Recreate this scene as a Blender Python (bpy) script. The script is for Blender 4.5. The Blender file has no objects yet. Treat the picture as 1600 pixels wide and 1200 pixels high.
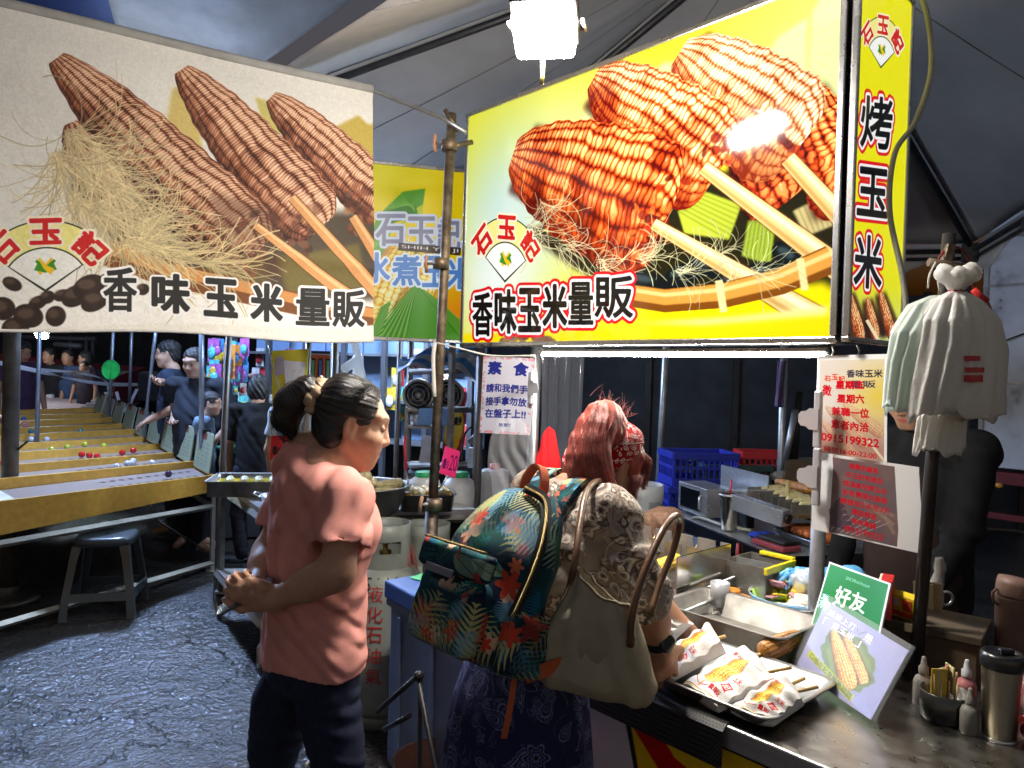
# Night-market roasted-corn stall, rebuilt as a 3D place (Blender 4.5)
import bpy, bmesh, math, random
import numpy as np
from mathutils import Vector, Matrix
for _c in (bpy.data.objects, bpy.data.meshes, bpy.data.materials, bpy.data.lights, bpy.data.cameras):
 for _o in list(_c): _c.remove(_o)
SC = bpy.context.scene
COL = SC.collection
random.seed(7); RNG = np.random.default_rng(11)
# ---------------------------------------------------------------- camera
CAM_H, F, PITCH, ROLL = 1.6, 1150.0, math.radians(0.95), math.radians(1.6)
cam = bpy.data.cameras.new('camera'); camo = bpy.data.objects.new('camera', cam); COL.objects.link(camo)
cam.sensor_width = 36; cam.lens = 36 * F / 1600; cam.clip_start = .02; cam.clip_end = 500
CAMM = Matrix.Translation((0, 0, CAM_H)) @ Matrix.Rotation(math.pi/2 - PITCH, 4, 'X') @ Matrix.Rotation(ROLL, 4, 'Z')
camo.matrix_world = CAMM; SC.camera = camo
_R = np.array(CAMM.to_3x3()); CR, CU, CF = _R[:, 0], _R[:, 1], -_R[:, 2]; CP = np.array([0, 0, CAM_H])
# ---------------------------------------------------------------- night sky, exposure
wd = bpy.data.worlds.new('World'); SC.world = wd; wd.use_nodes = True
_n = wd.node_tree.nodes; _l = wd.node_tree.links
_sky = _n.new('ShaderNodeTexSky'); _sky.sky_type = 'NISHITA'; _sky.sun_disc = False
_sky.sun_elevation = math.radians(-3); _sky.sun_rotation = math.radians(180)
_l.new(_sky.outputs[0], _n['Background'].inputs[0]); _n['Background'].inputs[1].default_value = .44
SC.view_settings.view_transform = 'Standard'; SC.view_settings.look = 'None'
SC.view_settings.exposure = 1.5; SC.view_settings.gamma = 1
SC.render.engine = 'CYCLES'
cy = SC.cycles
cy.use_denoising = True; cy.max_bounces = 8; cy.diffuse_bounces = 3; cy.glossy_bounces = 4
cy.transmission_bounces = 6; cy.transparent_max_bounces = 10; cy.caustics_reflective = False
cy.caustics_refractive = False; cy.sample_clamp_indirect = 4; cy.use_adaptive_sampling = True
cy.adaptive_threshold = .02
# ---------------------------------------------------------------- measuring helpers (photo pixel -> place)
def ray(px, py): return CF + (px - 800) / F * CR - (py - 600) / F * CU
def W(px, py, d): return CP + d * ray(px, py)                       # point at a given distance
def G(px, py, z):                                                    # point at a given height
 r = ray(px, py); return CP + r * ((z - CAM_H) / r[2])
def PX(p):
 q = np.asarray(p, float) - CP; d = q @ CF
 return (800 + F * (q @ CR) / d, 600 - F * (q @ CU) / d, d)
RA, RB = math.radians(-47.9), math.radians(29.4)                     # run of the corn stall, run of the left-hand stalls
SA, NA = np.array([math.cos(RA), math.sin(RA), 0]), np.array([-math.sin(RA), math.cos(RA), 0])
SB, NB = np.array([math.cos(RB), math.sin(RB), 0]), np.array([-math.sin(RB), math.cos(RB), 0])
def A(x, y, z): return SA * x + NA * y + np.array([0, 0, z])
def toA(p): p = np.asarray(p, float); return (p @ SA, p @ NA, p[2])
# ---------------------------------------------------------------- objects
def v3(p): return Vector((float(p[0]), float(p[1]), float(p[2])))
def thing(name, label, cat, loc=(0, 0, 0), rz=0, group=None):
 o = bpy.data.objects.new(name, None); COL.objects.link(o); o.empty_display_size = .05
 o.location = v3(loc); o.rotation_euler = (0, 0, rz)
 return tag(o, label, cat, group)
def tag(o, label, cat, group=None):
 o['label'] = label; o['category'] = cat
 if group: o['group'] = group
 return o
def mmat(t):                                                          # world matrix of a (chain of) parented object(s)
 m = Matrix.Translation(t.location) @ t.rotation_euler.to_matrix().to_4x4()
 return mmat(t.parent) @ m if t.parent else m
class MB:
 def __init__(s): s.v = []; s.f = []; s.uv = {}; s.sm = []
 def add(s, vs, fs, smooth=False, uvs=None):
  b = len(s.v); s.v.extend([tuple(float(c) for c in p) for p in vs])
  for i, f in enumerate(fs):
   if uvs is not None: s.uv[len(s.f)] = uvs[i]
   s.f.append([b + k for k in f]); s.sm.append(smooth)
  return s
 def box(s, c, size, rz=0, R=None, bev=0):
  x, y, z = [q / 2 for q in size]; b = min(bev, x*.9, y*.9, z*.9)
  if R is None: R = Matrix.Rotation(rz, 3, 'Z')
  c = v3(c)
  if b <= 0:
   vs = [(i*x, j*y, k*z) for i in (-1, 1) for j in (-1, 1) for k in (-1, 1)]
   fs = [(0,1,3,2),(4,6,7,5),(0,4,5,1),(2,3,7,6),(0,2,6,4),(1,5,7,3)]
   return s.add([c + R @ Vector(p) for p in vs], fs)
  bm = bmesh.new(); bmesh.ops.create_cube(bm, size=1)
  for q in bm.verts: q.co = Vector((q.co.x*2*x, q.co.y*2*y, q.co.z*2*z))
  bmesh.ops.bevel(bm, geom=bm.edges[:], offset=b, segments=2, affect='EDGES', profile=.5)
  bm.verts.index_update(); vs = [c + R @ q.co for q in bm.verts]; fs = [[q.index for q in f.verts] for f in bm.faces]
  bm.free(); return s.add(vs, fs)
 def tube(s, pts, r, n=10, cap=True, smooth=True, closed=False):
  pts = [v3(p) for p in pts]; m = len(pts); rs = r if hasattr(r, '__len__') else [r]*m
  T = []
  for i in range(m):
   a = pts[(i-1) % m] if closed or i > 0 else pts[i]; b = pts[(i+1) % m] if closed or i < m-1 else pts[i]
   T.append((b - a).normalized())
  up = Vector((0, 0, 1)) if abs(T[0].z) < .9 else Vector((1, 0, 0))
  N = (up - T[0]*up.dot(T[0])).normalized(); vs = []; fs = []
  for i in range(m):
   N = (N - T[i]*N.dot(T[i])).normalized(); B = T[i].cross(N)
   for k in range(n):
    a = 2*math.pi*k/n; vs.append(pts[i] + (N*math.cos(a) + B*math.sin(a))*rs[i])
  for i in range(m if closed else m-1):
   j = (i+1) % m
   for k in range(n): fs.append((i*n+k, i*n+(k+1) % n, j*n+(k+1) % n, j*n+k))
  s.add(vs, fs, smooth)
  if cap and not closed:
   s.add(vs[:n], [tuple(range(n-1, -1, -1))]); s.add(vs[-n:], [tuple(range(n))])
  return s
 def cyl(s, a, b, r, r2=None, n=20, cap=True): return s.tube([a, b], [r, r if r2 is None else r2], n, cap)
 def lathe(s, c, prof, n=32, R=None, sx=1, sy=1):                   # prof: (r, z)
  c = v3(c); R = R or Matrix.Identity(3); vs = []; fs = []
  for (r, z) in prof:
   for k in range(n):
    a = 2*math.pi*k/n; vs.append(c + R @ Vector((r*math.cos(a)*sx, r*math.sin(a)*sy, z)))
  for i in range(len(prof)-1):
   for k in range(n): fs.append((i*n+k, i*n+(k+1) % n, (i+1)*n+(k+1) % n, (i+1)*n+k))
  return s.add(vs, fs, True)
 def prism(s, poly, h, M4=None):                                    # polygon in XY, extruded along +Z
  M4 = M4 or Matrix.Identity(4); n = len(poly)
  vs = [M4 @ Vector((p[0], p[1], 0)) for p in poly] + [M4 @ Vector((p[0], p[1], h)) for p in poly]
  fs = [tuple(range(n-1, -1, -1)), tuple(range(n, 2*n))] + [(i, (i+1) % n, n+(i+1) % n, n+i) for i in range(n)]
  return s.add(vs, fs)
 def quad(s, a, b, c, d): return s.add([a, b, c, d], [(0, 1, 2, 3)], False, [[(0, 1), (1, 1), (1, 0), (0, 0)]])  # tl tr br bl
 def grid(s, fn, nu, nv, uv=True, smooth=True, flip=False):         # fn(u,v) -> point
  vs = [fn(i/nu, j/nv) for j in range(nv+1) for i in range(nu+1)]; fs = []; us = []
  for j in range(nv):
   for i in range(nu):
    a = j*(nu+1)+i; q = [a, a+1, a+nu+2, a+nu+1]
    t = [(i/nu, 1-j/nv), ((i+1)/nu, 1-j/nv), ((i+1)/nu, 1-(j+1)/nv), (i/nu, 1-(j+1)/nv)]
    if flip: q.reverse(); t.reverse()
    fs.append(q); us.append(t)
  return s.add(vs, fs, smooth, us if uv else None)
 def ball(s, c, r, n=14, m=9, R=None):
  rr = (r, r, r) if not hasattr(r, '__len__') else r; R = R or Matrix.Identity(3); c = v3(c)
  vs = [c + R @ Vector((rr[0]*math.sin(math.pi*j/m)*math.cos(2*math.pi*i/n), rr[1]*math.sin(math.pi*j/m)*math.sin(2*math.pi*i/n), rr[2]*math.cos(math.pi*j/m))) for j in range(m+1) for i in range(n)]
  return s.add(vs, [(j*n+i, (j+1)*n+i, (j+1)*n+(i+1) % n, j*n+(i+1) % n) for j in range(m) for i in range(n)], True)
def mesh_from(name, v, f, smooth=True):
 me = bpy.data.meshes.new(name); me.from_pydata([tuple(map(float, p)) for p in v], [], [tuple(map(int, q)) for q in f])
 me.polygons.foreach_set('use_smooth', [smooth]*len(me.polygons)); me.update(); return me
def part(name, mb, mat, parent=None, world=False):
 """links ONE mesh object; world=True: vertices are given in world space"""
 if isinstance(mb, bpy.types.Mesh): me = mb
 else:
  me = bpy.data.meshes.new(name); me.from_pydata(mb.v, [], mb.f)
  if mb.uv:
   ul = me.uv_layers.new(name='UVMap')
   for p in me.polygons:
    t = mb.uv.get(p.index)
    if t:
     for k, li in enumerate(p.loop_indices): ul.data[li].uv = t[k]
  me.polygons.foreach_set('use_smooth', mb.sm); me.validate(); me.update()
  bm = bmesh.new(); bm.from_mesh(me); bmesh.ops.remove_doubles(bm, verts=bm.verts[:], dist=1e-5)
  if not mb.uv: bmesh.ops.recalc_face_normals(bm, faces=bm.faces[:])
  bm.to_mesh(me); bm.free()
 if world and parent is not None: me.transform(mmat(parent).inverted())
 o = bpy.data.objects.new(name, me); COL.objects.link(o)
 if mat: me.materials.append(mat)
 if parent: o.parent = parent
 return o
def solo(name, mb, mat, label, cat, group=None, loc=None):            # a thing that is one mesh; loc: its base, in world space
 o = part(name, mb, mat)
 if loc is not None:
  o.data.transform(Matrix.Translation(-v3(loc))); o.location = v3(loc)
 return tag(o, label, cat, group)
def struct(name, mb, mat, kind='structure'):
 o = part(name, mb, mat); o['kind'] = kind; return o
def copy_tree(o, parent=None):
 c = o.copy(); COL.objects.link(c)
 if parent: c.parent = parent
 for ch in list(o.children): copy_tree(ch, c)
 return c
# ---------------------------------------------------------------- materials
def _nt(name):
 m = bpy.data.materials.new(name); m.use_nodes = True; nt = m.node_tree
 return m, nt, nt.nodes['Principled BSDF']
def _noise(nt, scale, detail=4, rough=.55, coord='Object', stretch=None, dist=0):
 tc = nt.nodes.new('ShaderNodeTexCoord'); no = nt.nodes.new('ShaderNodeTexNoise')
 no.inputs['Scale'].default_value = scale; no.inputs['Detail'].default_value = detail
 no.inputs['Roughness'].default_value = rough; no.inputs['Distortion'].default_value = dist
 if stretch:
  mp = nt.nodes.new('ShaderNodeMapping'); mp.inputs['Scale'].default_value = stretch
  nt.links.new(tc.outputs[coord], mp.inputs[0]); nt.links.new(mp.outputs[0], no.inputs[0])
 else: nt.links.new(tc.outputs[coord], no.inputs[0])
 return no
def _ramp(nt, src, stops):
 r = nt.nodes.new('ShaderNodeValToRGB'); e = r.color_ramp.elements
 while len(e) < len(stops): e.new(.5)
 for i, (p, c) in enumerate(stops): e[i].position = p; e[i].color = (*c, 1) if len(c) == 3 else c
 nt.links.new(src, r.inputs[0]); return r
MATS = {}
def M(name, col=(.5, .5, .5), rough=.5, metal=0, var=.18, vs=9, bump=.08, bs=60, spec=.5, emis=0, alpha=1, trans=0,
 sss=0, coat=0, stretch=None, dirt=None, aniso=0, thin=False):
 if name in MATS: return MATS[name]
 m, nt, b = _nt(name); MATS[name] = m; L = nt.links
 no = _noise(nt, vs, 5, .6, stretch=stretch)
 lo = tuple(max(0, c*(1-var)) for c in col); hi = tuple(min(1, c*(1+var)) for c in col)
 st = [(.3, lo), (.7, hi)]
 if dirt: st = [(.28, dirt), (.42, lo), (.75, hi)]
 r = _ramp(nt, no.outputs['Fac'], st); L.new(r.outputs[0], b.inputs['Base Color'])
 rr = nt.nodes.new('ShaderNodeMapRange'); L.new(no.outputs['Fac'], rr.inputs[0])
 rr.inputs['To Min'].default_value = max(.02, rough*1.25); rr.inputs['To Max'].default_value = max(.02, rough*.75)
 L.new(rr.outputs[0], b.inputs['Roughness'])
 b.inputs['Metallic'].default_value = metal; b.inputs['Specular IOR Level'].default_value = spec
 b.inputs['Alpha'].default_value = alpha; b.inputs['Transmission Weight'].default_value = trans
 b.inputs['Coat Weight'].default_value = coat; b.inputs['Anisotropic'].default_value = aniso
 if sss:
  b.inputs['Subsurface Weight'].default_value = sss; b.inputs['Subsurface Radius'].default_value = (.012, .005, .003)
  b.inputs['Subsurface Scale'].default_value = 1
 if emis:
  L.new(r.outputs[0], b.inputs['Emission Color']); b.inputs['Emission Strength'].default_value = emis
 if bump:
  n2 = _noise(nt, bs, 4, .6, stretch=stretch); bp = nt.nodes.new('ShaderNodeBump'); bp.inputs['Strength'].default_value = bump
  bp.inputs['Distance'].default_value = .01; L.new(n2.outputs['Fac'], bp.inputs['Height']); L.new(bp.outputs[0], b.inputs['Normal'])
 return m
def print_mat(name, img, rough=.45, emis=0, bump=0, bs=20, spec=.4, coat=0, alpha=1, trans=0, metal=0):
 m, nt, b = _nt(name); L = nt.links
 t = nt.nodes.new('ShaderNodeTexImage'); t.image = img; t.extension = 'EXTEND'; t.interpolation = 'Cubic'
 uv = nt.nodes.new('ShaderNodeUVMap'); L.new(uv.outputs[0], t.inputs[0])
 if emis:                                                             # back-lit film: it passes light and reflects little
  dk = nt.nodes.new('ShaderNodeMixRGB'); dk.blend_type = 'MULTIPLY'; dk.inputs[0].default_value = 1; dk.inputs[2].default_value = (.25, .25, .25, 1); L.new(t.outputs[0], dk.inputs[1]); L.new(dk.outputs[0], b.inputs['Base Color'])
 else: L.new(t.outputs[0], b.inputs['Base Color'])
 b.inputs['Roughness'].default_value = rough
 b.inputs['Specular IOR Level'].default_value = spec; b.inputs['Coat Weight'].default_value = coat
 b.inputs['Coat Roughness'].default_value = .05; b.inputs['Metallic'].default_value = metal
 b.inputs['Transmission Weight'].default_value = trans
 if emis: L.new(t.outputs[0], b.inputs['Emission Color']); b.inputs['Emission Strength'].default_value = emis
 if bump:
  n2 = _noise(nt, bs, 3, .5); bp = nt.nodes.new('ShaderNodeBump'); bp.inputs['Strength'].default_value = bump
  bp.inputs['Distance'].default_value = .02; L.new(n2.outputs['Fac'], bp.inputs['Height']); L.new(bp.outputs[0], b.inputs['Normal'])
 return m
# ---------------------------------------------------------------- printed artwork (drawn here, number by number)
def hom(src, dst):
 Am = []; bv = []
 for (x, y), (u, v) in zip(src, dst):
  Am += [[x, y, 1, 0, 0, 0, -u*x, -u*y], [0, 0, 0, x, y, 1, -v*x, -v*y]]; bv += [u, v]
 return np.append(np.linalg.solve(np.array(Am, float), np.array(bv, float)), 1).reshape(3, 3)
def hap(Hm, pts):
 p = np.asarray(pts, float).reshape(-1, 2); q = np.c_[p, np.ones(len(p))] @ Hm.T; return q[:, :2] / q[:, 2:]
_GL = {}
def glyphs(body):
 if body not in _GL:
  c = bpy.data.curves.new('lettering', 'FONT'); c.body = body; o = bpy.data.objects.new('lettering', c)
  me = o.to_mesh(); V = np.array([v.co[:2] for v in me.vertices]); T = []
  for p in me.polygons:
   q = list(p.vertices); T += [(q[0], q[i], q[i+1]) for i in range(1, len(q)-1)]
  o.to_mesh_clear(); bpy.data.objects.remove(o); bpy.data.curves.remove(c)
  lo, hi = V.min(0), V.max(0); V = (V - lo) / np.maximum(hi - lo, 1e-6); V[:, 1] = 1 - V[:, 1]
  _GL[body] = (V, np.array(T), (hi - lo))
 return _GL[body]
def dilate(m, r):
 if r <= 0: return m
 o = m.copy(); r0 = 0
 for rr in np.linspace(r, 0, max(1, int(r/2)+1))[:-1]:
  for a in np.linspace(0, 2*np.pi, max(8, int(rr*3)), endpoint=False):
   dx, dy = int(round(rr*math.cos(a))), int(round(rr*math.sin(a)))
   s = np.roll(np.roll(m, dx, 1), dy, 0); np.maximum(o, s, out=o)
 return o
def blur(m, r):
 r = int(r)
 if r < 1: return m
 for _ in range(2):
  for ax in (0, 1):
   p = np.concatenate([np.repeat(m.take([0], ax), r, ax), m, np.repeat(m.take([-1], ax), r, ax)], ax)
   c = np.cumsum(p, ax, dtype=np.float64); z = np.zeros_like(c.take([0], ax)); c = np.concatenate([z, c], ax)
   n = m.shape[ax]; m = ((c.take(range(2*r+1, 2*r+1+n), ax) - c.take(range(0, n), ax)) / (2*r+1)).astype(np.float32)
 return m
def vnoise(h, w, cells, seed=0, oct=4):
 r = np.random.default_rng(seed); out = np.zeros((h, w), np.float32); amp = 1; tot = 0
 for o in range(oct):
  ny = max(2, int(cells*h/max(h, w))+2); nx = max(2, int(cells*w/max(h, w))+2); g = r.random((ny+1, nx+1)).astype(np.float32)
  y = np.linspace(0, ny-1.001, h); x = np.linspace(0, nx-1.001, w); yi = y.astype(int); xi = x.astype(int)
  fy = (y-yi)[:, None]; fx = (x-xi)[None]; fy = fy*fy*(3-2*fy); fx = fx*fx*(3-2*fx)
  a = g[yi][:, xi]; b = g[yi][:, xi+1]; c = g[yi+1][:, xi]; d = g[yi+1][:, xi+1]
  out += amp*((a*(1-fx)+b*fx)*(1-fy)+(c*(1-fx)+d*fx)*fy); tot += amp; amp *= .5; cells *= 2
 return out/tot
class Cv:
 def __init__(s, w, h, bg=(1, 1, 1), H=None):
  s.w, s.h, s.H = w, h, H; s.a = np.empty((h, w, 3), np.float32); s.a[:] = bg; s.r = np.random.default_rng(3); s.fx = (0, 1)
 def pt(s, p):
  p = np.asarray(p, float).reshape(-1, 2).copy(); p[:, 0] = s.fx[0] + (p[:, 0]-s.fx[0])*s.fx[1]
  return hap(s.H, p) if s.H is not None else p
 def yx(s): return np.mgrid[0:s.h, 0:s.w].astype(np.float32)
 def put(s, m, col, al=1, off=(0, 0)):
  y0, x0 = off; h, w = m.shape; v = s.a[y0:y0+h, x0:x0+w]; m = (m*al)[..., None]; v[:] = v*(1-m) + np.asarray(col, np.float32)*m
 def poly(s, pts, col, al=1, soft=0, ss=2):
  p = s.pt(pts); pad = 2+int(soft)*2; x0, y0 = np.maximum(np.floor(p.min(0))-pad, 0).astype(int); x1, y1 = np.minimum(np.ceil(p.max(0))+pad, [s.w, s.h]).astype(int)
  if x1 <= x0 or y1 <= y0: return s
  if soft >= 2: ss = 1
  X = (np.arange(0, (x1-x0)*ss)[None]+.5)/ss + x0; Y = (np.arange(0, (y1-y0)*ss)[:, None]+.5)/ss + y0; ins = np.zeros(((y1-y0)*ss, (x1-x0)*ss), bool)
  for (ax, ay), (bx, by) in zip(p, np.roll(p, -1, 0)):
   if ay == by: continue
   j0, j1 = [int(np.clip(math.ceil((q-y0)*ss-.5), 0, ins.shape[0])) for q in (min(ay, by), max(ay, by))]
   if j1 > j0: ins[j0:j1] ^= X < ax + (Y[j0:j1]-ay)*(bx-ax)/(by-ay)
  m = ins.astype(np.float32).reshape(y1-y0, ss, x1-x0, ss).mean((1, 3))
  s.put(blur(m, soft) if soft else m, col, al, (y0, x0)); return s
 def ell(s, c, rx, ry=None, col=(0, 0, 0), al=1, rot=0, soft=0):
  ry = ry or rx; t = np.linspace(0, 2*np.pi, 40, endpoint=False); x, y = rx*np.cos(t), ry*np.sin(t); a = math.radians(rot)
  return s.poly(np.c_[c[0]+x*math.cos(a)-y*math.sin(a), c[1]+x*math.sin(a)+y*math.cos(a)], col, al, soft)
 def line(s, pts, w, col, al=1, w2=None, soft=0):
  p = np.asarray(pts, float); t = np.gradient(p, axis=0); t /= np.linalg.norm(t, axis=1, keepdims=True)+1e-9; n = np.c_[-t[:, 1], t[:, 0]]
  ws = np.linspace(w, w if w2 is None else w2, len(p))[:, None]/2
  return s.poly(np.r_[p+n*ws, (p-n*ws)[::-1]], col, al, soft)
 def rect(s, x0, y0, x1, y1, col, al=1, soft=0): return s.poly([(x0, y0), (x1, y0), (x1, y1), (x0, y1)], col, al, soft)
 def strands(s, roots, dirs, n, length, col, spread=.5, curl=1.2, w=.8, al=.8):
  for k in range(n):
   i = s.r.integers(len(roots)); p = np.array(roots[i], float) + s.r.normal(0, 6, 2); a = dirs[i] + s.r.normal(0, spread); ca = s.r.normal(0, curl)
   L = length*s.r.uniform(.5, 1.2); st = L/12; pts = [p.copy()]
   for j in range(12):
    p = p + st*np.array([math.cos(a), math.sin(a)]); a += ca/12 + s.r.normal(0, .08); pts.append(p.copy())
   sh = s.r.uniform(.7, 1.1); s.line(pts, w*s.r.uniform(.6, 1.4), np.clip(np.array(col)*sh, 0, 1), al, soft=0)
 def corn(s, p0, p1, width, dark, mid, light, rows=11, kn=30, taper=(.62, 1.0), curve=.35, burn=.4, seed=1, lightdir=-.5, tip=5, base=5, al=1, gain=1.):
  """cob from far tip p0 to near end p1; colours: gaps, body, highlight"""
  q = s.pt([p0, p1, (p0[0]+(p1[1]-p0[1])*.01, p0[1]-(p1[0]-p0[0])*.01)]); P0, P1 = q[0], q[1]
  sc = np.linalg.norm(P1-P0) / math.dist(p0, p1); Wd = width*sc/2; ax = P1-P0; L = np.linalg.norm(ax); ax = ax/L; nx = np.array([-ax[1], ax[0]])
  pad = Wd*1.2; c = np.array([P0-nx*pad, P0+nx*pad, P1-nx*pad, P1+nx*pad]); c = np.r_[c, c-ax*pad*.3, c+ax*pad*.3]
  x0, y0 = np.maximum(np.floor(c.min(0)), 0).astype(int); x1, y1 = np.minimum(np.ceil(c.max(0)), [s.w, s.h]).astype(int)
  if x1 <= x0 or y1 <= y0: return s
  if al == 1: e_ = np.asarray(p1, float)-p0; s.line([p0+e_*.06, p0+e_*.5, p0+e_*.97], width*taper[0]*.98, np.asarray(dark)*.5, .8, width*taper[1]*1.1, 9)
  Y, X = np.mgrid[y0:y1, x0:x1].astype(np.float32); dx, dy = X-P0[0], Y-P0[1]
  t = (dx*ax[0]+dy*ax[1])/L; v = dx*nx[0]+dy*nx[1]; r = np.random.default_rng(seed)
  tc = np.clip(t, 0, 1); wob = 1 + .02*np.sin(tc*37+seed) + .015*np.sin(tc*91)
  wv = Wd*(taper[0]+(taper[1]-taper[0])*tc**.7)*np.clip(1-(1-tc)**tip*.9, 0, 1)**.5*np.clip(1-tc**(base*3)*.8, 0, 1)**.5*wob
  u = v/np.maximum(wv, 1e-3); th = np.arcsin(np.clip(u, -1, 1)); edge = np.clip((1-np.abs(u))*wv/1.2, 0, 1)*np.clip((t+.0)*L/1.5, 0, 1)*np.clip((1-t)*L/1.5, 0, 1)
  n1 = vnoise(y1-y0, x1-x0, 7, seed+40, 3)-.5; n2 = vnoise(y1-y0, x1-x0, 22, seed+41, 3)-.5; rr = th/np.pi*rows + .12*np.sin(tc*9+seed) + .5*n1 + .25*n2; ri = np.floor(rr).astype(int); fr = rr-ri-.5
  kk = tc**.8*kn + 2.0*n1 + 1.2*n2 + curve*kn/12*np.cos(th)*1.2 + r.random(64)[ri % 64]*.45; ki = np.floor(kk).astype(int); fk = kk-ki-.5
  hs = r.random((64, 128))[ri % 64, ki % 128]
  bump = np.clip(1.12-np.abs(2*fr)**2.6*.95-np.abs(2*fk)**2.6*.74, 0, 1); lam = np.clip(np.cos(th-lightdir), 0, 1)
  sh = (.18+.82*bump)*(.28+.72*lam); n = vnoise(y1-y0, x1-x0, 9, seed)
  cm = np.clip(sh*1.15*gain + (hs-.5)*.30 - burn*np.clip(n-.45, 0, 1)*1.6, 0, 1)[..., None]
  d, mi, li = [np.asarray(q, np.float32) for q in (dark, mid, light)]
  col = np.where(cm < .5, d+(mi-d)*cm*2, mi+(li-mi)*(cm-.5)*2)
  spec = np.clip(1-((fr+.1)**2+(fk+.15)**2)*28, 0, 1)*np.clip(lam-.45, 0, 1)*(hs > .35)*1.0; col = col+(1-col)*np.clip(spec, 0, 1)[..., None]*.8
  vw = s.a[y0:y1, x0:x1]; m = (edge*al)[..., None]; vw[:] = vw*(1-m)+col*m; return s
 def text(s, quad, body, col, bold=0, halos=(), al=1):
  """quad: tl, tr, br, bl of the lettering's bounding box; bold and halo radii in photo or canvas units"""
  V, T, sz = glyphs(body); q = s.pt(quad); Hq = hom([(0, 0), (1, 0), (1, 1), (0, 1)], q)
  sc = (np.linalg.norm(q[3]-q[0]) + np.linalg.norm(q[2]-q[1])) / (math.dist(quad[3], quad[0]) + math.dist(quad[2], quad[1]))
  P = hap(Hq, V); pad = int(max([bold]+[h[0] for h in halos])*sc)+4; x0, y0 = np.floor(P.min(0)).astype(int)-pad; x1, y1 = np.ceil(P.max(0)).astype(int)+pad
  ss = 2; m = np.zeros(((y1-y0)*ss, (x1-x0)*ss), np.float32); P = (P-[x0, y0])*ss
  for a, b, c in T:
   A_, B_, C_ = P[a], P[b], P[c]; mn = np.floor(np.minimum(np.minimum(A_, B_), C_)).astype(int); mx = np.ceil(np.maximum(np.maximum(A_, B_), C_)).astype(int)+1
   Y, X = np.mgrid[mn[1]:mx[1], mn[0]:mx[0]]; X = X+.5; Y = Y+.5
   e = lambda p, q: (q[0]-p[0])*(Y-p[1])-(q[1]-p[1])*(X-p[0])
   e0, e1, e2 = e(A_, B_), e(B_, C_), e(C_, A_); ins = ((e0 >= -.01) & (e1 >= -.01) & (e2 >= -.01)) | ((e0 <= .01) & (e1 <= .01) & (e2 <= .01))
   v = m[mn[1]:mx[1], mn[0]:mx[0]]; v[ins[:v.shape[0], :v.shape[1]]] = 1
  def lay(r, cc, a):
   k = dilate(m, r*sc*ss); k = k.reshape(y1-y0, ss, x1-x0, ss).mean((1, 3))
   X0, Y0, X1, Y1 = max(0, x0), max(0, y0), min(s.w, x1), min(s.h, y1)
   if X1 > X0 and Y1 > Y0: s.put(k[Y0-y0:Y1-y0, X0-x0:X1-x0], cc, a, (Y0, X0))
  for r, cc in sorted(halos, key=lambda h: -h[0]): lay(r, cc, al)
  lay(bold, col, al); return s
 def row(s, x0, y0, x1, y1, body, col, bold=0, halos=(), slope=0, al=1):
  return s.text([(x0, y0), (x1, y0+slope), (x1, y1+slope), (x0, y1)], body, col, bold, halos, al)
 def logo(s, c, R, rot=0, txt=(.80, .1, .1), sx=1):
  """fan badge: cream band with three red characters above a white fan and two crossed cobs"""
  s.fx = (c[0], sx); cx, cy = c; a0, a1 = math.radians(-145+rot), math.radians(-35+rot); t = np.linspace(a0, a1, 24)
  arc = lambda r: [(cx+r*math.cos(a), cy+r*math.sin(a)) for a in t]
  s.poly([(cx, cy+R*.02)]+arc(R*1.02), (.12, .16, .12)); s.poly([(cx, cy-.02*R)]+arc(R), (.96, .97, .95)); s.poly(arc(R*.62)+arc(R)[::-1], (.95, .92, .55))
  s.line(arc(R*.62), R*.02, (.12, .16, .12))
  for ch, f in zip('石玉記', (-.345*.98, 0, .345)):
   a = math.radians(-90+rot)+f*2.35; r0, r1, hw = R*.68, R*1.03, R*.235; ca, sa = math.cos(a), math.sin(a); tx, ty = -sa, ca
   q = [(cx+ca*r1-tx*hw, cy+sa*r1-ty*hw), (cx+ca*r1+tx*hw, cy+sa*r1+ty*hw), (cx+ca*r0+tx*hw*.86, cy+sa*r0+ty*hw*.86), (cx+ca*r0-tx*hw*.86, cy+sa*r0-ty*hw*.86)]
   s.text(q, ch, txt, R*.016, [(R*.05, (.98, .93, .82))])
  e = lambda x, y: (cx+R*(x*math.cos(math.radians(rot))-y*math.sin(math.radians(rot))), cy+R*(x*math.sin(math.radians(rot))+y*math.cos(math.radians(rot))))
  for g in (-1, 1):
   s.line([e(-.13*g, -.36), e(0, -.3), e(.13*g, -.44)], R*.13, (.2, .55, .12), w2=R*.04)
   s.line([e(.1*g, -.27), e(0, -.34), e(-.09*g, -.47)], R*.1, (.96, .76, .1), w2=R*.03)
  s.fx = (0, 1); return s
 def image(s, name):
  im = bpy.data.images.new(name, s.w, s.h, alpha=False); im.colorspace_settings.name = 'sRGB'
  px = np.ones((s.h, s.w, 4), np.float32); px[..., :3] = np.clip(s.a[::-1], 0, 1); im.pixels.foreach_set(px.ravel()); im.update(); im.pack(); return im
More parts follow.
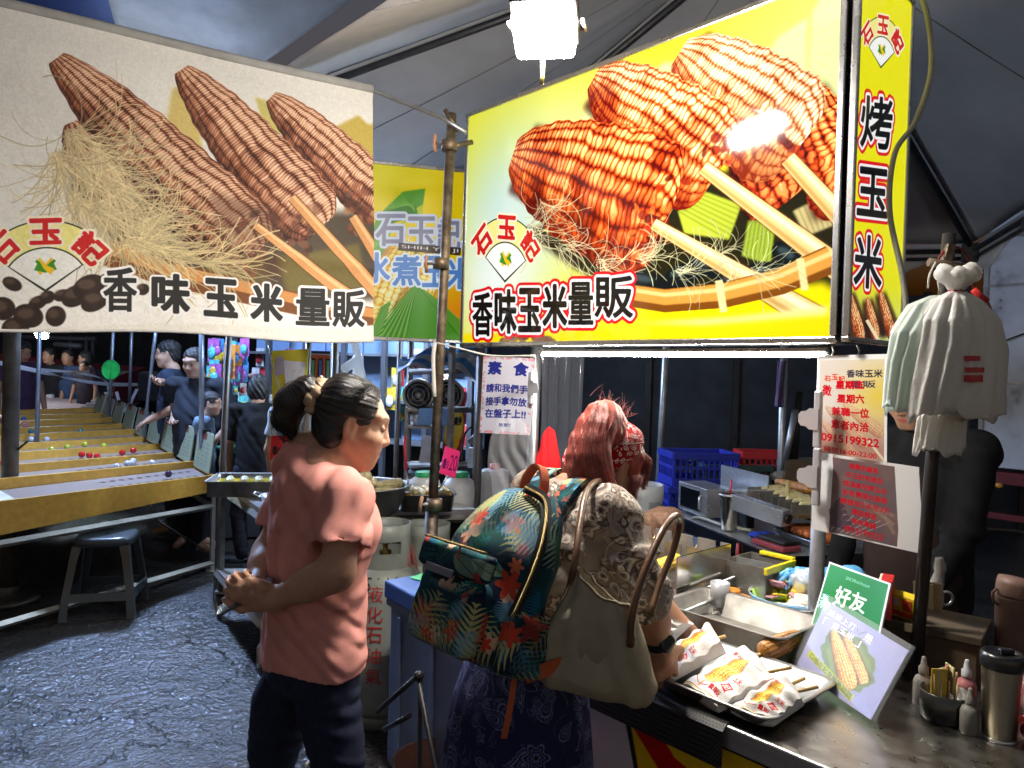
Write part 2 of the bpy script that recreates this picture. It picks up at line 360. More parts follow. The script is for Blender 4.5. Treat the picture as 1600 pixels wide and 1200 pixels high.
# ---------------------------------------------------------------- the hanging signs: where they are
SGL, SGR = toA(W(736, 361, 3.3)), toA(W(1301, 240, 2.04))
SY = (SGL[1] + SGR[1]) / 2; SX0, SX1 = SGL[0], SGR[0]                   # plane of the big light box, in stall axes
SZ0 = (W(731, 536, 3.3)[2] + W(1290, 524, 2.04)[2]) / 2; SZ1 = (W(740, 187, 3.3)[2] + W(1313, -40, 2.04)[2]) / 2
def canvas_for(corners, w, bg, hh=None):
 """corners tl tr br bl in world space -> canvas addressed in photo measurements"""
 c = [np.asarray(p, float) for p in corners]; h = hh or int(w*np.linalg.norm(c[3]-c[0])/np.linalg.norm(c[1]-c[0]))
 return Cv(w, h, bg, hom([PX(p)[:2] for p in c], [(0, 0), (w, 0), (w, h), (0, h)]))
K = (.05, .05, .06); WH = (.97, .97, .97); RED = (.86, .07, .12)
def art_main(cor):
 c = canvas_for(cor, 1200, (.93, .88, .03)); Y, X = c.yx(); g = c.put
 gl = lambda p, r, e=2: np.exp(-(((X-c.pt([p])[0][0])**2+(Y-c.pt([p])[0][1])**2)/(r*r))**(e/2)).astype(np.float32)
 g(gl((800, 330), 330), (.72, .86, .90), .95); g(gl((770, 440), 190), (.92, .96, .97), .9); g(gl((1240, 40), 300), (.93, .95, .55), .7)
 g(gl((900, 260), 240), (.95, .97, .80), .6)
 # pale husks behind the cobs
 for pts in ([(1180, 130), (1215, 60), (1262, 28), (1262, 150), (1210, 190)], [(1262, 120), (1270, 20), (1300, -30), (1325, -40), (1325, 170), (1290, 180)],
    [(910, 215), (915, 170), (935, 150), (955, 250), (930, 262)], [(1010, 120), (1040, 98), (1062, 100), (1060, 130)]):
  c.poly(pts, (.90, .95, .70), .9, 5)
  p = np.array(pts)
  for k in range(10): c.line([p[0]+(p[1]-p[0])*k/10, p[-1]+(p[2]-p[-1])*k/10+(0, -10)], 2, (.72, .86, .42), .35, soft=1)
 # dark hollow of the basket: husks, stones, shade
 c.poly([(815, 360), (960, 330), (1060, 300), (1320, 190), (1320, 470), (1290, 440), (1000, 470), (900, 420)], (.10, .09, .05), .96, 8)
 for pts, col in (([(880, 330), (990, 390), (960, 420), (850, 360)], (.62, .70, .22)), ([(1060, 330), (1105, 300), (1160, 320), (1140, 375), (1070, 365)], (.72, .78, .22)),
     ([(1170, 345), (1215, 330), (1205, 415), (1160, 400)], (.62, .72, .22)), ([(1240, 330), (1300, 300), (1310, 350), (1260, 370)], (.80, .74, .5))):
  c.poly(pts, col, 1, 2)
  p = np.array(pts)
  for k in range(7): c.line([p[0]+(p[1]-p[0])*k/7, p[3]+(p[2]-p[3])*k/7], 2, np.array(col)*.6, .6, soft=1)
 for (x, y, a, b, r_) in ((1010, 440, 40, 16, 10), (1070, 430, 34, 18, -20), (1105, 415, 30, 20, 10), (1190, 430, 42, 20, -10), (1235, 400, 30, 20, 30), (1150, 440, 30, 16, 0), (960, 430, 30, 14, 0)):
  c.ell((x, y), a, b, (.05, .08, .09), 1, r_, 1); c.ell((x-6, y-5), a*.5, b*.35, (.28, .36, .38), .7, r_, 3)
 red = dict(dark=(.26, .02, .01), mid=(.84, .26, .06), light=(1., .80, .42))
 c.corn((1255, 130), (1330, 330), 110, **red, rows=8, kn=20, seed=9); c.corn((1150, 190), (1225, 320), 110, (.22, .02, .01), (.72, .18, .06), (.96, .62, .3), rows=9, kn=10, seed=4, burn=.7)
 c.corn((1030, 190), (1075, 305), 80, (.2, .02, .01), (.7, .16, .05), (.95, .5, .25), rows=8, kn=9, seed=6, burn=.6)
 pale = dict(dark=(.52, .14, .04), mid=(.93, .62, .36), light=(1., .97, .86))
 c.corn((1062, 82), (1250, 230), 146, **pale, rows=10, kn=46, seed=2, taper=(.75, 1), lightdir=-.7, burn=.5, gain=.93, tip=4)
 c.corn((928, 122), (1122, 272), 136, (.45, .06, .02), (.90, .44, .16), (1., .93, .72), rows=10, kn=40, seed=3, taper=(.7, 1), lightdir=-.6, burn=.7, gain=.90, tip=4)
 c.corn((802, 242), (1045, 342), 160, (.36, .03, .01), (.84, .30, .07), (1., .84, .50), rows=10, kn=40, seed=5, taper=(.72, 1), lightdir=-.55, burn=.85, gain=.88, tip=4)
 # burnt ends and sauce
 for (x, y, r_) in ((1035, 335, 40), (1125, 245, 34), (1235, 225, 30), (1010, 375, 30)):
  for k in range(16): c.ell((x+c.r.normal(0, r_*.45), y+c.r.normal(0, r_*.5)), c.r.uniform(4, 10), c.r.uniform(3, 8), [(.5, .06, .02), (.8, .22, .06), (.95, .5, .2), (.3, .02, .01)][k % 4], .7, c.r.uniform(0, 180), 1)
 # sticks
 for a, b, w0, w1 in (((1100, 262), (1318, 425), 22, 40), ((1232, 248), (1330, 355), 26, 34), ((1022, 350), (1300, 512), 18, 42)):
  a, b = np.array(a, float), np.array(b, float); c.line([a, (a+b)/2, b], w0+4, (.45, .25, .08), .7, w1+4, 1); c.line([a, (a+b)/2, b], w0, (.94, .82, .55), 1, w1); n_ = np.array([(b-a)[1], -(b-a)[0]])/np.linalg.norm(b-a)
  c.line([a+n_*w0*.2, b+n_*w1*.2], w0*.25, (1, .96, .82), .9, w1*.3, 2); c.line([a-n_*w0*.3, b-n_*w1*.3], w0*.2, (.78, .58, .28), .8, w1*.2, 2)
 # bamboo basket rim and silk
 rim = np.array([(960, 458), (1040, 470), (1130, 462), (1220, 440), (1300, 405)]); c.line(rim, 34, (.50, .28, .07), 1, 44); c.line(rim-(0, 5), 22, (.88, .62, .26), 1, 30, 1); c.line(rim-(0, 9), 6, (.98, .85, .55), .9, 8, 1)
 for x, y in ((1128, 462), (1255, 428)): c.line([(x-4, y-24), (x+4, y+26)], 12, (.97, .88, .62), 1, soft=1)
 c.strands([(850, 320), (830, 360), (880, 385), (940, 410), (1000, 400), (1060, 425), (1180, 425), (1120, 400)], [.9, .8, .4, .2, .0, -.2, -.2, -.1], 230, 70, (.93, .90, .70), .7, 1.8, 1.1, .75)
 g(gl((800, 470), 120), (.95, .95, .92), .5)
 c.poly([(725, 545), (725, 522), (900, 520), (1000, 508), (1150, 500), (1300, 480), (1300, 540)], (.95, .87, .05), 1, 4); c.poly([(990, 505), (1150, 495), (1295, 478), (1295, 492), (1100, 508)], (.98, .96, .75), .8, 6)
 for k in range(14): c.ell((790+k*6+c.r.normal(0, 4), 528+c.r.normal(0, 4)), 7, 6, (.45, .30, .25), .8, 0, 1)
 c.logo((790, 440), 99, 3, sx=.62)
 xs = [(738, 771), (773, 808), (810, 846), (848, 887), (888, 928), (929, 990)]
 for x_, ch, y0 in zip(xs, '香味玉米量販', (456, 452, 450, 444, 440, 430)):
  c.row(x_[0]+2, y0+2, x_[1]-1, y0+68-(x_[0]-738)*.012, ch, K, 1.4 if ch in "量販香" else 2.1, [(6, WH), (10.5, RED)])
 for x_, ch, y0 in zip(xs, '香味玉米量販', (456, 452, 450, 444, 440, 430)):
  c.row(x_[0]+2, y0+2, x_[1]-1, y0+68-(x_[0]-738)*.012, ch, K, 1.4 if ch in "量販香" else 2.1, [(6, WH)])
 for x_, ch, y0 in zip(xs, '香味玉米量販', (456, 452, 450, 444, 440, 430)):
  c.row(x_[0]+2, y0+2, x_[1]-1, y0+68-(x_[0]-738)*.012, ch, K, 1.4 if ch in "量販香" else 2.1)
 return c
def art_side(cor):
 c = canvas_for(cor, 420, (.93, .91, .03))
 Y, X = c.yx(); c.put(np.clip((Y/c.h-.8)*5, 0, 1)*.7, (.75, .85, .75))
 for a, b, w in (((1322, 455), (1345, 535), 34), ((1352, 465), (1368, 530), 30), ((1372, 455), (1392, 525), 30)):
  c.corn(a, b, w, (.26, .04, .01), (.80, .36, .14), (.98, .80, .55), rows=8, kn=14, seed=8)
 c.line([(1352, 500), (1378, 545)], 5, (.95, .88, .7))
 c.logo((1374, 106), 78, 6, sx=.5)
 for s_ in ([(9, WH), (16, RED)], [(9, WH)], []):
  for ch, (y0, y1), (x0, x1) in zip('烤玉米', ((150, 232), (262, 338), (367, 450)), ((1342, 1393), (1337, 1386), (1332, 1377))):
   c.text([(x0+3, y0), (x1, y0+6), (x1-3, y1+2), (x0, y1-4)], ch, K, 2.4 if ch != '烤' else 1.9, [(r*.72, k) for r, k in s_])
 return c
def art_banner(cor):
 c = canvas_for(cor, 1500, (.90, .895, .87)); Y, X = c.yx()
 gl = lambda p, r: np.exp(-((X-c.pt([p])[0][0])**2+(Y-c.pt([p])[0][1])**2)/(r*r)).astype(np.float32)
 c.put(np.clip((Y/c.h-.72)*6, 0, 1), (.97, .965, .94))
 c.poly([(575, 195), (560, 180), (520, 200), (540, 330), (600, 330), (600, 190)], (.72, .62, .22), .9, 5); c.poly([(430, 160), (400, 150), (415, 200), (450, 210)], (.76, .72, .35), .9, 4)
 c.poly([(300, 120), (270, 140), (262, 190), (320, 240)], (.80, .70, .36), .9, 6)
 c.poly([(120, 200), (230, 190), (420, 330), (600, 330), (600, 470), (330, 460), (190, 400), (110, 300)], (.20, .16, .11), .9, 14)
 for pts, col in (([(300, 330), (400, 360), (420, 440), (320, 430)], (.42, .38, .16)), ([(430, 400), (560, 380), (570, 450), (450, 460)], (.45, .40, .18))):
  c.poly(pts, col, .8, 8)
 br = dict(al=.999, dark=(.14, .04, .02), mid=(.56, .30, .18), light=(.92, .74, .60))
 c.corn((112, 190), (190, 300), 110, **br, rows=7, kn=30, seed=14, burn=.6)
 c.corn((424, 150), (610, 330), 116, **br, rows=8, kn=70, seed=11, taper=(.62, 1), burn=.5, curve=.5); c.corn((284, 108), (500, 355), 150, **br, rows=8, kn=78, seed=12, taper=(.6, 1), burn=.5, curve=.5, tip=4)
 c.corn((88, 92), (400, 395), 176, **br, rows=9, kn=96, seed=13, taper=(.55, 1), burn=.55, curve=.5, tip=4)
 c.poly([(330, 300), (440, 330), (440, 440), (340, 420)], (.30, .18, .12), .5, 14)
 for (x, y, r_) in ((385, 390, 40), (470, 350, 36), (560, 320, 36)):
  for k in range(18): c.ell((x+c.r.normal(0, r_*.5), y+c.r.normal(0, r_*.5)), c.r.uniform(5, 12), c.r.uniform(4, 8), [(.32, .14, .09), (.55, .30, .2), (.66, .45, .34), (.2, .1, .07)][k % 4], .6, c.r.uniform(0, 180), 2)
 rim = np.array([(170, 395), (260, 430), (380, 455), (500, 478), (600, 500)]); c.line(rim, 44, (.46, .26, .12), 1, 30, 1); c.line(rim-(0, 7), 20, (.82, .56, .30), 1, 14, 1)
 for a, b, w0, w1 in (((400, 352), (550, 465), 11, 20), ((456, 307), (605, 475), 13, 22), ((550, 338), (606, 430), 13, 20)):
  c.line([a, b], w0+3, (.35, .2, .1), .8, w1+3, 1); c.line([a, b], w0, (.85, .60, .36), 1, w1); c.line([(a[0]+2, a[1]-2), (b[0]+3, b[1]-3)], 4, (.95, .78, .55), .9, 6, 1)
 c.strands([(110, 210), (90, 240), (130, 260), (120, 310), (160, 330), (180, 300), (220, 350), (150, 230)], [.9, 1.3, .8, .9, .5, .6, .3, 1.0], 620, 130, (.88, .80, .60), .6, 1.3, 1.5, .75)
 c.strands([(230, 390), (280, 405), (330, 410), (200, 380)], [.15, .1, 0, .2], 160, 110, (.88, .80, .58), .5, 1.2, 1.5, .8)
 for (x, y, a, b) in ((5, 478, 20, 18), (25, 508, 22, 17), (60, 470, 16, 10), (45, 490, 24, 18), (75, 462, 12, 10), (88, 492, 16, 16), (98, 460, 14, 9), (118, 462, 22, 16), (140, 448, 26, 18), (150, 470, 24, 16), (170, 440, 14, 10), (225, 455, 10, 9), (-30, 490, 26, 20), (-60, 470, 20, 14), (20, 440, 16, 10)):
  c.ell((x, y), a, b, (.16, .11, .09), 1, c.r.uniform(-30, 30), 1); c.ell((x-4, y-4), a*.55, b*.45, (.36, .28, .23), .7, 0, 3)
 c.poly([(-300, 512), (-300, 540), (600, 545), (600, 508)], (.93, .92, .88), 1, 2)
 c.logo((72, 452), 108, 0, sx=1.05)
 for k, hl in enumerate(([(5.5, WH)], [])):
  for ch, x0, x1, y0, y1 in zip('香味玉米量販', (164, 241, 322, 394, 464, 521), (214, 296, 370, 440, 514, 568), (420, 432, 438, 443, 448, 452), (487, 490, 494, 498, 503, 507)):
   c.row(x0, y0, x1, y1, ch, (.13, .13, .13), 1.5 if ch in "量販香" else 2.4, hl, 2)
 n = vnoise(c.h, c.w, 260, 5, 2)[..., None]; c.a = np.clip(c.a*(.95+.10*n)*.90+.075, 0, 1); return c
def art_boiled(cor):
 c = canvas_for(cor, 620, (.95, .83, .03)); Y, X = c.yx()
 t = np.clip((X/c.w-.35)*1.3, 0, 1)*np.clip((Y/c.h-.55)*3, 0, 1); c.put(t, (.95, .45, .08)); c.put(np.clip(1-Y/c.h*3, 0, 1)*np.clip(1-X/c.w, 0, 1), (.82, .86, .05), .8)
 for pts, col in (([(575, 400), (590, 340), (630, 300), (665, 295), (662, 320), (620, 345), (600, 400)], (.34, .62, .16)), ([(600, 330), (650, 318), (655, 340), (610, 350)], (.22, .5, .1))):
  c.poly(pts, col, 1, 1)
  for k in range(8): c.line([np.array(pts[0])+(k*3, -k*5), np.array(pts[-3 if len(pts) > 4 else 1])+(0, k*2)], 1.2, (.55, .78, .3), .6)
 c.corn((640, 370), (578, 530), 74, (.70, .42, .03), (.96, .76, .12), (1, .97, .66), rows=9, kn=22, seed=21, burn=0); c.corn((690, 385), (640, 500), 50, (.70, .42, .03), (.96, .76, .12), (1, .97, .66), rows=7, kn=13, seed=22, burn=0)
 for pts in ([(655, 440), (665, 445), (645, 530), (575, 532), (610, 500)], [(655, 445), (690, 470), (722, 500), (728, 532), (640, 532)], [(580, 535), (600, 480), (615, 470), (600, 535)]):
  c.poly(pts, (.30, .60, .13), 1, 1); p = np.array(pts, float)
  for k in range(16): q = p[2]+(p[3]-p[2])*k/15; c.line([p[0], (p[0]+q)/2, q], .8, [(.55, .80, .3), (.16, .42, .06)][k % 2], .8, 2)
 for ch, x0, x1, d_ in zip('石玉記', (590, 638, 686), (634, 682, 720), (0, 4, 8)): c.row(x0, 336+d_, x1, 384+d_, ch, (.52, .53, .62), 1.2, [(5, (.84, .87, .95))])
 c.line([(625, 386), (722, 394)], 12, (.25, .2, .16)); c.row(630, 383, 718, 390, 'SHIH YU JI', WH, .3, (), 7)
 for k, hl in enumerate(([(4.5, (.93, .97, 1))], [])):
  for ch, x0, x1, d_ in zip('水煮玉米', (572, 617, 664, 700), (612, 660, 700, 742), (0, 4, 6, 9)): c.row(x0, 396+d_, x1, 442+d_, ch, (.33, .55, .83), 1.3, hl)
 return c
# ---------------------------------------------------------------- bodies and cloth: smooth-blended volumes turned into one surface
def _a(p): return np.asarray(p, np.float32)
def rc(a, b, ra, rb):
 a, b = _a(a), _a(b); ba = b-a; l2 = float(ba@ba)+1e-12
 def f(P):
  h = np.clip(((P-a)@ba)/l2, 0, 1); return np.linalg.norm(P-a-h[:, None]*ba, axis=1)-(ra+(rb-ra)*h)
 return f
def el(c, r, R=None):
 c, r = _a(c), _a(r); R = None if R is None else _a(R)
 def f(P):
  q = P-c
  if R is not None: q = q@R
  k0 = np.linalg.norm(q/r, axis=1); k1 = np.linalg.norm(q/(r*r), axis=1)+1e-9; return k0*(k0-1)/k1
 return f
def bx3(c, h, R=None, rad=.01):
 c, h = _a(c), _a(h)-rad; R = None if R is None else _a(R)
 def f(P):
  q = P-c
  if R is not None: q = q@R
  q = np.abs(q)-h; return np.linalg.norm(np.maximum(q, 0), axis=1)+np.minimum(q.max(1), 0)-rad
 return f
def sect(o, R, rows, rnd=.03):
 """stack of ellipses along local z; rows: z, cx, cy, half width, half depth"""
 o, R = _a(o), _a(R); rows = np.array(rows, float); zz = np.linspace(rows[0, 0], rows[-1, 0], 80)
 T = np.stack([np.interp(zz, rows[:, 0], rows[:, i]) for i in range(1, 5)], 1); Kk = np.hanning(13); Kk /= Kk.sum()
 Tp = np.concatenate([np.repeat(T[:1], 6, 0), T, np.repeat(T[-1:], 6, 0)]); T = np.stack([np.convolve(Tp[:, i], Kk, 'valid') for i in range(4)], 1)
 def f(P):
  q = (P-o)@R; z = q[:, 2]; cx, cy, a, b = [np.interp(z, zz, T[:, i]).astype(np.float32) for i in range(4)]
  x, y = q[:, 0]-cx, q[:, 1]-cy; k0 = np.sqrt((x/a)**2+(y/b)**2)+1e-6; k1 = np.sqrt((x/a**2)**2+(y/b**2)**2)+1e-6
  d = k0*(k0-1)/k1; e = np.maximum(zz[0]-z, z-zz[-1])
  m = np.maximum(d, e); h = np.clip(.5-.5*(e-d)/rnd, 0, 1); return np.maximum(m, e+(d-e)*h+rnd*h*(1-h)).astype(np.float32)
 return f
def half(p, n):
 p, n = _a(p), _a(n); n = n/np.linalg.norm(n); return lambda P: (P-p)@n
class Sdf:
 def __init__(s): s.p = []
 def u(s, fn, k=.02): s.p.append(('u', fn, k)); return s
 def sub(s, fn, k=.005): s.p.append(('s', fn, k)); return s
 def cut(s, fn): s.p.append(('i', fn, 0)); return s
 def disp(s, fn): s.p.append(('d', fn, 0)); return s
 def ev(s, P, keep=None):
  d = None
  for i, (op, fn, k) in enumerate(s.p):
   if keep is not None and op == 'u' and not keep[i]: continue
   if op == 'd': d = d + fn(P) if d is not None else d; continue
   e = fn(P)
   if d is None:
    d = e if op == 'u' else d; continue
   if op == 'u': h = np.clip(.5+.5*(d-e)/k, 0, 1); d = d+(e-d)*h-k*h*(1-h)
   elif op == 's': h = np.clip(.5-.5*(d+e)/k, 0, 1); d = d+(-e-d)*h+k*h*(1-h)
   else: d = np.maximum(d, e)
  return np.full(len(P), 9., np.float32) if d is None else d
 def mesh(s, name, lo, hi, h, col=None):
  lo, hi = np.asarray(lo, float), np.asarray(hi, float); B = 12; nb = np.ceil((hi-lo)/(h*B)).astype(int)+1; S = nb*B+2
  rad = h*B*.87; g = np.mgrid[0:B+1, 0:B+1, 0:B+1].reshape(3, -1).T; vid = []; vp = []; fcs = []
  bc = np.stack(np.meshgrid(*[np.arange(n) for n in nb], indexing='ij'), -1).reshape(-1, 3)
  cen = (lo+(bc+.5)*h*B).astype(np.float32); D = np.stack([(fn(cen) if op == 'u' else np.full(len(cen), 0, np.float32)) for op, fn, k in s.p], 1)
  isu = np.array([op == 'u' for op, _, _ in s.p]); ks = np.array([k for _, _, k in s.p]); Du = np.where(isu[None], D, 99)
  mn = Du.min(1); act = np.abs(mn) < rad*1.6+.05
  key = lambda c: (c[:, 0]*S[1]+c[:, 1])*S[2]+c[:, 2]
  for b, dv, m0 in zip(bc[act], Du[act], mn[act]):
   keep = dv < max(m0, 0)+2*rad*1.3+ks+.02
   P = (lo+(b*B+g)*h).astype(np.float32); V = s.ev(P, keep).reshape(B+1, B+1, B+1); sg = V < 0
   if sg.all() or not sg.any(): continue
   c = np.zeros((B, B, B), int)
   for dx in (0, 1):
    for dy in (0, 1):
     for dz in (0, 1): c += sg[dx:B+dx, dy:B+dy, dz:B+dz]
   I = np.argwhere((c > 0) & (c < 8))
   if len(I) == 0: continue
   acc = np.zeros((len(I), 3)); cnt = np.zeros(len(I))
   for ax in range(3):
    o1, o2 = [q for q in range(3) if q != ax]
    for p_ in (0, 1):
     for q_ in (0, 1):
      off = np.zeros(3, int); off[o1] = p_; off[o2] = q_; a = I+off; e = a.copy(); e[:, ax] += 1
      va, vb = V[tuple(a.T)], V[tuple(e.T)]; cr = (va < 0) != (vb < 0); t = np.where(cr, va/(va-vb+1e-12), 0)
      pt = off+np.zeros((len(I), 3)); pt[:, ax] += t; acc += np.where(cr[:, None], pt, 0); cnt += cr
   vid.append(key(b*B+I)); vp.append(lo+(b*B+I+acc/cnt[:, None])*h)
   for ax in range(3):
    sl = [slice(0, B)]*3; s2 = list(sl); s2[ax] = slice(1, B+1); E = np.argwhere(sg[tuple(sl)] != sg[tuple(s2)])
    if len(E) == 0: continue
    fl = sg[tuple(sl)][tuple(E.T)]; o1, o2 = (ax+1) % 3, (ax+2) % 3; G_ = b*B+E; q = []
    for da, db in ((-1, -1), (0, -1), (0, 0), (-1, 0)): t = G_.copy(); t[:, o1] += da; t[:, o2] += db; q.append(key(t))
    q = np.stack(q, 1); q = np.where(fl[:, None], q, q[:, ::-1]); fcs.append(q)
  vid = np.concatenate(vid); vp = np.concatenate(vp); fcs = np.concatenate(fcs); o = np.argsort(vid); vid = vid[o]; vp = vp[o]
  ix = np.clip(np.searchsorted(vid, fcs), 0, len(vid)-1); ok = (vid[ix] == fcs).all(1); ix = ix[ok]
  me = bpy.data.meshes.new(name); me.vertices.add(len(vp)); me.vertices.foreach_set('co', vp.astype(np.float32).ravel())
  me.loops.add(len(ix)*4); me.loops.foreach_set('vertex_index', ix.astype(np.int32).ravel()); me.polygons.add(len(ix))
  me.polygons.foreach_set('loop_start', np.arange(0, len(ix)*4, 4, dtype=np.int32)); me.polygons.foreach_set('use_smooth', np.ones(len(ix), bool))
  me.update(calc_edges=True); me.validate()
  if col is not None:
   at = me.color_attributes.new('Col', 'FLOAT_COLOR', 'POINT'); cc = np.ones((len(vp), 4), np.float32); cc[:, :3] = col(vp); at.data.foreach_set('color', cc.ravel())
  return me
def rotm(yaw, tilt=0, roll=0):                                        # columns: right, forward, up of a figure facing 'yaw' (0 = +X)
 m = Matrix.Rotation(yaw-math.pi/2, 3, 'Z') @ Matrix.Rotation(-tilt, 3, 'X') @ Matrix.Rotation(roll, 3, 'Y'); return np.array(m)
SKIN = (.50, .27, .17)
def skin_mat():
 if 'skin' in MATS: return MATS['skin']
 m, nt, b = _nt('skin'); MATS['skin'] = m; at = nt.nodes.new('ShaderNodeVertexColor'); at.layer_name = 'Col'
 no = _noise(nt, 70, 4, .6); mx = nt.nodes.new('ShaderNodeMix'); mx.data_type = 'RGBA'; mx.blend_type = 'MULTIPLY'; mx.inputs[0].default_value = 1
 r = _ramp(nt, no.outputs[0], [(.3, (.86, .82, .80)), (.7, (1, 1, 1))]); nt.links.new(at.outputs[0], mx.inputs[6]); nt.links.new(r.outputs[0], mx.inputs[7]); nt.links.new(mx.outputs[2], b.inputs['Base Color'])
 b.inputs['Roughness'].default_value = .55; b.inputs['Subsurface Weight'].default_value = .12; b.inputs['Subsurface Radius'].default_value = (.01, .004, .002); b.inputs['Subsurface Scale'].default_value = 1
 n2 = _noise(nt, 260, 3, .6); bp = nt.nodes.new('ShaderNodeBump'); bp.inputs['Strength'].default_value = .12; bp.inputs['Distance'].default_value = .004; nt.links.new(n2.outputs[0], bp.inputs['Height']); nt.links.new(bp.outputs[0], b.inputs['Normal'])
 return m
def head_sdf(S, o, R, sc=1, female=True, mouth=0):
 o = np.asarray(o, float); T = lambda x, y, z: o+R@(np.array([x, y, z])*sc)
 E = lambda c, r, k, Rl=None: S.u(el(T(*c), np.array(r)*sc, R if Rl is None else R@Rl), k*sc); C = lambda a, b, ra, rb, k: S.u(rc(T(*a), T(*b), ra*sc, rb*sc), k*sc)
 jw = .052 if female else .058
 E((0, -.014, .035), (.074, .094, .084), .01); E((0, .028, -.035), (.060, .062, .078), .035)
 C((-.012, .070, -.098), (.012, .070, -.098), .017, .017, .03)
 for s in (-1, 1):
  C((s*jw, .0, -.045), (s*.022, .058, -.098), .022, .016, .03); E((s*.040, .058, -.028), (.027, .028, .026), .03)
  C((s*.012, .083, .036), (s*.050, .064, .038), .009, .009, .026)
 C((0, .084, .026), (0, .104, -.026), .0075, .0115, .014); C((0, .104, -.027), (0, .101, -.030), .0105, .0105, .006)
 for s in (-1, 1): E((s*.0125, .096, -.031), (.0085, .011, .008), .007)
 for s in (-1, 1): S.sub(el(T(s*.032, .0945, .010), np.array((.016, .010, .008))*sc, R), .014*sc)
 E((0, .070, -.062), (.034, .024, .026), .025)
 C((-.017, .088, -.0575), (.017, .088, -.0575), .0055, .0055, .006); C((-.004, .092, -.0575), (.004, .092, -.0575), .0056, .0056, .005)
 C((-.014, .088, -.0685), (.014, .088, -.0685), .0068, .0068, .006); S.sub(rc(T(-.022, .094+.003*mouth, -.0625+.004*mouth), T(.022, .094+.003*mouth, -.0625+.004*mouth), .0022*sc, .0022*sc), .003*sc)
 for s in (-1, 1):
  E((s*.032, .0765, .009), (.0145, .0135, .0125), .004)
  Re = np.array(Matrix.Rotation(s*.35, 3, 'Z') @ Matrix.Rotation(-.12, 3, 'X')); E((s*.076, -.010, -.004), (.0075, .019, .033), .008, Re); E((s*.073, -.004, -.034), (.007, .009, .010), .008)
  S.sub(el(T(s*.085, -.006, .000), np.array((.006, .010, .019))*sc, R@Re), .005*sc)
def head_col(o, R, sc=1, skin=SKIN, brow=(.03, .02, .018), lips=(.46, .12, .10), closed=True, iris=(.02, .012, .01)):
 o = np.asarray(o, float); sk = np.array(skin)
 def f(V):
  q = ((V-o)@R)/sc; c = np.tile(sk, (len(V), 1)); x, y, z = np.abs(q[:, 0]), q[:, 1], q[:, 2]; near = (np.linalg.norm(q, axis=1) < .17) & (y > .03)
  def mix(m, cc): c[:] = c*(1-m[:, None])+np.array(cc)*m[:, None]
  g = lambda e: np.clip(1-e, 0, 1)*near
  mix(.55*g(((x-.042)/.026)**2+((z+.030)/.022)**2), sk*[1.12, .72, .66]); mix(.5*g((x/.02)**2+((z+.026)/.016)**2), sk*[1.1, .78, .72])
  mix(np.clip(2.2*g((x/.024)**2+((z+.063)/.0115)**2), 0, 1), lips)
  bz = .036+.004*np.sin(np.clip((x-.012)/.04, 0, 1)*3.1); mix(np.clip(2*g(((x-.032)/.022)**2+((z-bz)/.0042)**2), 0, .85), brow)
  mix(np.clip(2.5*g(((x-.032)/.017)**2+((z-.0035)/(.0026 if closed else .0065))**2), 0, 1), (.05, .03, .025) if closed else (.55, .50, .46))
  if not closed: mix(np.clip(3*g(((x-.032)/.006)**2+((z-.004)/.006)**2), 0, 1), iris)
  mix(np.clip(2*g(((x-.032)/.019)**2+((z-.0105)/.0022)**2), 0, .8), (.06, .035, .03))
  return np.clip(c, 0, 1)
 return f
def hand(S, w, d, nrm, side=1, curl=.5, sc=1, spread=.16, thumb=.6):
 """w: wrist, d: towards the fingers, nrm: out of the back of the hand; side: +1 thumb on the d x nrm side"""
 w, d, nrm = [np.asarray(q, float) for q in (w, d, nrm)]; d = d/np.linalg.norm(d); nrm = nrm-d*(nrm@d); nrm /= np.linalg.norm(nrm); x = np.cross(d, nrm)*side
 R = np.stack([x, d, nrm], 1); S.u(rc(w-d*.01, w+d*.03*sc, .026*sc, .028*sc), .02); S.u(bx3(w+d*.052*sc, np.array((.039, .044, .0135))*sc, R, .012*sc), .014)
 for k, (ln, r0) in enumerate(((.070, .0088), (.078, .0090), (.072, .0086), (.057, .0076))):
  b = w+(d*(.092-.004*(k-1.3)**2)+x*(.0285-.019*k))*sc; a = (1.3-k)*spread; f = d*math.cos(a)+x*math.sin(a); c = 0; p = b; r = r0*sc
  for j, fr in enumerate((.45, .31, .24)):
   c += curl*(.55, 1.0, .8)[j]*(1+.07*k); dr = f*math.cos(c)-nrm*math.sin(c); q = p+dr*ln*fr*sc; S.u(rc(p, q, r, r*.93), .005); p = q; r *= .93
 p = w+(d*.028+x*.030)*sc; f = d*.62+x*.72-nrm*.25*thumb; f /= np.linalg.norm(f); q = p+f*.036*sc; S.u(rc(p-f*.01, q, .0135*sc, .0105*sc), .012)
 f2 = d*.86+x*(.42-.5*thumb)-nrm*.5*thumb; f2 /= np.linalg.norm(f2); q2 = q+f2*.030*sc; S.u(rc(q, q2, .0105*sc, .0095*sc), .006); S.u(rc(q2, q2+(f2-nrm*.2*thumb)*.022*sc, .0095*sc, .0075*sc), .005)
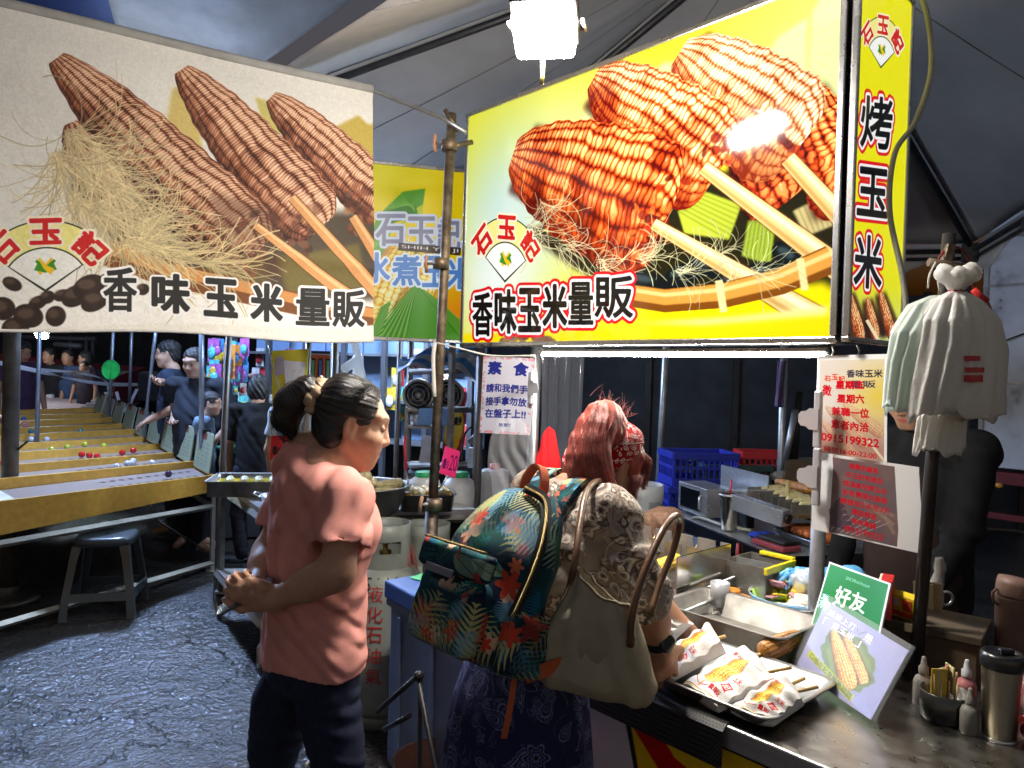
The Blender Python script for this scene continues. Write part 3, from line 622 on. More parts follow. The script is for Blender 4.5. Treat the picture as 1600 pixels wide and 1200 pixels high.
def folds(dirs, seed=0):
 """cloth folds: a few warped ridge trains (direction, frequency, height, centre, radius)"""
 r = np.random.default_rng(abs(seed))
 tr = [(_a(d)/np.linalg.norm(d), f, a, None if c is None else _a(c), rad, r.uniform(0, 6, 4), _a(r.normal(0, 1, (3, 3)))) for d, f, a, c, rad in dirs]
 def fn(P):
  o = np.zeros(len(P), np.float32)
  for d, f, a, c, rad, ph, w in tr:
   s = P@d*f+1.1*np.sin(P@w[0]*9+ph[0])+.8*np.sin(P@w[1]*17+ph[1]); m = .55+.45*np.sin(P@w[2]*11+ph[2]); v = (np.abs(np.sin(s))**1.5-.5)*a*m
   if c is not None: v = v*np.exp(-((P-c)**2).sum(1)/(rad*rad))
   o -= v
  return o
 return fn
def grooves(c, axis, n, amp, seed=0, warp=6):
 """hair combed along 'axis' through c: grooves by azimuth"""
 c, axis = _a(c), _a(axis); axis = axis/np.linalg.norm(axis); u = np.cross(axis, [.31, .2, .9]).astype(np.float32); u /= np.linalg.norm(u); v = np.cross(axis, u)
 def fn(P):
  q = P-c; a = np.arctan2(q@v, q@u); h = q@axis
  return amp*(np.sin(a*n+1.5*np.sin(h*warp*4+seed)+2*np.sin(a*3+seed))*.6+np.sin(a*n*2.3+seed*2+h*20)*.4)
 return fn
def strands(mb, starts, n, fn, r=.0012, seg=7, sides=3):
 """n tapered hair tubes; fn(k, rnd) -> list of points"""
 rd = random.Random(5)
 for k in range(n):
  p = fn(k, rd)
  if p: mb.tube(p, [r*(1-.75*i/(len(p)-1)) for i in range(len(p))], sides, cap=False)
 return mb
def rig_limb(S, pts, rs, k=.02):
 for i in range(len(pts)-1): S.u(rc(pts[i], pts[i+1], rs[i], rs[i+1]), k)
# ---------------------------------------------------------------- the two customers
def cloth_mat(name, col, **k): return M(name, col, rough=.85, var=.10, vs=14, bump=.25, bs=420, spec=.2, **k)
def bbox(*pts, pad=.15):
 p = np.array([np.asarray(q, float) for q in pts]); return p.min(0)-pad, p.max(0)+pad
def hair_mat(name, col, rough=.36):
 return M(name, col, rough=rough, var=.45, vs=60, bump=.3, bs=240, spec=.6)
def tee_rows(z0, cx=0):
 return
def pink_woman():
 yaw = math.radians(30); R = rotm(yaw); r, f = R[:, 0], R[:, 1]
 base = W(490, 1035, 2.02); base = np.array([base[0], base[1], 0.])
 t = thing('person', 'woman with black ponytail in salmon pink t-shirt, hands clasped behind her back', 'person', base, 0)
 # --- skeleton from measured joints
 hR = rotm(math.radians(14), math.radians(14)); ear = W(547, 667, 1.925); ho = ear-hR@np.array([.074, -.008, -.004])
 nb = ho+hR@np.array([0, -.02, -.07]); nk = W(488, 718, 2.02)
 shR, shL = W(543, 778, 1.865), W(466, 764, 2.13)
 elR, wrR = W(527, 893, 1.80), W(424, 938, 1.86); elL, wrL = W(420, 862, 2.09), W(401, 914, 1.93)
 hipR, hipL = W(510, 1040, 1.965), W(458, 1045, 2.075)
 knR, knL = W(543, 1262, 1.96), W(415, 1240, 2.10); anR, anL = W(523, 1436, 2.02), W(372, 1420, 2.16)
 for q in (anR, anL): q[2] = .09
 cx = lambda px, py, d=2.02: (np.linalg.inv(R)@(W(px, py, d)-base))[:2]
 S = Sdf(); head_sdf(S, ho, hR, .955)
 S.u(rc(nb, nk, .050, .056), .03)
 S.u(sect(base, R, [(.80, 0, 0, .15, .11), (1.05, 0, 0, .14, .10), (1.25, 0, .0, .15, .10), (1.36, 0, -.01, .12, .08), (1.42, 0, -.01, .05, .05)]), .04)
 rig_limb(S, [shR, elR, wrR], [.050, .041, .027], .02); rig_limb(S, [shL, elL, wrL], [.050, .040, .027], .02)
 S.u(rc(elR+(wrR-elR)*.1, elR+(wrR-elR)*.45, .040, .040), .03); S.u(rc(elL+(wrL-elL)*.1, elL+(wrL-elL)*.45, .038, .038), .03)
 dL = W(378, 936, 1.84)-wrL; hand(S, wrL, dL, np.array([.2, .3, -1.]), side=1, curl=1.0, sc=.95, thumb=.6, spread=.05)
 dR = W(392, 924, 1.83)-wrR; hand(S, wrR, dR, np.array([-.35, -.9, .3]), side=-1, curl=1.05, sc=.95, thumb=.7, spread=.05)
 for h, k, a in ((hipR, knR, anR), (hipL, knL, anL)): rig_limb(S, [h, k, a], [.075, .052, .036], .03)
 me = S.mesh('body', *bbox(ho+[0, 0, .1], wrL, wrR, anR, anL, dL+wrL, shL, shR, pad=.2), .0042, head_col(ho, hR, .955, skin=(.61, .35, .23)))
 part('body', me, skin_mat(), t, True)
 # --- t-shirt
 S = Sdf(); hx = cx(489, 1035)
 S.u(sect(base, R, [(.70, *hx, .170, .130), (.80, *hx, .178, .140), (.90, .0, .0, .176, .132), (1.05, .0, .004, .172, .13), (1.18, 0, .015, .175, .138), (1.25, 0, .012, .172, .132), (1.305, 0, -.012, .158, .108), (1.345, 0, -.026, .115, .088), (1.372, 0, -.028, .080, .070), (1.395, 0, -.026, .065, .060)], .006), .03)
 slR = shR+(elR-shR)*.66; slL = shL+(elL-shL)*.66
 pl = half(slR, elR-shR); pl2 = half(slL, elL-shL); q1, q2 = rc(shR, slR+(elR-shR)*.3, .060, .082), rc(shL, slL+(elL-shL)*.3, .066, .074)
 S.u(lambda P: np.maximum(q1(P), pl(P)), .06); S.u(lambda P: np.maximum(q2(P), pl2(P)), .03)
 S.u(rc(shR, nk+r*.02-[0, 0, .02], .056, .050), .04); S.u(rc(shL, nk-r*.02-[0, 0, .02], .056, .050), .04)
 S.u(el(W(556, 828, 1.98), (.075, .06, .06), R), .05)
 e0 = elR-shR; e0 = e0/np.linalg.norm(e0)
 S.disp(folds([((1, .3, .8), 44, .016, W(545, 880, 1.83), .16), ((.9, .2, -.5), 52, .014, W(505, 790, 1.86), .13), ((1, -.4, .1), 40, .014, W(470, 850, 1.9), .28), ((.5, -.2, 1), 62, .014, W(530, 980, 1.9), .17), ((1, .1, .9), 44, .014, W(420, 740, 1.95), .2), ((1, 0, .15), 30, .013, W(480, 990, 1.9), .27), ((1, .2, -.7), 66, .012, W(540, 815, 1.82), .10), ((1, .1, -.35), 50, .013, W(450, 770, 1.9), .2), ((.7, 0, .8), 70, .010, W(545, 1000, 1.95), .13)], 3))
 S.sub(lambda P: np.maximum(rc(shR, slR+e0*.2, .064, .071)(P), -pl(P)-.012), .002)                   # hollow sleeve mouth
 S.sub(lambda P: np.maximum(rc(nk-[0, 0, .05], nb, .062, .052)(P), -(P[:, 2]-nk[2]-.010-.25*((P-_a(nk))@_a(-f)))), .002)                # neck opening
 S.cut(lambda P: .80+.012*np.sin(P[:, 0]*20)-P[:, 2])
 me = S.mesh('shirt', *bbox(shR, shL, base+[0, 0, .8], base+[0, 0, 1.42], slR, slL, pad=.22), .0048)
 sm = cloth_mat('salmon cotton', (.78, .34, .29), sss=.0); part('shirt', me, sm, t, True)
 # collar rib and sleeve hem stitching
 mb = MB(); rib = []
 for k in range(40):
  a = 2*math.pi*k/40; q = nk+R@np.array([.064*math.cos(a), .060*math.sin(a), 0]); q[2] = nk[2]+.014-.25*((q-nk)@f); rib.append(q)
 mb.tube(rib, .0055, 8, closed=True); part('collar', mb, sm, t, True)
 # --- jeans
 S = Sdf(); pb = (hipR+hipL)/2
 S.u(sect([base[0], base[1], 0], R, [(.74, *hx, .155, .118), (.84, *hx, .160, .122), (.93, *hx, .140, .108)], .02), .03)
 for h, k, a, s in ((hipR, knR, anR, 1), (hipL, knL, anL, -1)):
  S.u(rc(h-[0, 0, .02], k, .082, .057), .025); S.u(rc(k, a-[0, 0, .03], .058, .046), .02); S.u(rc(h+(k-h)*.25-f*.02, h+(k-h)*.6-f*.012, .074, .063), .03)
 S.disp(folds([((.1, .1, 1), 75, .006, knR+[0, 0, .0], .22), ((.3, .1, 1), 60, .005, knR+[0, 0, .25], .15), ((.1, .1, 1), 70, .006, knL, .25), ((.4, .3, .9), 55, .006, hipR-[0, 0, .1], .14)], 8)); S.cut(half(anR*[1, 1, 0]+[0, 0, .06], (0, 0, -1)))
 me = S.mesh('jeans', *bbox(hipR, hipL, anR, anL, pad=.24), .0055); part('jeans', me, M('dark denim', (.016, .021, .048), rough=.8, var=.3, vs=30, bump=.3, bs=500, spec=.25), t, True)
 S = Sdf()
 for a in (anR, anL): p = a*[1, 1, 0]; S.u(rc(p+[0, 0, .05]-f*.03, p+[0, 0, .035]+f*.13, .045, .034), .02)
 S.cut(lambda P: -P[:, 2]); me = S.mesh('shoes', *bbox(anR, anL, anR+f*.2, anL+f*.2, pad=.1), .007); part('shoes', me, M('black shoe', (.02, .02, .022), rough=.5), t, True)
 # --- hair
 T = lambda x, y, z: ho+hR@(np.array([x, y, z])*.98); tie = W(506, 622, 1.995)
 S = Sdf(); S.u(el(T(0, -.016, .042), (.079, .098, .083), hR), .01); S.u(el(T(0, -.05, -.02), (.064, .055, .06), hR), .03); S.u(rc(T(0, -.05, .07), tie, .055, .028), .03)
 S.u(rc(T(.052, -.05, -.05), T(-.052, -.05, -.05), .026, .026), .03)
 S.sub(el(T(0, .088, .012), (.071, .066, .100), hR), .010)                                           # hairline
 for s in (-1, 1): S.sub(el(T(s*.078, .008, -.030), (.022, .030, .036), hR), .006)
 S.sub(half(T(0, 0, -.085), hR@np.array([0, .35, 1.])*-1) if False else el(T(0, .02, -.13), (.09, .08, .055), hR), .01)
 S.disp(grooves(tie, T(0, .1, .05)-tie, 46, .0008, 2)); S.disp(grooves(tie, T(0, .1, .05)-tie, 13, .0016, 5))
 hm = hair_mat('black hair', (.012, .011, .012), .30)
 me = S.mesh('hair', *bbox(ho, tie, pad=.15), .0030); h = part('hair', me, hm, t, True)
 pc = [tie, W(480, 612, 2.0), W(456, 628, 2.0), W(447, 655, 2.0), W(457, 682, 1.99)]
 S = Sdf(); rig_limb(S, pc, [.022, .040, .043, .036, .012], .02); S.disp(lambda P: .0009*np.sin(np.arctan2(P[:, 1]-pc[2][1], P[:, 0]-pc[2][0]+(P[:, 2]-pc[2][2])*.4)*30+P[:, 2]*70))
 me = S.mesh('ponytail', *bbox(*pc, pad=.1), .0032); pt = part('ponytail', me, hm, t, True)
 mb = MB()
 def pony(k, rd):
  g = lambda s: max(-1.9*s, min(1.9*s, rd.gauss(0, s))); o = np.array([g(.016) for _ in range(3)]); e = np.array([g(.014), g(.014), g(.016)-.008])
  return bez([pc[0]+o*.2, pc[1]+o*1.1, pc[2]+o*1.3, pc[3]+o*1.2+e*.4, pc[4]+o*.8+e*.7], 14)
 strands(mb, None, 420, pony, .0009)
 tieN = T(0, .1, .05)-tie; tieN = tieN/np.linalg.norm(tieN)
 def scalp(k, rd):                                                    # long combed strands lying on the scalp, gathered at the tie
  a = rd.uniform(-2.4, 2.4); b = rd.uniform(.35, .95); s0 = hR@np.array([math.sin(a)*.083*math.cos(b*.7), .030*math.cos(a)-.005, .045+.075*math.sin(b*1.5)*math.cos(a*.45)])
  p = []
  for i in range(8):
   u = i/7; q = ho+s0*(1-u)+(tie-ho)*u; d = q-T(0, -.016, .042); l = hR.T@d; n = math.sqrt((l[0]/.081)**2+(l[1]/.100)**2+(l[2]/.085)**2)
   if n < 1.0 and n > .2: q = T(0, -.016, .042)+d/n*1.005
   p.append(q+np.array([rd.gauss(0, .0008) for _ in range(3)]))
  return p
 strands(mb, None, 380, scalp, .0007)
 def fly(k, rd):
  a = rd.uniform(-1.2, 1.2); s = T(math.sin(a)*.07, .03*math.cos(a)-.03, .118-.02*abs(a)); d = hR@np.array([rd.gauss(0, .3), -.6, rd.uniform(.1, .6)])
  return [s, s+d*.015, s+d*.03+np.array([0, 0, -.004]), s+d*.045+np.array([0, 0, -.013])]
 strands(mb, None, 26, fly, .0006)
 part('stray_strands', mb, hair_mat('fine black hair', (.008, .007, .007), .5), t, True)
 # scrunchie with pearls
 ax = W(480, 612, 2.0)-tie; ax /= np.linalg.norm(ax); u = np.cross(ax, [0, 0, 1]); u /= np.linalg.norm(u); v = np.cross(ax, u); ring = []; rr = []
 for k in range(48):
  a = 2*math.pi*k/48; rad = .036+.006*math.sin(a*9); ring.append(tie+ax*(.012+.006*math.sin(a*7))+(u*math.cos(a)+v*math.sin(a))*rad); rr.append(.017+.006*math.sin(a*11+1))
 mb = MB(); mb.tube(ring, rr, 10, closed=True); sc = part('scrunchie', mb, cloth_mat('beige satin', (.62, .45, .30)), t, True)
 for a in (.3, 1.3, 2.3, 3.6, 4.6, 5.5): part('pearl', MB().ball(tie+ax*.024+(u*math.cos(a)+v*math.sin(a))*.052, .0048, 10, 7), M('pearl', (.8, .78, .72), rough=.2, coat=.5), sc).matrix_parent_inverse = mmat(sc).inverted()
 # fine necklace
 mb = MB(); nl = []
 for k in range(60):
  a = 2*math.pi*k/60; q = nk+R@np.array([.0605*math.cos(a), .062*math.sin(a), 0]); q[2] = nk[2]+.024-.34*((q-nk)@f); nl.append(q)
 mb.tube(nl, .0009, 5, closed=True); part('necklace', mb, M('thin gold', (.7, .5, .2), rough=.3, metal=1), t, True)
 # shirt print on the chest
 # phone held behind her
 c = W(383, 932, 1.86); ph = solo('mobile_phone', MB().box(c, (.075, .15, .009), R=Matrix(np.array(rotm(math.radians(200), .5)).tolist()), bev=.004), M('dark glass', (.02, .02, .025), rough=.12, coat=.6), 'dark mobile phone in the clasped hands of the woman in pink', 'phone', loc=c)
 return t
def box_print(name, img, scale, rough=.8, bump=.2, rot=(0, 0, 0), bs=500):
 m, nt, b = _nt(name); L = nt.links; tc = nt.nodes.new('ShaderNodeTexCoord'); mp = nt.nodes.new('ShaderNodeMapping'); mp.inputs['Scale'].default_value = (scale,)*3; mp.inputs['Rotation'].default_value = rot
 t = nt.nodes.new('ShaderNodeTexImage'); t.image = img; t.projection = 'BOX'; t.projection_blend = .25; L.new(tc.outputs['Object'], mp.inputs[0]); L.new(mp.outputs[0], t.inputs[0]); L.new(t.outputs[0], b.inputs['Base Color'])
 b.inputs['Roughness'].default_value = rough; b.inputs['Specular IOR Level'].default_value = .25; n2 = _noise(nt, bs, 3, .6); bp = nt.nodes.new('ShaderNodeBump'); bp.inputs['Strength'].default_value = bump; bp.inputs['Distance'].default_value = .004
 L.new(n2.outputs[0], bp.inputs['Height']); L.new(bp.outputs[0], b.inputs['Normal']); return m
def art_paisley(pal, bg, n=46, seed=4, sz=(26, 80)):
 c = Cv(512, 512, bg); rd = np.random.default_rng(seed)
 for k in range(n):
  x, y, R_ = rd.uniform(0, 512), rd.uniform(0, 512), rd.uniform(*sz)*(1 if k < n*.5 else .5); rot = rd.uniform(0, 6.28); t = np.linspace(0, 2*np.pi, 48, endpoint=False); fl = rd.random() < .25
  for j, f in enumerate((1, .86, .74, .58, .46, .3, .18)):
   rr = R_*f; q = []
   for a in t:
    if fl: rad = rr*(1+.22*math.cos(6*a)); px, py = rad*math.cos(a), rad*math.sin(a)
    else: rad = rr*(1+.05*math.sin(16*a)*(f > .8)); px, py = rad*1.25*math.cos(a), rad*1.05*math.sin(a)*abs(math.sin(a/2))**1.2; py += .45*px*max(0, px)/R_
    q.append((x+px*math.cos(rot)-py*math.sin(rot), y+px*math.sin(rot)+py*math.cos(rot)))
   for ox in (-512, 0, 512):
    for oy in (-512, 0, 512):
     qq = np.array(q)+(ox, oy)
     if qq.max(0).min() > 0 and qq.min(0).max() < 512: c.poly(qq, pal[(k+j*3) % len(pal)], .9)
  for j in range(3):
   a = rd.uniform(0, 6.28); pts = [(x+R_*1.2*math.cos(a+u*2)*(1+u*.4), y+R_*1.2*math.sin(a+u*2)*(1+u*.4)) for u in np.linspace(0, 1, 10)]; c.line(pts, 2.2, pal[(k+j) % len(pal)], .9)
 return c
def art_jungle():
 c = Cv(640, 640, (.02, .15, .22)); rd = np.random.default_rng(9); n = vnoise(640, 640, 6, 3); c.put(np.clip((n-.45)*5, 0, 1), (.03, .30, .34))
 greens = [(.05, .42, .42), (.10, .34, .26), (.62, .74, .62), (.75, .72, .48), (.12, .45, .60), (.04, .10, .22), (.45, .62, .72)]
 for k in range(70):
  x, y, L, a = rd.uniform(0, 640), rd.uniform(0, 640), rd.uniform(60, 150), rd.uniform(0, 6.28); col = greens[k % len(greens)]; d = np.array([math.cos(a), math.sin(a)]); nn = np.array([-d[1], d[0]]); kind = k % 3
  for ox in (-640, 0, 640):
   for oy in (-640, 0, 640):
    o = np.array([x+ox, y+oy])
    if (o < -160).any() or (o > 800).any(): continue
    if kind < 2:
     for i in range(11):
      u = i/10; w = math.sin(u*2.6+.35)*L*.45
      for s in (-1, 1): p = o+d*u*L; q = p+d*w*.5+nn*s*w; c.line([p, (p*.5+q*.5)+d*3, q], 10-4*kind, col, .95, 2)
     c.line([o, o+d*L], 3, col)
    else:
     t = np.linspace(0, 1, 16); wv = np.sin(t*np.pi)**.8*L*.2; c.poly(np.r_[o+np.outer(t*L, d)+np.outer(wv, nn), (o+np.outer(t*L, d)-np.outer(wv, nn))[::-1]], col, .95); c.line([o, o+d*L], 2, np.array(col)*.5)
 for k in range(26):
  x, y, r_ = rd.uniform(0, 640), rd.uniform(0, 640), rd.uniform(14, 34); col = [(.86, .28, .18), (.90, .45, .30), (.92, .75, .62)][k % 3]
  for i in range(6): a = i*1.05+k; c.ell((x+math.cos(a)*r_*.6, y+math.sin(a)*r_*.6), r_*.6, r_*.3, col, .95, math.degrees(a))
 return c
def strip(mb, pts, nrm, w, th):
 """flat strap along pts: nrm(i) out of the strap's face"""
 pts = [np.asarray(p, float) for p in pts]; vs = []; fs = []; m = len(pts)
 for i, p in enumerate(pts):
  d = pts[min(i+1, m-1)]-pts[max(i-1, 0)]; d = d/np.linalg.norm(d); n = np.asarray(nrm(i) if callable(nrm) else nrm, float); n = n-d*(n@d); n /= np.linalg.norm(n); s = np.cross(d, n)*w/2; h = n*th/2
  vs += [p-s-h, p+s-h, p+s+h, p-s+h]
 for i in range(m-1):
  for k in range(4): fs.append((i*4+k, i*4+(k+1) % 4, i*4+4+(k+1) % 4, i*4+4+k))
 fs += [(3, 2, 1, 0), (m*4-4, m*4-3, m*4-2, m*4-1)]; mb.add(vs, fs, False); return mb
def bez(pts, n=24):
 """smooth curve through the points"""
 p = np.array([np.asarray(q, float) for q in pts]); p = np.r_[[2*p[0]-p[1]], p, [2*p[-1]-p[-2]]]; o = []
 for i in range(1, len(p)-2):
  for t in np.linspace(0, 1, max(2, n//(len(p)-3)), endpoint=i == len(p)-3):
   o.append(.5*(2*p[i]+(p[i+1]-p[i-1])*t+(2*p[i-1]-5*p[i]+4*p[i+1]-p[i+2])*t*t+(3*p[i]-p[i-1]-3*p[i+1]+p[i+2])*t**3))
 return o
def red_woman():
 yaw = math.radians(42); n = np.array([math.cos(yaw), math.sin(yaw), 0]); r = np.array([n[1], -n[0], 0])
 pel, nk = W(812, 1090, 1.66), W(893, 772, 1.80); base = np.array([pel[0], pel[1], 0.])
 t = thing('person', 'woman with pink red hair and bandana in a paisley blouse, bending over the counter', 'person', base)
 up = nk-pel; Ln = np.linalg.norm(up); up /= Ln; fr = n-up*(n@up); fr /= np.linalg.norm(fr); rt = np.cross(fr, up); TR = np.stack([rt, fr, up], 1)
 hR = rotm(math.radians(34), math.radians(30)); ear = W(973, 735, 1.775); ho = ear-hR@np.array([.076, -.010, -.004])
 shR, shL = W(952, 806, 1.665), W(838, 772, 1.93); elR, wrR = W(1003, 925, 1.60), W(1032, 1010, 1.66); elL, wrL = W(985, 890, 1.98), W(1068, 985, 1.97)
 S = Sdf(); head_sdf(S, ho, hR, .98); S.u(rc(ho+hR@np.array([0, -.02, -.06]), nk, .05, .056), .03)
 S.u(sect(pel, TR, [(-.05, 0, 0, .14, .1), (.2, 0, 0, .13, .09), (Ln-.12, 0, 0, .15, .09), (Ln-.03, 0, 0, .1, .07), (Ln, 0, 0, .06, .05)]), .03)
 rig_limb(S, [shR, elR, wrR], [.048, .040, .027]); rig_limb(S, [shL, elL, wrL], [.048, .040, .027]); S.u(rc(elR+(wrR-elR)*.1, elR+(wrR-elR)*.5, .040, .037), .03)
 hand(S, wrR, W(1040, 1062, 1.70)-wrR, (.3, -.9, .2), side=-1, curl=.45, sc=.95); hand(S, wrL, W(1100, 1010, 1.98)-wrL, (0, -.2, 1), side=-1, curl=.3, sc=.95)
 ank = [base+r*.09+[0, 0, .08], base-r*.09+[0, 0, .08]]
 for s, a in zip((1, -1), ank): rig_limb(S, [pel+r*s*.09, base+r*s*.09+[0, 0, .48]+n*.02, a], [.07, .05, .035], .03); S.u(rc(a-n*.02, a+n*.12-[0, 0, .05], .036, .028), .02)
 me = S.mesh('body', *bbox(ho, wrR, wrL, shL, shR, W(1045, 1080, 1.7), W(1110, 1020, 1.98), *ank, base+n*.2, pad=.17), .0046, head_col(ho, hR, .98, skin=(.50, .27, .17))); part('body', me, skin_mat(), t, True)
 # blouse with rolled sleeves
 S = Sdf(); S.u(sect(pel, TR, [(.02, 0, 0, .158, .118), (.08, 0, 0, .157, .118), (.18, 0, .0, .155, .115), (Ln-.17, 0, -.01, .172, .118), (Ln-.08, 0, -.02, .148, .095), (Ln-.02, 0, -.012, .095, .07), (Ln+.015, 0, 0, .062, .058)], .03), .03)
 cf = elR+(wrR-elR)*.22; pl = half(cf, wrR-elR); cL = elL+(wrL-elL)*.2; plL = half(cL, wrL-elL); q1, q2, q3, q4 = rc(shR, elR, .066, .060), rc(elR, cf+(wrR-elR)*.3, .058, .060), rc(shL, elL, .066, .058), rc(elL, cL+(wrL-elL)*.3, .056, .058)
 S.u(q1, .04); S.u(lambda P: np.maximum(q2(P), pl(P)), .02); S.u(q3, .04); S.u(lambda P: np.maximum(q4(P), plL(P)), .02); S.u(rc(shR, nk-up*.03, .056, .055), .04); S.u(rc(shL, nk-up*.03, .056, .055), .04)
 mid = shR+(elR-shR)*.62; ax = (elR-shR)/np.linalg.norm(elR-shR); S.u(lambda P: np.maximum(rc(mid-ax*.1, mid+ax*.1, .071, .072)(P), np.abs((P-_a(mid))@_a(ax))-.012), .008)   # rolled cuff
 S.disp(folds([((.5, .2, 1), 48, .010, mid, .16), ((1, .1, .3), 40, .010, W(880, 860, 1.66), .2), ((.4, -.3, 1), 46, .009, W(850, 960, 1.6), .2), ((1, .2, .9), 60, .008, elR, .12), ((.8, 0, -.6), 44, .008, W(900, 790, 1.7), .15)], 12))
 S.sub(lambda P: np.maximum(rc(nk-up*.06, ho+hR@np.array([0, -.02, -.07]), .056, .052)(P), -((P-_a(nk))@_a(up))-.0), .002)
 bl = box_print('paisley cloth', art_paisley([(.80, .77, .72), (.36, .32, .30), (.58, .50, .44), (.90, .88, .85), (.50, .36, .28), (.30, .30, .31), (.72, .66, .58)], (.60, .55, .50), 90, 4, (22, 62)).image('paisley'), 3.4, rough=.6)
 me = S.mesh('blouse', *bbox(shR, shL, pel-up*.1, nk, cf, cL, pad=.22), .0048); part('blouse', me, bl, t, True)
 # long dark patterned skirt
 S = Sdf(); S.u(sect(base, rotm(yaw), [(.10, 0, -.02, .25, .21), (.5, 0, -.01, .21, .17), (.85, 0, 0, .175, .135), (1.02, 0, .03, .14, .105)], .02), .02); S.disp(lambda P: .011*np.sin(np.arctan2(P[:, 1]-base[1], P[:, 0]-base[0])*17+2*np.sin(P[:, 2]*7))*np.clip(1.05-P[:, 2], 0, 1))
 me = S.mesh('skirt', *bbox(base, base+[0, 0, 1.05], pad=.3), .007); part('skirt', me, box_print('navy print cloth', art_paisley([(.16, .18, .34), (.34, .38, .56), (.08, .08, .16), (.45, .48, .62)], (.13, .15, .30), 50, 8, (20, 60)).image('navy print'), 3.5), t, True)
 # hair
 T = lambda x, y, z: ho+hR@(np.array([x, y, z])*.98); tie = T(0, -.055, .125); S = Sdf()
 S.u(el(T(0, -.014, .040), (.080, .099, .086), hR), .01); S.u(el(T(0, -.05, -.03), (.066, .055, .07), hR), .03); S.u(el(tie, (.03, .03, .022), hR), .03)
 S.u(rc(T(.066, .035, .05), T(.068, .055, -.07), .018, .008), .02); S.u(rc(T(-.066, .035, .05), T(-.068, .055, -.07), .018, .008), .02)
 S.sub(el(T(0, .085, -.025), (.062, .058, .084), hR), .008)
 for s in (-1, 1): S.sub(el(T(s*.080, -.006, -.012), (.022, .022, .036), hR), .006)
 S.disp(grooves(tie, T(0, 0, -.05)-tie, 50, .0008, 2)); S.disp(grooves(tie, T(0, 0, -.05)-tie, 15, .0014, 6))
 hm = hair_mat('copper pink hair', (.44, .085, .06), .46); hm2 = hair_mat('light pink hair', (.62, .22, .19), .4)
 me = S.mesh('hair', *bbox(ho, tie, pad=.16), .0032); part('hair', me, hm, t, True)
 tails = [[tie, T(.0, -.10, .10), W(905, 690, 1.79), W(900, 735, 1.76), W(915, 770, 1.75)], [tie, T(.03, -.105, .10), W(922, 690, 1.76), W(925, 735, 1.735), W(945, 778, 1.73)], [tie, T(.05, -.09, .09), W(938, 690, 1.75), W(944, 735, 1.73), W(962, 788, 1.74)]]
 S = Sdf()
 for tl in tails: rig_limb(S, bez(tl, 9), [.02, .022, .023, .023, .022, .021, .019, .015, .008, .006, .004], .02)
 S.disp(lambda P: .0007*np.sin(((P-_a(tie))@_a(CR))*330+2*np.sin(P[:, 2]*40))+.0005*np.sin(((P-_a(tie))@_a(CR))*610+P[:, 2]*60)); me = S.mesh('ponytail', *bbox(*[q for tl in tails for q in tl], pad=.07), .0032); part('ponytail', me, hm, t, True)
 mbs = [MB(), MB()]
 for q in range(2):
  def fall(k, rd):
   a, b = rd.choice([(0, 1), (1, 2)]); u = rd.random(); tl = [tails[a][i]*(1-u)+tails[b][i]*u for i in range(5)]; j = np.array([rd.gauss(0, 1) for _ in range(3)])
   o = -CF*.021*rd.uniform(.7, 1.2); return bez([tl[0]+j*.004, tl[1]+j*.008+o*.7, tl[2]+j*.009+o, tl[3]+j*.010+o, tl[4]+j*.012+o*.6-[0, 0, rd.uniform(-.01, .03)]], 12)
  strands(mbs[q], None, 420, fall, .0008)
  def front(k, rd):
   s = 1; u = rd.random(); a0 = T(.055+.02*u, .045*u+.01, .085-.02*u); j = np.array([rd.gauss(0, .003) for _ in range(3)])
   return bez([a0, T(.080, .030+.035*u, .05)+j, T(.078, .045+.035*u, -.01)+j, W(985+18*u, 745, 1.76)+j, W(978+18*u, 790-12*u, 1.755)+j*2], 12)
  strands(mbs[q], None, 170, front, .0008)
  def over(k, rd):
   a = rd.uniform(-1.9, 1.9); s0 = np.array([math.sin(a)*.08, math.cos(a)*.095, .06]); c0 = np.array([0, -.014, .04]); p = []
   for i in range(8):
    u = i/7; l = s0*(1-u)+np.array([0, -.055, .125])*u; d = l-c0; m = math.sqrt((d[0]/.0815)**2+(d[1]/.1005)**2+(d[2]/.0875)**2); p.append(T(*(c0+d/m*(1 if m < 1.02 else m)*1.0)))
   return p
  strands(mbs[q], None, 260, over, .0007)
 def spike(k, rd):
  d = hR@np.array([rd.gauss(0, .5), rd.gauss(-.1, .5), 1.]); d /= np.linalg.norm(d); s = tie+hR@np.array([rd.gauss(0, .02), rd.gauss(0, .02), .01]); L = rd.uniform(.014, .045); q = np.array([rd.gauss(0, .006) for _ in range(3)]); return [s, s+d*L*.4+q*.3, s+d*L*.75+q, s+d*L+q*2]
 strands(mbs[0], None, 90, spike, .0006)
 part('hair_strands', mbs[0], hm, t, True); part('hair_highlights', mbs[1], hm2, t, True)
 # bandana headband
 ba = Cv(256, 256, (.62, .05, .06)); rd = np.random.default_rng(2)
 for k in range(60):
  x, y = rd.uniform(0, 256, 2)
  if k % 3: ba.ell((x, y), 4, 4, (.93, .90, .88))
  else: ba.ell((x, y), 18, 11, (.92, .88, .86), 1, k*31); ba.ell((x, y), 12, 7, (.65, .07, .08), 1, k*31); ba.ell((x, y), 6, 4, (.92, .88, .86), 1, k*31)
 for y in (20, 110, 200): ba.rect(0, y, 256, y+4, (.92, .88, .86))
 mb = MB(); Nn = 64; rows = []
 for j, (w0, off) in enumerate(((-.034, .0), (-.02, .005), (0, .0065), (.02, .005), (.034, .0))):
  for k in range(Nn):
   a = 2*math.pi*k/Nn; ca, sa = math.cos(a), math.sin(a); e = 1/math.sqrt((ca/.083)**2+(sa/.096)**2)*.985+off+.0012*math.sin(a*15+w0*90); rows.append(T(ca*e, -.030+w0+.42*sa*e, .036+sa*e*.96))
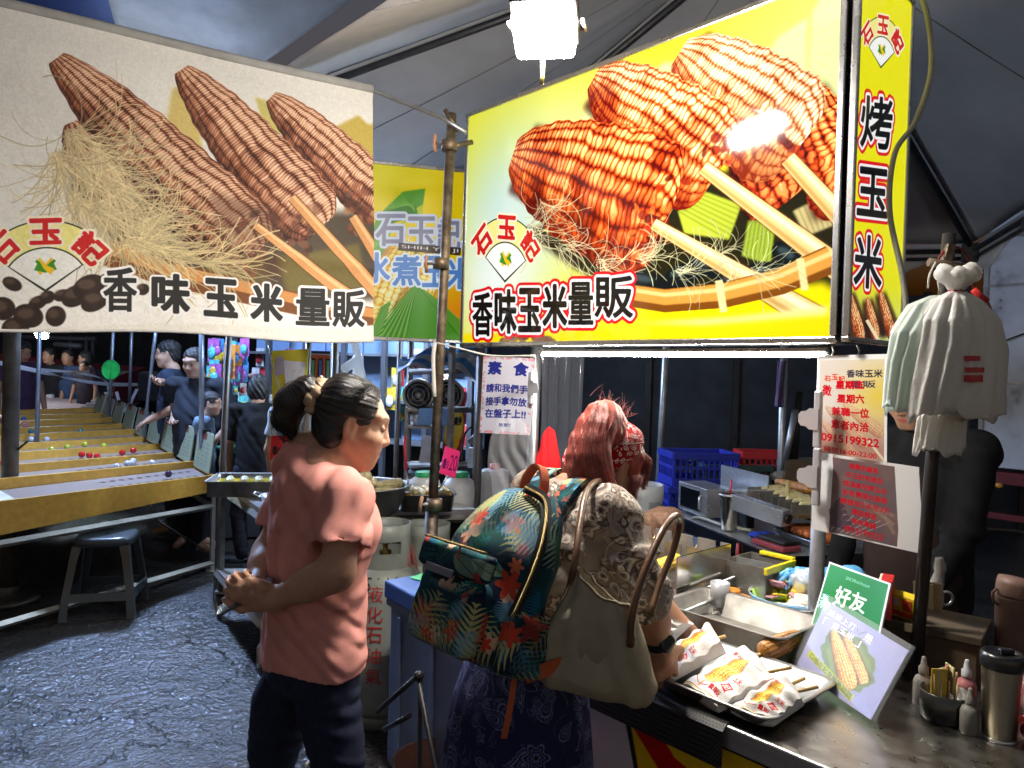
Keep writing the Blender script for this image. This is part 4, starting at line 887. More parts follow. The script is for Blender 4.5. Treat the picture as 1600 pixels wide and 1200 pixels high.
 fs = [(j*Nn+k, j*Nn+(k+1) % Nn, (j+1)*Nn+(k+1) % Nn, (j+1)*Nn+k) for j in range(4) for k in range(Nn)]; mb.add(rows, fs, True)
 bo = part('bandana', mb, box_print('bandana cloth', ba.image('bandana print'), 9), t, True); sd = bo.modifiers.new('s', 'SOLIDIFY'); sd.thickness = .003
 # wristwatch, bracelet
 wd_ = (wrR-elR)/np.linalg.norm(wrR-elR); u = np.cross(wd_, CF); u /= np.linalg.norm(u); wp = elR+(wrR-elR)*.86; v = np.cross(wd_, u); ring = [wp+(u*math.cos(a)+v*math.sin(a))*.031 for a in np.linspace(0, 2*np.pi, 28, endpoint=False)]
 wt = solo('wristwatch', strip(MB(), ring+[ring[0]], lambda i: ring[i % 28]-wp, .020, .004), M('black strap', (.012, .012, .014), rough=.5), 'black wristwatch with round dial on the wrist of the bending woman', 'watch', loc=wp)
 dn = -CF*.8+CR*.4; dn /= np.linalg.norm(dn); Rr = Matrix(np.stack([np.cross(wd_, dn)/np.linalg.norm(np.cross(wd_, dn)), np.cross(dn, np.cross(wd_, dn)), dn], 1).tolist()).normalized()
 part('watch_case', MB().lathe(wp+dn*.031, [(0, -.003), (.0195, -.003), (.0205, .002), (.019, .007), (.0165, .0075), (0, .0068)], 32, R=Rr), M('black watch face', (.01, .012, .014), rough=.08, coat=.8), wt).matrix_parent_inverse = mmat(wt).inverted()
 return dict(t=t, n=n, r=r, up=up, fr=fr, rt=rt, shR=shR, shL=shL, nk=nk, pel=pel)
def backpack(B):
 n, r = B['n'], B['r']; up = np.array([0, 0, 1])*.93+n*.37; up /= np.linalg.norm(up); out = -n-up*(-n@up); out /= np.linalg.norm(out); sd = np.cross(up, out); R = np.stack([sd, up, out], 1)   # local: side, up, outward
 c = W(770, 916, 1.535); T = lambda x, y, z: c+R@np.array([x, y, z]); t = thing('backpack', 'teal backpack with jungle leaf print, worn by the bending woman', 'backpack', T(0, -.2, 0))
 jm = box_print('jungle print cloth', art_jungle().image('jungle print'), 2.1, rough=.7)
 S = Sdf(); S.u(sect(c, np.stack([sd, out, up], 1), [(-.15, 0, .0, .105, .055), (-.12, 0, .0, .138, .08), (-.05, 0, .01, .145, .09), (.08, 0, 0, .142, .082), (.16, 0, -.015, .118, .058), (.215, 0, -.03, .075, .03)], .03), .03)
 S.disp(folds([((.2, .1, 1), 42, .008, T(0, .08, .08), .16), ((1, .3, .5), 40, .007, T(.1, -.05, .05), .15), ((.6, -.5, 1), 52, .006, T(-.08, .0, .1), .14)], 4)); me = S.mesh('pack_body', *bbox(T(-.2, -.22, 0), T(.2, .24, 0), T(0, 0, .15), T(0, 0, -.15), pad=.12), .005); b = part('pack_body', me, jm, t, True)
 S = Sdf(); S.u(bx3(T(-.005, -.07, .088), (.100, .074, .032), R, .03), .01); S.disp(folds([((.3, 0, 1), 60, .005, T(0, -.05, .12), .12)], 5)); me = S.mesh('front_pocket', *bbox(T(-.12, -.18, .09), T(.12, .02, .13), pad=.07), .005); fp = part('front_pocket', me, jm, t, True)
 S = Sdf(); S.u(bx3(T(.130, -.085, .0), (.022, .062, .060), R, .02), .01); me = S.mesh('side_pocket', *bbox(T(.12, -.18, -.08), T(.17, .0, .08), pad=.06), .005); part('side_pocket', me, jm, t, True)
 S = Sdf(); S.u(bx3(T(-.01, .028, .108), (.112, .028, .014), R, .012), .01); S.disp(folds([((1, 0, .3), 50, .004, None, 1)], 6)); me = S.mesh('pocket_flap', *bbox(T(-.13, -.01, .09), T(.12, .07, .13), pad=.06), .005); part('pocket_flap', me, jm, t, True)
 zm = M('brass zip', (.42, .32, .14), rough=.35, metal=.9, bs=900, bump=.6); tp = M('black zip tape', (.02, .02, .02), rough=.8)
 zp = bez([T(.118, -.04, .052), T(.122, .05, .040), T(.108, .13, .025), T(.07, .195, .012), T(0, .214, .008)], 30); mb = strip(MB(), [p+out*.004+sd*.018 for p in zp], lambda i: out+sd*.9, .022, .003); part('zip_tape', mb, tp, t, True); mb = MB().tube([p+out*.009+sd*.022 for p in zp], .0032, 6); part('zip', mb, zm, t, True)
 zp = [T(x, .058, .126) for x in np.linspace(-.11, .09, 12)]; part('zip', MB().tube(zp, .003, 6), zm, t, True); part('zip_puller', MB().box(T(.02, .045, .134), (.006, .026, .002), R=Matrix(R.tolist()), bev=.001), M('red leather tag', (.45, .06, .05), rough=.6), t, True)
 om = M('orange webbing', (.62, .13, .045), rough=.75, bump=.4, bs=300)
 hp = bez([T(-.03, .19, -.03), T(-.03, .235, -.028), T(-.012, .268, -.026), T(.012, .268, -.026), T(.03, .235, -.028), T(.03, .19, -.03)], 30); part('carry_handle', strip(MB(), hp, lambda i: hp[i]-T(0, .21, -.03), .026, .005), om, t, True)
 sm = box_print('teal strap cloth', art_jungle().image('strap print'), 5)
 nk, shR, shL = B['nk'], B['shR'], B['shL']
 for s, sh in ((1, shR), (-1, shL)):
  a = nk+(sh-nk)*.42; bk = -B['fr']; pts = bez([T(s*.05, .17, -.055), a-B['up']*.10+bk*.088, a-B['up']*.02+bk*.085, a+B['up']*.052+bk*.03, a+B['up']*.045+B['fr']*.05, a-B['up']*.06+B['fr']*.115, a-B['up']*.22+B['fr']*.125], 40)
  cen = a-B['up']*.12; part('shoulder_strap', strip(MB(), pts, lambda i: pts[i]-cen, .055, .012), sm, t, True)
 part('waist_strap', strip(MB(), bez([T(.13, -.14, -.03), T(.17, -.10, -.07), T(.20, -.05, -.14)], 12), lambda i: sd, .03, .004), om, t, True)
 part('webbing_tail', strip(MB(), bez([T(.10, -.10, -.02), T(.14, -.18, -.0), T(.150, -.25, .0)], 12), lambda i: sd, .014, .003), om, t, True)
 part('name_patch', MB().box(T(-.03, -.0, .128), (.09, .016, .003), R=Matrix(R.tolist()), bev=.001), M('grey leather patch', (.20, .20, .26), rough=.5), t, True)
def tote(B):
 C1, C0 = W(946, 918, 1.43), W(925, 1075, 1.45); t = thing('tote_bag', 'beige canvas tote bag with brown handles on the arm of the bending woman', 'bag', C0)
 wv = W(992, 948, 1.40)-W(902, 884, 1.47); wv /= np.linalg.norm(wv); dv = np.cross(C1-C0, wv); dv /= np.linalg.norm(dv); dv *= np.sign(-dv@CF); upv = C1-C0; H = np.linalg.norm(upv)
 w0 = W(1015, 1100, 1.42)-W(838, 1052, 1.5); w0 /= np.linalg.norm(w0); mb = MB(); N = 48
 def ringv(v, ins=0):
  c = C1+(C0-C1)*v; a = .064+.056*min(1, v*1.25)-ins; b = .032+.022*math.sin(min(1, v*1.1)*1.9)-ins; w = wv*(1-v)+w0*v; w /= np.linalg.norm(w); sag = upv/H
  if v > .93: a *= .97; b *= .8
  o = []
  for k in range(N):
   q = 2*math.pi*k/N; cs, sn = math.cos(q), math.sin(q); e = 2/3.2; x = a*math.copysign(abs(cs)**e, cs); y = b*math.copysign(abs(sn)**e, sn); fold = .004*math.sin(k*1.3+v*7)+.006*math.sin(v*9+cs*5)*(v > .1)
   y += fold*math.copysign(1, sn); dip = -.016*math.cos(q)**2*0+.012*sn*(1-v)-.02*(1-v)*(1-abs(cs)); o.append(c+w*x+dv*y+sag*dip)
  return o
 rows = [ringv(.7, .004), ringv(.3, .004), ringv(.02, .004), ringv(0, .002)]+[ringv(v) for v in np.linspace(0.0, 1, 18)]; vs = [p for q in rows for p in q]; m = len(rows)
 fs = [(i*N+k, i*N+(k+1) % N, (i+1)*N+(k+1) % N, (i+1)*N+k) for i in range(m-1) for k in range(N)]; mb.add(vs, fs, True); mb.add(rows[-1], [tuple(range(N))]); mb.add(rows[0], [tuple(range(N))[::-1]])
 cm = M('beige canvas', (.52, .46, .33), rough=.9, var=.10, vs=20, bump=.5, bs=700, spec=.15); part('bag_body', mb, cm, t, True)
 part('rim_piping', MB().tube([p+upv/H*.002 for p in ringv(0)], .0028, 6, closed=True), M('dark canvas edge', (.22, .18, .12), rough=.9), t, True)
 sm = [C1+(C0-C1)*v-wv*(.02+.0*v)+dv*(.036+.021*math.sin(min(1, v*1.1)*1.9)) for v in np.linspace(.02, .9, 14)]; part('side_seam', MB().tube([ringv(v)[int(N*.40)]+dv*.001 for v in np.linspace(.02, .95, 16)], .0015, 5), M('dark canvas edge'), t, True)
 lm = M('brown leather handle', (.14, .065, .03), rough=.38, coat=.3, bump=.15, bs=150)
 h1 = bez([W(886, 935, 1.46), W(898, 880, 1.44), W(906, 820, 1.50), W(917, 768, 1.60), W(938, 752, 1.70), W(968, 775, 1.77), W(985, 850, 1.75)], 40); part('handle', MB().tube(h1, .0072, 10), lm, t, True)
 h2 = bez([W(984, 1010, 1.37), W(990, 950, 1.37), W(1010, 885, 1.40), W(1036, 828, 1.46), W(1056, 806, 1.52), W(1062, 818, 1.56), W(1050, 865, 1.56), W(1032, 910, 1.54), W(1016, 960, 1.50)], 44); part('handle', MB().tube(h2, .0075, 10), lm, t, True)
 for p in (W(986, 1000, 1.372), W(887, 930, 1.455)): part('handle_tab', MB().ball(p, (.009, .006, .016), 10, 7), lm, t, True)
# ---------------------------------------------------------------- shared materials
STEEL = lambda: M('brushed steel', (.60, .60, .60), rough=.32, metal=.78, var=.12, vs=5, bump=.05, bs=160, stretch=(1, 9, 9))
WORN = lambda: M('worn steel', (.36, .34, .31), rough=.38, metal=.72, var=.25, vs=12, bump=.10, bs=60, dirt=(.16, .14, .11))
GALV = lambda: M('galvanised tube', (.40, .42, .44), rough=.42, metal=.9, var=.2, vs=18, bump=.06, bs=90)
RUST = lambda: M('rusty tube', (.20, .15, .10), rough=.55, metal=.7, var=.4, vs=22, bump=.2, bs=120, dirt=(.07, .05, .035))
BLACKM = lambda: M('black painted steel', (.018, .018, .02), rough=.45, metal=.3, var=.3)
ALU = lambda: M('aluminium profile', (.62, .62, .60), rough=.28, metal=1, var=.1, bump=.04)
def emit(name, col, s):
 m, nt, b = _nt(name); b.inputs['Base Color'].default_value = (.8, .8, .8, 1); b.inputs['Emission Color'].default_value = (*col, 1); b.inputs['Emission Strength'].default_value = s; return m
def ground():
 m, nt, b = _nt('wet asphalt'); L = nt.links; tc = nt.nodes.new('ShaderNodeTexCoord')
 big = _noise(nt, .9, 5, .6); wet = _noise(nt, .45, 4, .55, dist=.6); agg = nt.nodes.new('ShaderNodeTexVoronoi'); agg.inputs['Scale'].default_value = 62; L.new(tc.outputs['Object'], agg.inputs[0])
 fine = _noise(nt, 120, 3, .7); crack = nt.nodes.new('ShaderNodeTexVoronoi'); crack.feature = 'DISTANCE_TO_EDGE'; crack.inputs['Scale'].default_value = 1.1
 wp = _noise(nt, 5, 4, .6); ad = nt.nodes.new('ShaderNodeMixRGB'); ad.blend_type = 'ADD'; ad.inputs[0].default_value = .5; L.new(tc.outputs['Object'], ad.inputs[1]); L.new(wp.outputs['Color'], ad.inputs[2]); L.new(ad.outputs[0], crack.inputs[0])
 cr = _ramp(nt, crack.outputs[0], [(.0, (.25,)*3), (.016, (1,)*3)]); base = _ramp(nt, big.outputs[0], [(.3, (.026, .026, .028)), (.55, (.048, .046, .045)), (.75, (.075, .068, .060))])
 mul = nt.nodes.new('ShaderNodeMixRGB'); mul.blend_type = 'MULTIPLY'; mul.inputs[0].default_value = 1; L.new(base.outputs[0], mul.inputs[1]); L.new(cr.outputs[0], mul.inputs[2]); L.new(mul.outputs[0], b.inputs['Base Color'])
 rr = _ramp(nt, wet.outputs[0], [(.36, (.12,)*3), (.55, (.20,)*3), (.72, (.34,)*3)]); L.new(rr.outputs[0], b.inputs['Roughness']); b.inputs['Specular IOR Level'].default_value = .85
 mx = nt.nodes.new('ShaderNodeMath'); mx.operation = 'MULTIPLY_ADD'; L.new(agg.outputs[0], mx.inputs[0]); mx.inputs[1].default_value = 1.1; L.new(fine.outputs[0], mx.inputs[2])
 m2 = nt.nodes.new('ShaderNodeMath'); m2.operation = 'MULTIPLY_ADD'; L.new(cr.outputs[0], m2.inputs[0]); m2.inputs[1].default_value = .8; L.new(mx.outputs[0], m2.inputs[2])
 m3 = nt.nodes.new('ShaderNodeMath'); m3.operation = 'MULTIPLY_ADD'; L.new(big.outputs[0], m3.inputs[0]); m3.inputs[1].default_value = 3.; L.new(m2.outputs[0], m3.inputs[2])
 bp = nt.nodes.new('ShaderNodeBump'); bp.inputs['Strength'].default_value = 1; bp.inputs['Distance'].default_value = .004; L.new(m3.outputs[0], bp.inputs['Height']); L.new(bp.outputs[0], b.inputs['Normal'])
 struct('road', MB().add([(-90, -60, -.022), (90, -60, -.022), (90, 150, -.022), (-90, 150, -.022)], [(0, 1, 2, 3)]), m)
 # the asphalt in front of the stalls, laid stone by stone: pebbled, uneven and cracked
 x0, x1, y0, y1, h = -4.2, 1.2, 1.4, 6.2, .0078; nx, ny = int((x1-x0)/h), int((y1-y0)/h); S_ = max(nx, ny)
 z = (vnoise(ny, nx, S_/2.1, 31, 2)-.5)*.0105+(vnoise(ny, nx, S_/6, 35, 2)-.5)*.006+(vnoise(ny, nx, 22, 32, 3)-.5)*.016+(vnoise(ny, nx, 5, 33, 2)-.5)*.016
 w1, w2 = vnoise(ny, nx, 9, 36, 4), vnoise(ny, nx, 7, 37, 4); z -= .010*np.exp(-((w1-.5)/.006)**2)+.008*np.exp(-((w2-.47)/.005)**2); X, Y = np.meshgrid(np.linspace(x0, x1, nx), np.linspace(y0, y1, ny)); z = np.minimum(z, .006)
 e = np.minimum(np.minimum(X-x0, x1-X), np.minimum(Y-y0, y1-Y)); z = np.where(e < .25, z*(e/.25)-.03*(1-e/.25), z)
 me = bpy.data.meshes.new('ground'); V = np.stack([X, Y, z], -1).reshape(-1, 3).astype(np.float32); me.vertices.add(len(V)); me.vertices.foreach_set('co', V.ravel()); i = (np.arange(ny-1)[:, None]*nx+np.arange(nx-1)[None]).ravel(); q = np.stack([i, i+1, i+nx+1, i+nx], 1).astype(np.int32)
 me.loops.add(q.size); me.loops.foreach_set('vertex_index', q.ravel()); me.polygons.add(len(q)); me.polygons.foreach_set('loop_start', np.arange(0, q.size, 4, dtype=np.int32)); me.polygons.foreach_set('use_smooth', np.ones(len(q), bool)); me.update(calc_edges=True); struct('ground', me, m)
def tube_thing(name, label, cat, pts, r, mat, loc=None, group=None, n=12, extra=None):
 mb = MB().tube(pts, r, n); base = np.array(loc if loc is not None else min(pts, key=lambda p: p[2]), float)
 return solo(name, mb, mat, label, cat, group, base)
def plane_pt(px, py, p0, nrm):
 r = ray(px, py); return CP+r*(((np.asarray(p0)-CP)@nrm)/(r@nrm))
def onY(px, Y, z=None, py=600):                                        # stall plane at depth Y under a photo column
 r = ray(px, py); p = CP+r*((Y-CP@NA)/(r@NA)); return p if z is None else np.array([p[0], p[1], z])
def canopy():
 ap = W(1217, -144, 3.3); br, bl = W(1520, 358, 4.8), W(571, 414, 6.0); zc = (br[2]+bl[2])/2; br[2] = bl[2] = zc; c = ap.copy(); fl, fr = A(-4.2, 1.42, 2.92), A(1.3, 1.42, 2.92)
 t = thing('tent_canopy', 'grey pyramid canopy roof over the corn stall', 'canopy', (c[0], c[1], zc)); cm = M('grey tent cloth', (.52, .52, .54), rough=.75, var=.16, vs=1.6, bump=.35, bs=5, spec=.3)
 cs = [bl, br, fr, fl]
 for i in range(4):
  a, b = cs[i], cs[(i+1) % 4]
  def fn(u, v, a=a, b=b):
   p = ap+((a*(1-u)+b*u)-ap)*max(v, .001); d = (a*(1-u)+b*u)-ap; s = math.sin(math.pi*min(1, v))*.05*(1-abs(2*u-1)); return p-np.array([0, 0, s])+np.array([0, 0, .004*math.sin(u*40+v*9)*v])
  for u in (.34, .67): part('roof_seam', MB().tube([fn(u, v)-[0, 0, .004] for v in np.linspace(.02, 1, 14)], .0035, 5), M('tent seam', (.30, .30, .32), rough=.8), t, True)
  o = part('roof_panel', MB().grid(fn, 24, 24, uv=False), cm, t, True); o.modifiers.new('s', 'SOLIDIFY').thickness = .003
  if i > 1: continue
  def val(u, v, a=a, b=b):
   w = .16+.05*math.sin(u*2*math.pi*7); return a*(1-u)+b*u-np.array([0, 0, v*w])+(a+b-2*c)*[1, 1, 0]*.008
  o = part('valance', MB().grid(val, 112, 3, uv=False), cm, t, True); o.modifiers.new('s', 'SOLIDIFY').thickness = .003
 fm = M('tent frame', (.10, .10, .11), rough=.45, metal=.6)
 for q in cs: part('rafter', MB().tube([ap-[0, 0, .05], q-[0, 0, .04]], .019, 8), fm, t, True)
 for i in range(2):
  a, b = cs[i]-[0, 0, .055], cs[(i+1) % 4]-[0, 0, .055]; part('eave_rail', MB().tube([a, b], .016, 8), fm, t, True); part('lower_rail', MB().tube([a-[0, 0, .05], b-[0, 0, .05]], .012, 8), fm, t, True)
  for u in (.15, .35, .5, .65, .85): part('rail_bracket', MB().box(a*(1-u)+b*u-[0, 0, .025], (.03, .03, .07), bev=.003), fm, t, True)
 part('corner_joint', MB().box(br-[0, 0, .07], (.1, .1, .12), rz=RA, bev=.008), M('black joint', (.02, .02, .022)), t, True)
 part('tent_leg', MB().tube([br*[1, 1, 0]+[0, 0, .0], br-[0, 0, .03]], .024, 8), fm, t, True)
 # second canopy on the left, blue-grey and lit from the market beyond
 q = [W(150, -70, 4.6), W(660, -70, 4.6), W(385, 110, 5.6), W(200, 110, 6.4)]; q[2][2] -= .02
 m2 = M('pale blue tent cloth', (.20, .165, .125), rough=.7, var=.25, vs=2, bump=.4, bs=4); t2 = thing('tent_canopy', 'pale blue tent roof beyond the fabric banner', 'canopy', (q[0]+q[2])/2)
 def f2(u, v): return (q[0]*(1-u)+q[1]*u)*(1-v)+(q[3]*(1-u)+q[2]*u)*v+np.array([0, 0, .03*math.sin(u*9)*math.sin(v*5)])
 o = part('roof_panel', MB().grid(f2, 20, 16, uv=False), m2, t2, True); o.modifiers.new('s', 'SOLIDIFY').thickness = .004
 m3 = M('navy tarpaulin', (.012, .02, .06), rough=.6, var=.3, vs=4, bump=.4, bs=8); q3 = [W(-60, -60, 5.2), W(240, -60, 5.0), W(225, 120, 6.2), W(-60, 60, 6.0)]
 def f3(u, v): return (q3[0]*(1-u)+q3[1]*u)*(1-v)+(q3[3]*(1-u)+q3[2]*u)*v+np.array([0, 0, .04*math.sin(u*7)*math.sin(v*4)])
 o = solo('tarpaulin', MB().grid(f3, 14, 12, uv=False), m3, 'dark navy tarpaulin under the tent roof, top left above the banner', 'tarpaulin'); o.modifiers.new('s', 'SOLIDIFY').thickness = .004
def truck():
 p = W(1527, 700, 6.0); o = toA(p); t = thing('box_truck', 'white panelled cargo truck with dark red chassis parked behind the stall', 'truck', (p[0], p[1], 0), RA)
 pm = M('dull white panel', (.66, .66, .68), rough=.42, metal=.0, var=.16, vs=3, bump=.12, bs=7, dirt=(.22, .21, .20)); rm = M('dark red chassis', (.16, .012, .015), rough=.5); km = M('black rubber', (.012, .012, .013), rough=.8)
 part('cargo_box', MB().box((1.9, 1.0, 1.96), (3.8, 2.0, 2.04), bev=.01), pm, t)
 for z in (1.62, 2.4): part('panel_seam', MB().box((1.9, -.004, z), (3.8, .012, .022)), WORN(), t)
 for x in (.02, .95, 1.9): part('panel_post', MB().box((x, -.004, 1.96), (.035, .014, 2.04)), WORN(), t)
 for x in (.12, .35, .62):
  for z in (2.28, 2.22): part('rivet', MB().ball((x, -.004, z), .011, 8, 6), STEEL(), t)
 part('brace_cable', MB().tube([(.03, -.02, 1.9), (.95, -.02, 2.28)], .006, 6), km, t)
 for z, h in ((.86, .10), (.55, .05)): part('chassis_rail', MB().box((1.9, .05, z), (3.8, .08, h), bev=.006), rm, t)
 for x in (.03, .5, 1.1, 1.7): part('chassis_post', MB().box((x, .07, .72), (.06, .05, .30), bev=.004), rm, t)
 part('side_lamp', MB().ball((.16, .005, .80), (.03, .012, .022), 12, 8), M('amber lamp', (.75, .33, .03), rough=.2), t)
 for x in (.9, 2.9): w = part('wheel', MB().lathe((x, .3, .42), [(.0, -.1), (.2, -.1), (.22, -.11), (.36, -.12), (.42, -.08), (.42, .08), (.36, .12), (0, .12)], 28, R=Matrix.Rotation(math.pi/2, 3, 'X')), km, t)
 part('mud_flap', MB().box((.5, .5, .35), (.02, .4, .4)), km, t)
def backdrop():
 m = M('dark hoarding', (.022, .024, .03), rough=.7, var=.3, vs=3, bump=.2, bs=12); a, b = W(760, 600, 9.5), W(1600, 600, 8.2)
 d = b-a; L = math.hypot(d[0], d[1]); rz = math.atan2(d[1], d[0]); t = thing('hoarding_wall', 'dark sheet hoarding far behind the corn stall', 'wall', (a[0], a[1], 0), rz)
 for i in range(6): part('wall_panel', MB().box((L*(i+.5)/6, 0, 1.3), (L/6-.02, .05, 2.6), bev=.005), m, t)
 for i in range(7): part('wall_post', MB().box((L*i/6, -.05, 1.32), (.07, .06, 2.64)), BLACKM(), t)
# ---------------------------------------------------------------- the corn stall: light boxes, poles, posters, counter
def light_box(name, label, x0, y0, rz, wid, z0, z1, dep, img, em, frame=.02, rd=.062):
 """box whose picture face looks along local -y"""
 p = A(x0, y0, z0); t = thing(name, label, 'sign', p, rz); h = z1-z0; f = frame
 part('casing', MB().box((wid/2, dep/2+.006, h/2), (wid+2*f-.004, dep, h+2*f-.004), bev=.006), M('dark sign casing', (.06, .06, .065), rough=.45, metal=.6), t)
 pm = print_mat(name+' picture '+str(len(MATS)), img, rough=.07 if em > .3 else .4, emis=em, spec=.55, coat=.3*(em > .3)); MATS[name+str(len(MATS))] = pm
 part('picture_panel', MB().quad((0, -.004, h), (wid, -.004, h), (wid, -.004, 0), (0, -.004, 0)), pm, t)
 fr = ALU()
 for a, s in (((wid/2, rd/2-.011, h+f/2), (wid+2*f, rd, f)), ((wid/2, rd/2-.011, -f/2), (wid+2*f, rd, f)), ((-f/2, rd/2-.011, h/2), (f, rd-.002, h-.002)), ((wid+f/2, rd/2-.011, h/2), (f, rd-.002, h-.002))):
  part('frame_rail', MB().box(a, s, bev=.004), fr, t)
 return t
def stall_signs():
 cor = [A(SX0, SY, SZ1), A(SX1, SY, SZ1), A(SX1, SY, SZ0), A(SX0, SY, SZ0)]; light_box('light_box_sign', 'big glowing yellow light box with three roasted corn cobs on sticks', SX0, SY, RA, SX1-SX0, SZ0, SZ1, .15, art_main(cor).image('roast corn picture'), .32)
 x = SX1+.048; w = .355; cor = [A(x, SY+.0, SZ1+.03), A(x, SY+w, SZ1+.03), A(x, SY+w, SZ0), A(x, SY, SZ0)]
 t = light_box('light_box_sign', 'narrow glowing yellow light box with vertical black lettering, around the corner', x, SY, RA+math.pi/2, w, SZ0, SZ1+.03, .006, art_side(cor).image('vertical lettering picture'), .34, .016, .022)
 return t
def boiled_sign():
 cor = [W(520, 238, 3.95), W(732, 283, 4.15), W(730, 530, 4.15), W(520, 524, 3.95)]; z1 = (cor[0][2]+cor[1][2])/2; z0 = (cor[2][2]+cor[3][2])/2
 for q, z in zip(cor, (z1, z1, z0, z0)): q[2] = z
 d = cor[1]-cor[0]; rz = math.atan2(d[1], d[0]); wid = math.hypot(d[0], d[1]); xa = toA(cor[0]); cor2 = [W(575, 250, 4.0), W(732, 283, 4.15), W(730, 530, 4.15), W(575, 525, 4.0)]
 return light_box('light_box_sign', 'yellow light box for boiled corn with green husks and blue lettering', xa[0], xa[1], rz, wid, z0, z1, .14, art_boiled(cor).image('boiled corn picture'), .21)
def banner():
 b = [W(0, 5, 2.49), W(582, 140, 3.2), W(583, 533, 3.2), W(0, 512, 2.49)]; l = b[1]-b[0]; l2 = b[2]-b[3]; c = [b[0]-l*.22, b[1], b[2], b[3]-l2*.22]; img = art_banner(c).image('banner picture'); nrm = np.cross(l, [0, 0, 1]); nrm /= np.linalg.norm(nrm)
 t = thing('fabric_banner', 'white fabric banner printed with three brown roasted corn cobs', 'banner', (c[2]+c[3])/2)
 def fn(u, v):
  p = (c[0]*(1-u)+c[1]*u)*(1-v)+(c[3]*(1-u)+c[2]*u)*v; w = .010*math.sin(u*7+v*2)+.006*math.sin(u*17+3*v)*v+.005*math.sin(v*9+u*3)
  w += .012*math.exp(-((v-.72-.03*math.sin(u*6))/.02)**2)*(u > .35)-.006*math.exp(-((v-.045)/.02)**2); s = .010*math.sin(u*math.pi*3)*v; return p+nrm*w-np.array([0, 0, s])
 m = print_mat('banner cloth', img, rough=.62, bump=.25, bs=14, spec=.25); o = part('cloth', MB().grid(fn, 90, 50), m, t, True)
 part('hem', MB().tube([fn(u, 1) for u in np.linspace(0, 1, 40)], .006, 6), M('white hem', (.7, .69, .66), rough=.8), t, True)
 part('top_sleeve', MB().tube([fn(u, 0)-nrm*.006 for u in np.linspace(0, 1, 40)], .019, 10), M('grey sleeve', (.36, .36, .35), rough=.8), t, True)
 dr = l/np.linalg.norm(l); tube_thing('banner_rod', 'thin steel rod carrying the fabric banner across to the rusty pole', 'rod', [c[0]-nrm*.008-dr*.1, b[0]-nrm*.008, b[1]-nrm*.008, W(690, 184, 3.13), W(728, 207, 3.1)], .0095, GALV(), loc=b[1])
def clamp(p, ax, label):
 ax = np.asarray(ax, float); ax /= np.linalg.norm(ax); t = thing('pole_clamp', label, 'clamp', p)
 m = RUST(); part('collar', MB().tube([p-[0, 0, .022], p+[0, 0, .022]], .033, 14), m, t, True); b = p+ax*.06; part('bolt', MB().tube([p, b], .006, 8), WORN(), t, True); q = np.cross(ax, [0, 0, 1]); part('wing_handle', MB().tube([b+[0, 0, .035]-q*.004, b+ax*.006, b-[0, 0, .035]+q*.012], .0075, 8), M('orange wing nut', (.42, .20, .10), rough=.55), t, True); return t
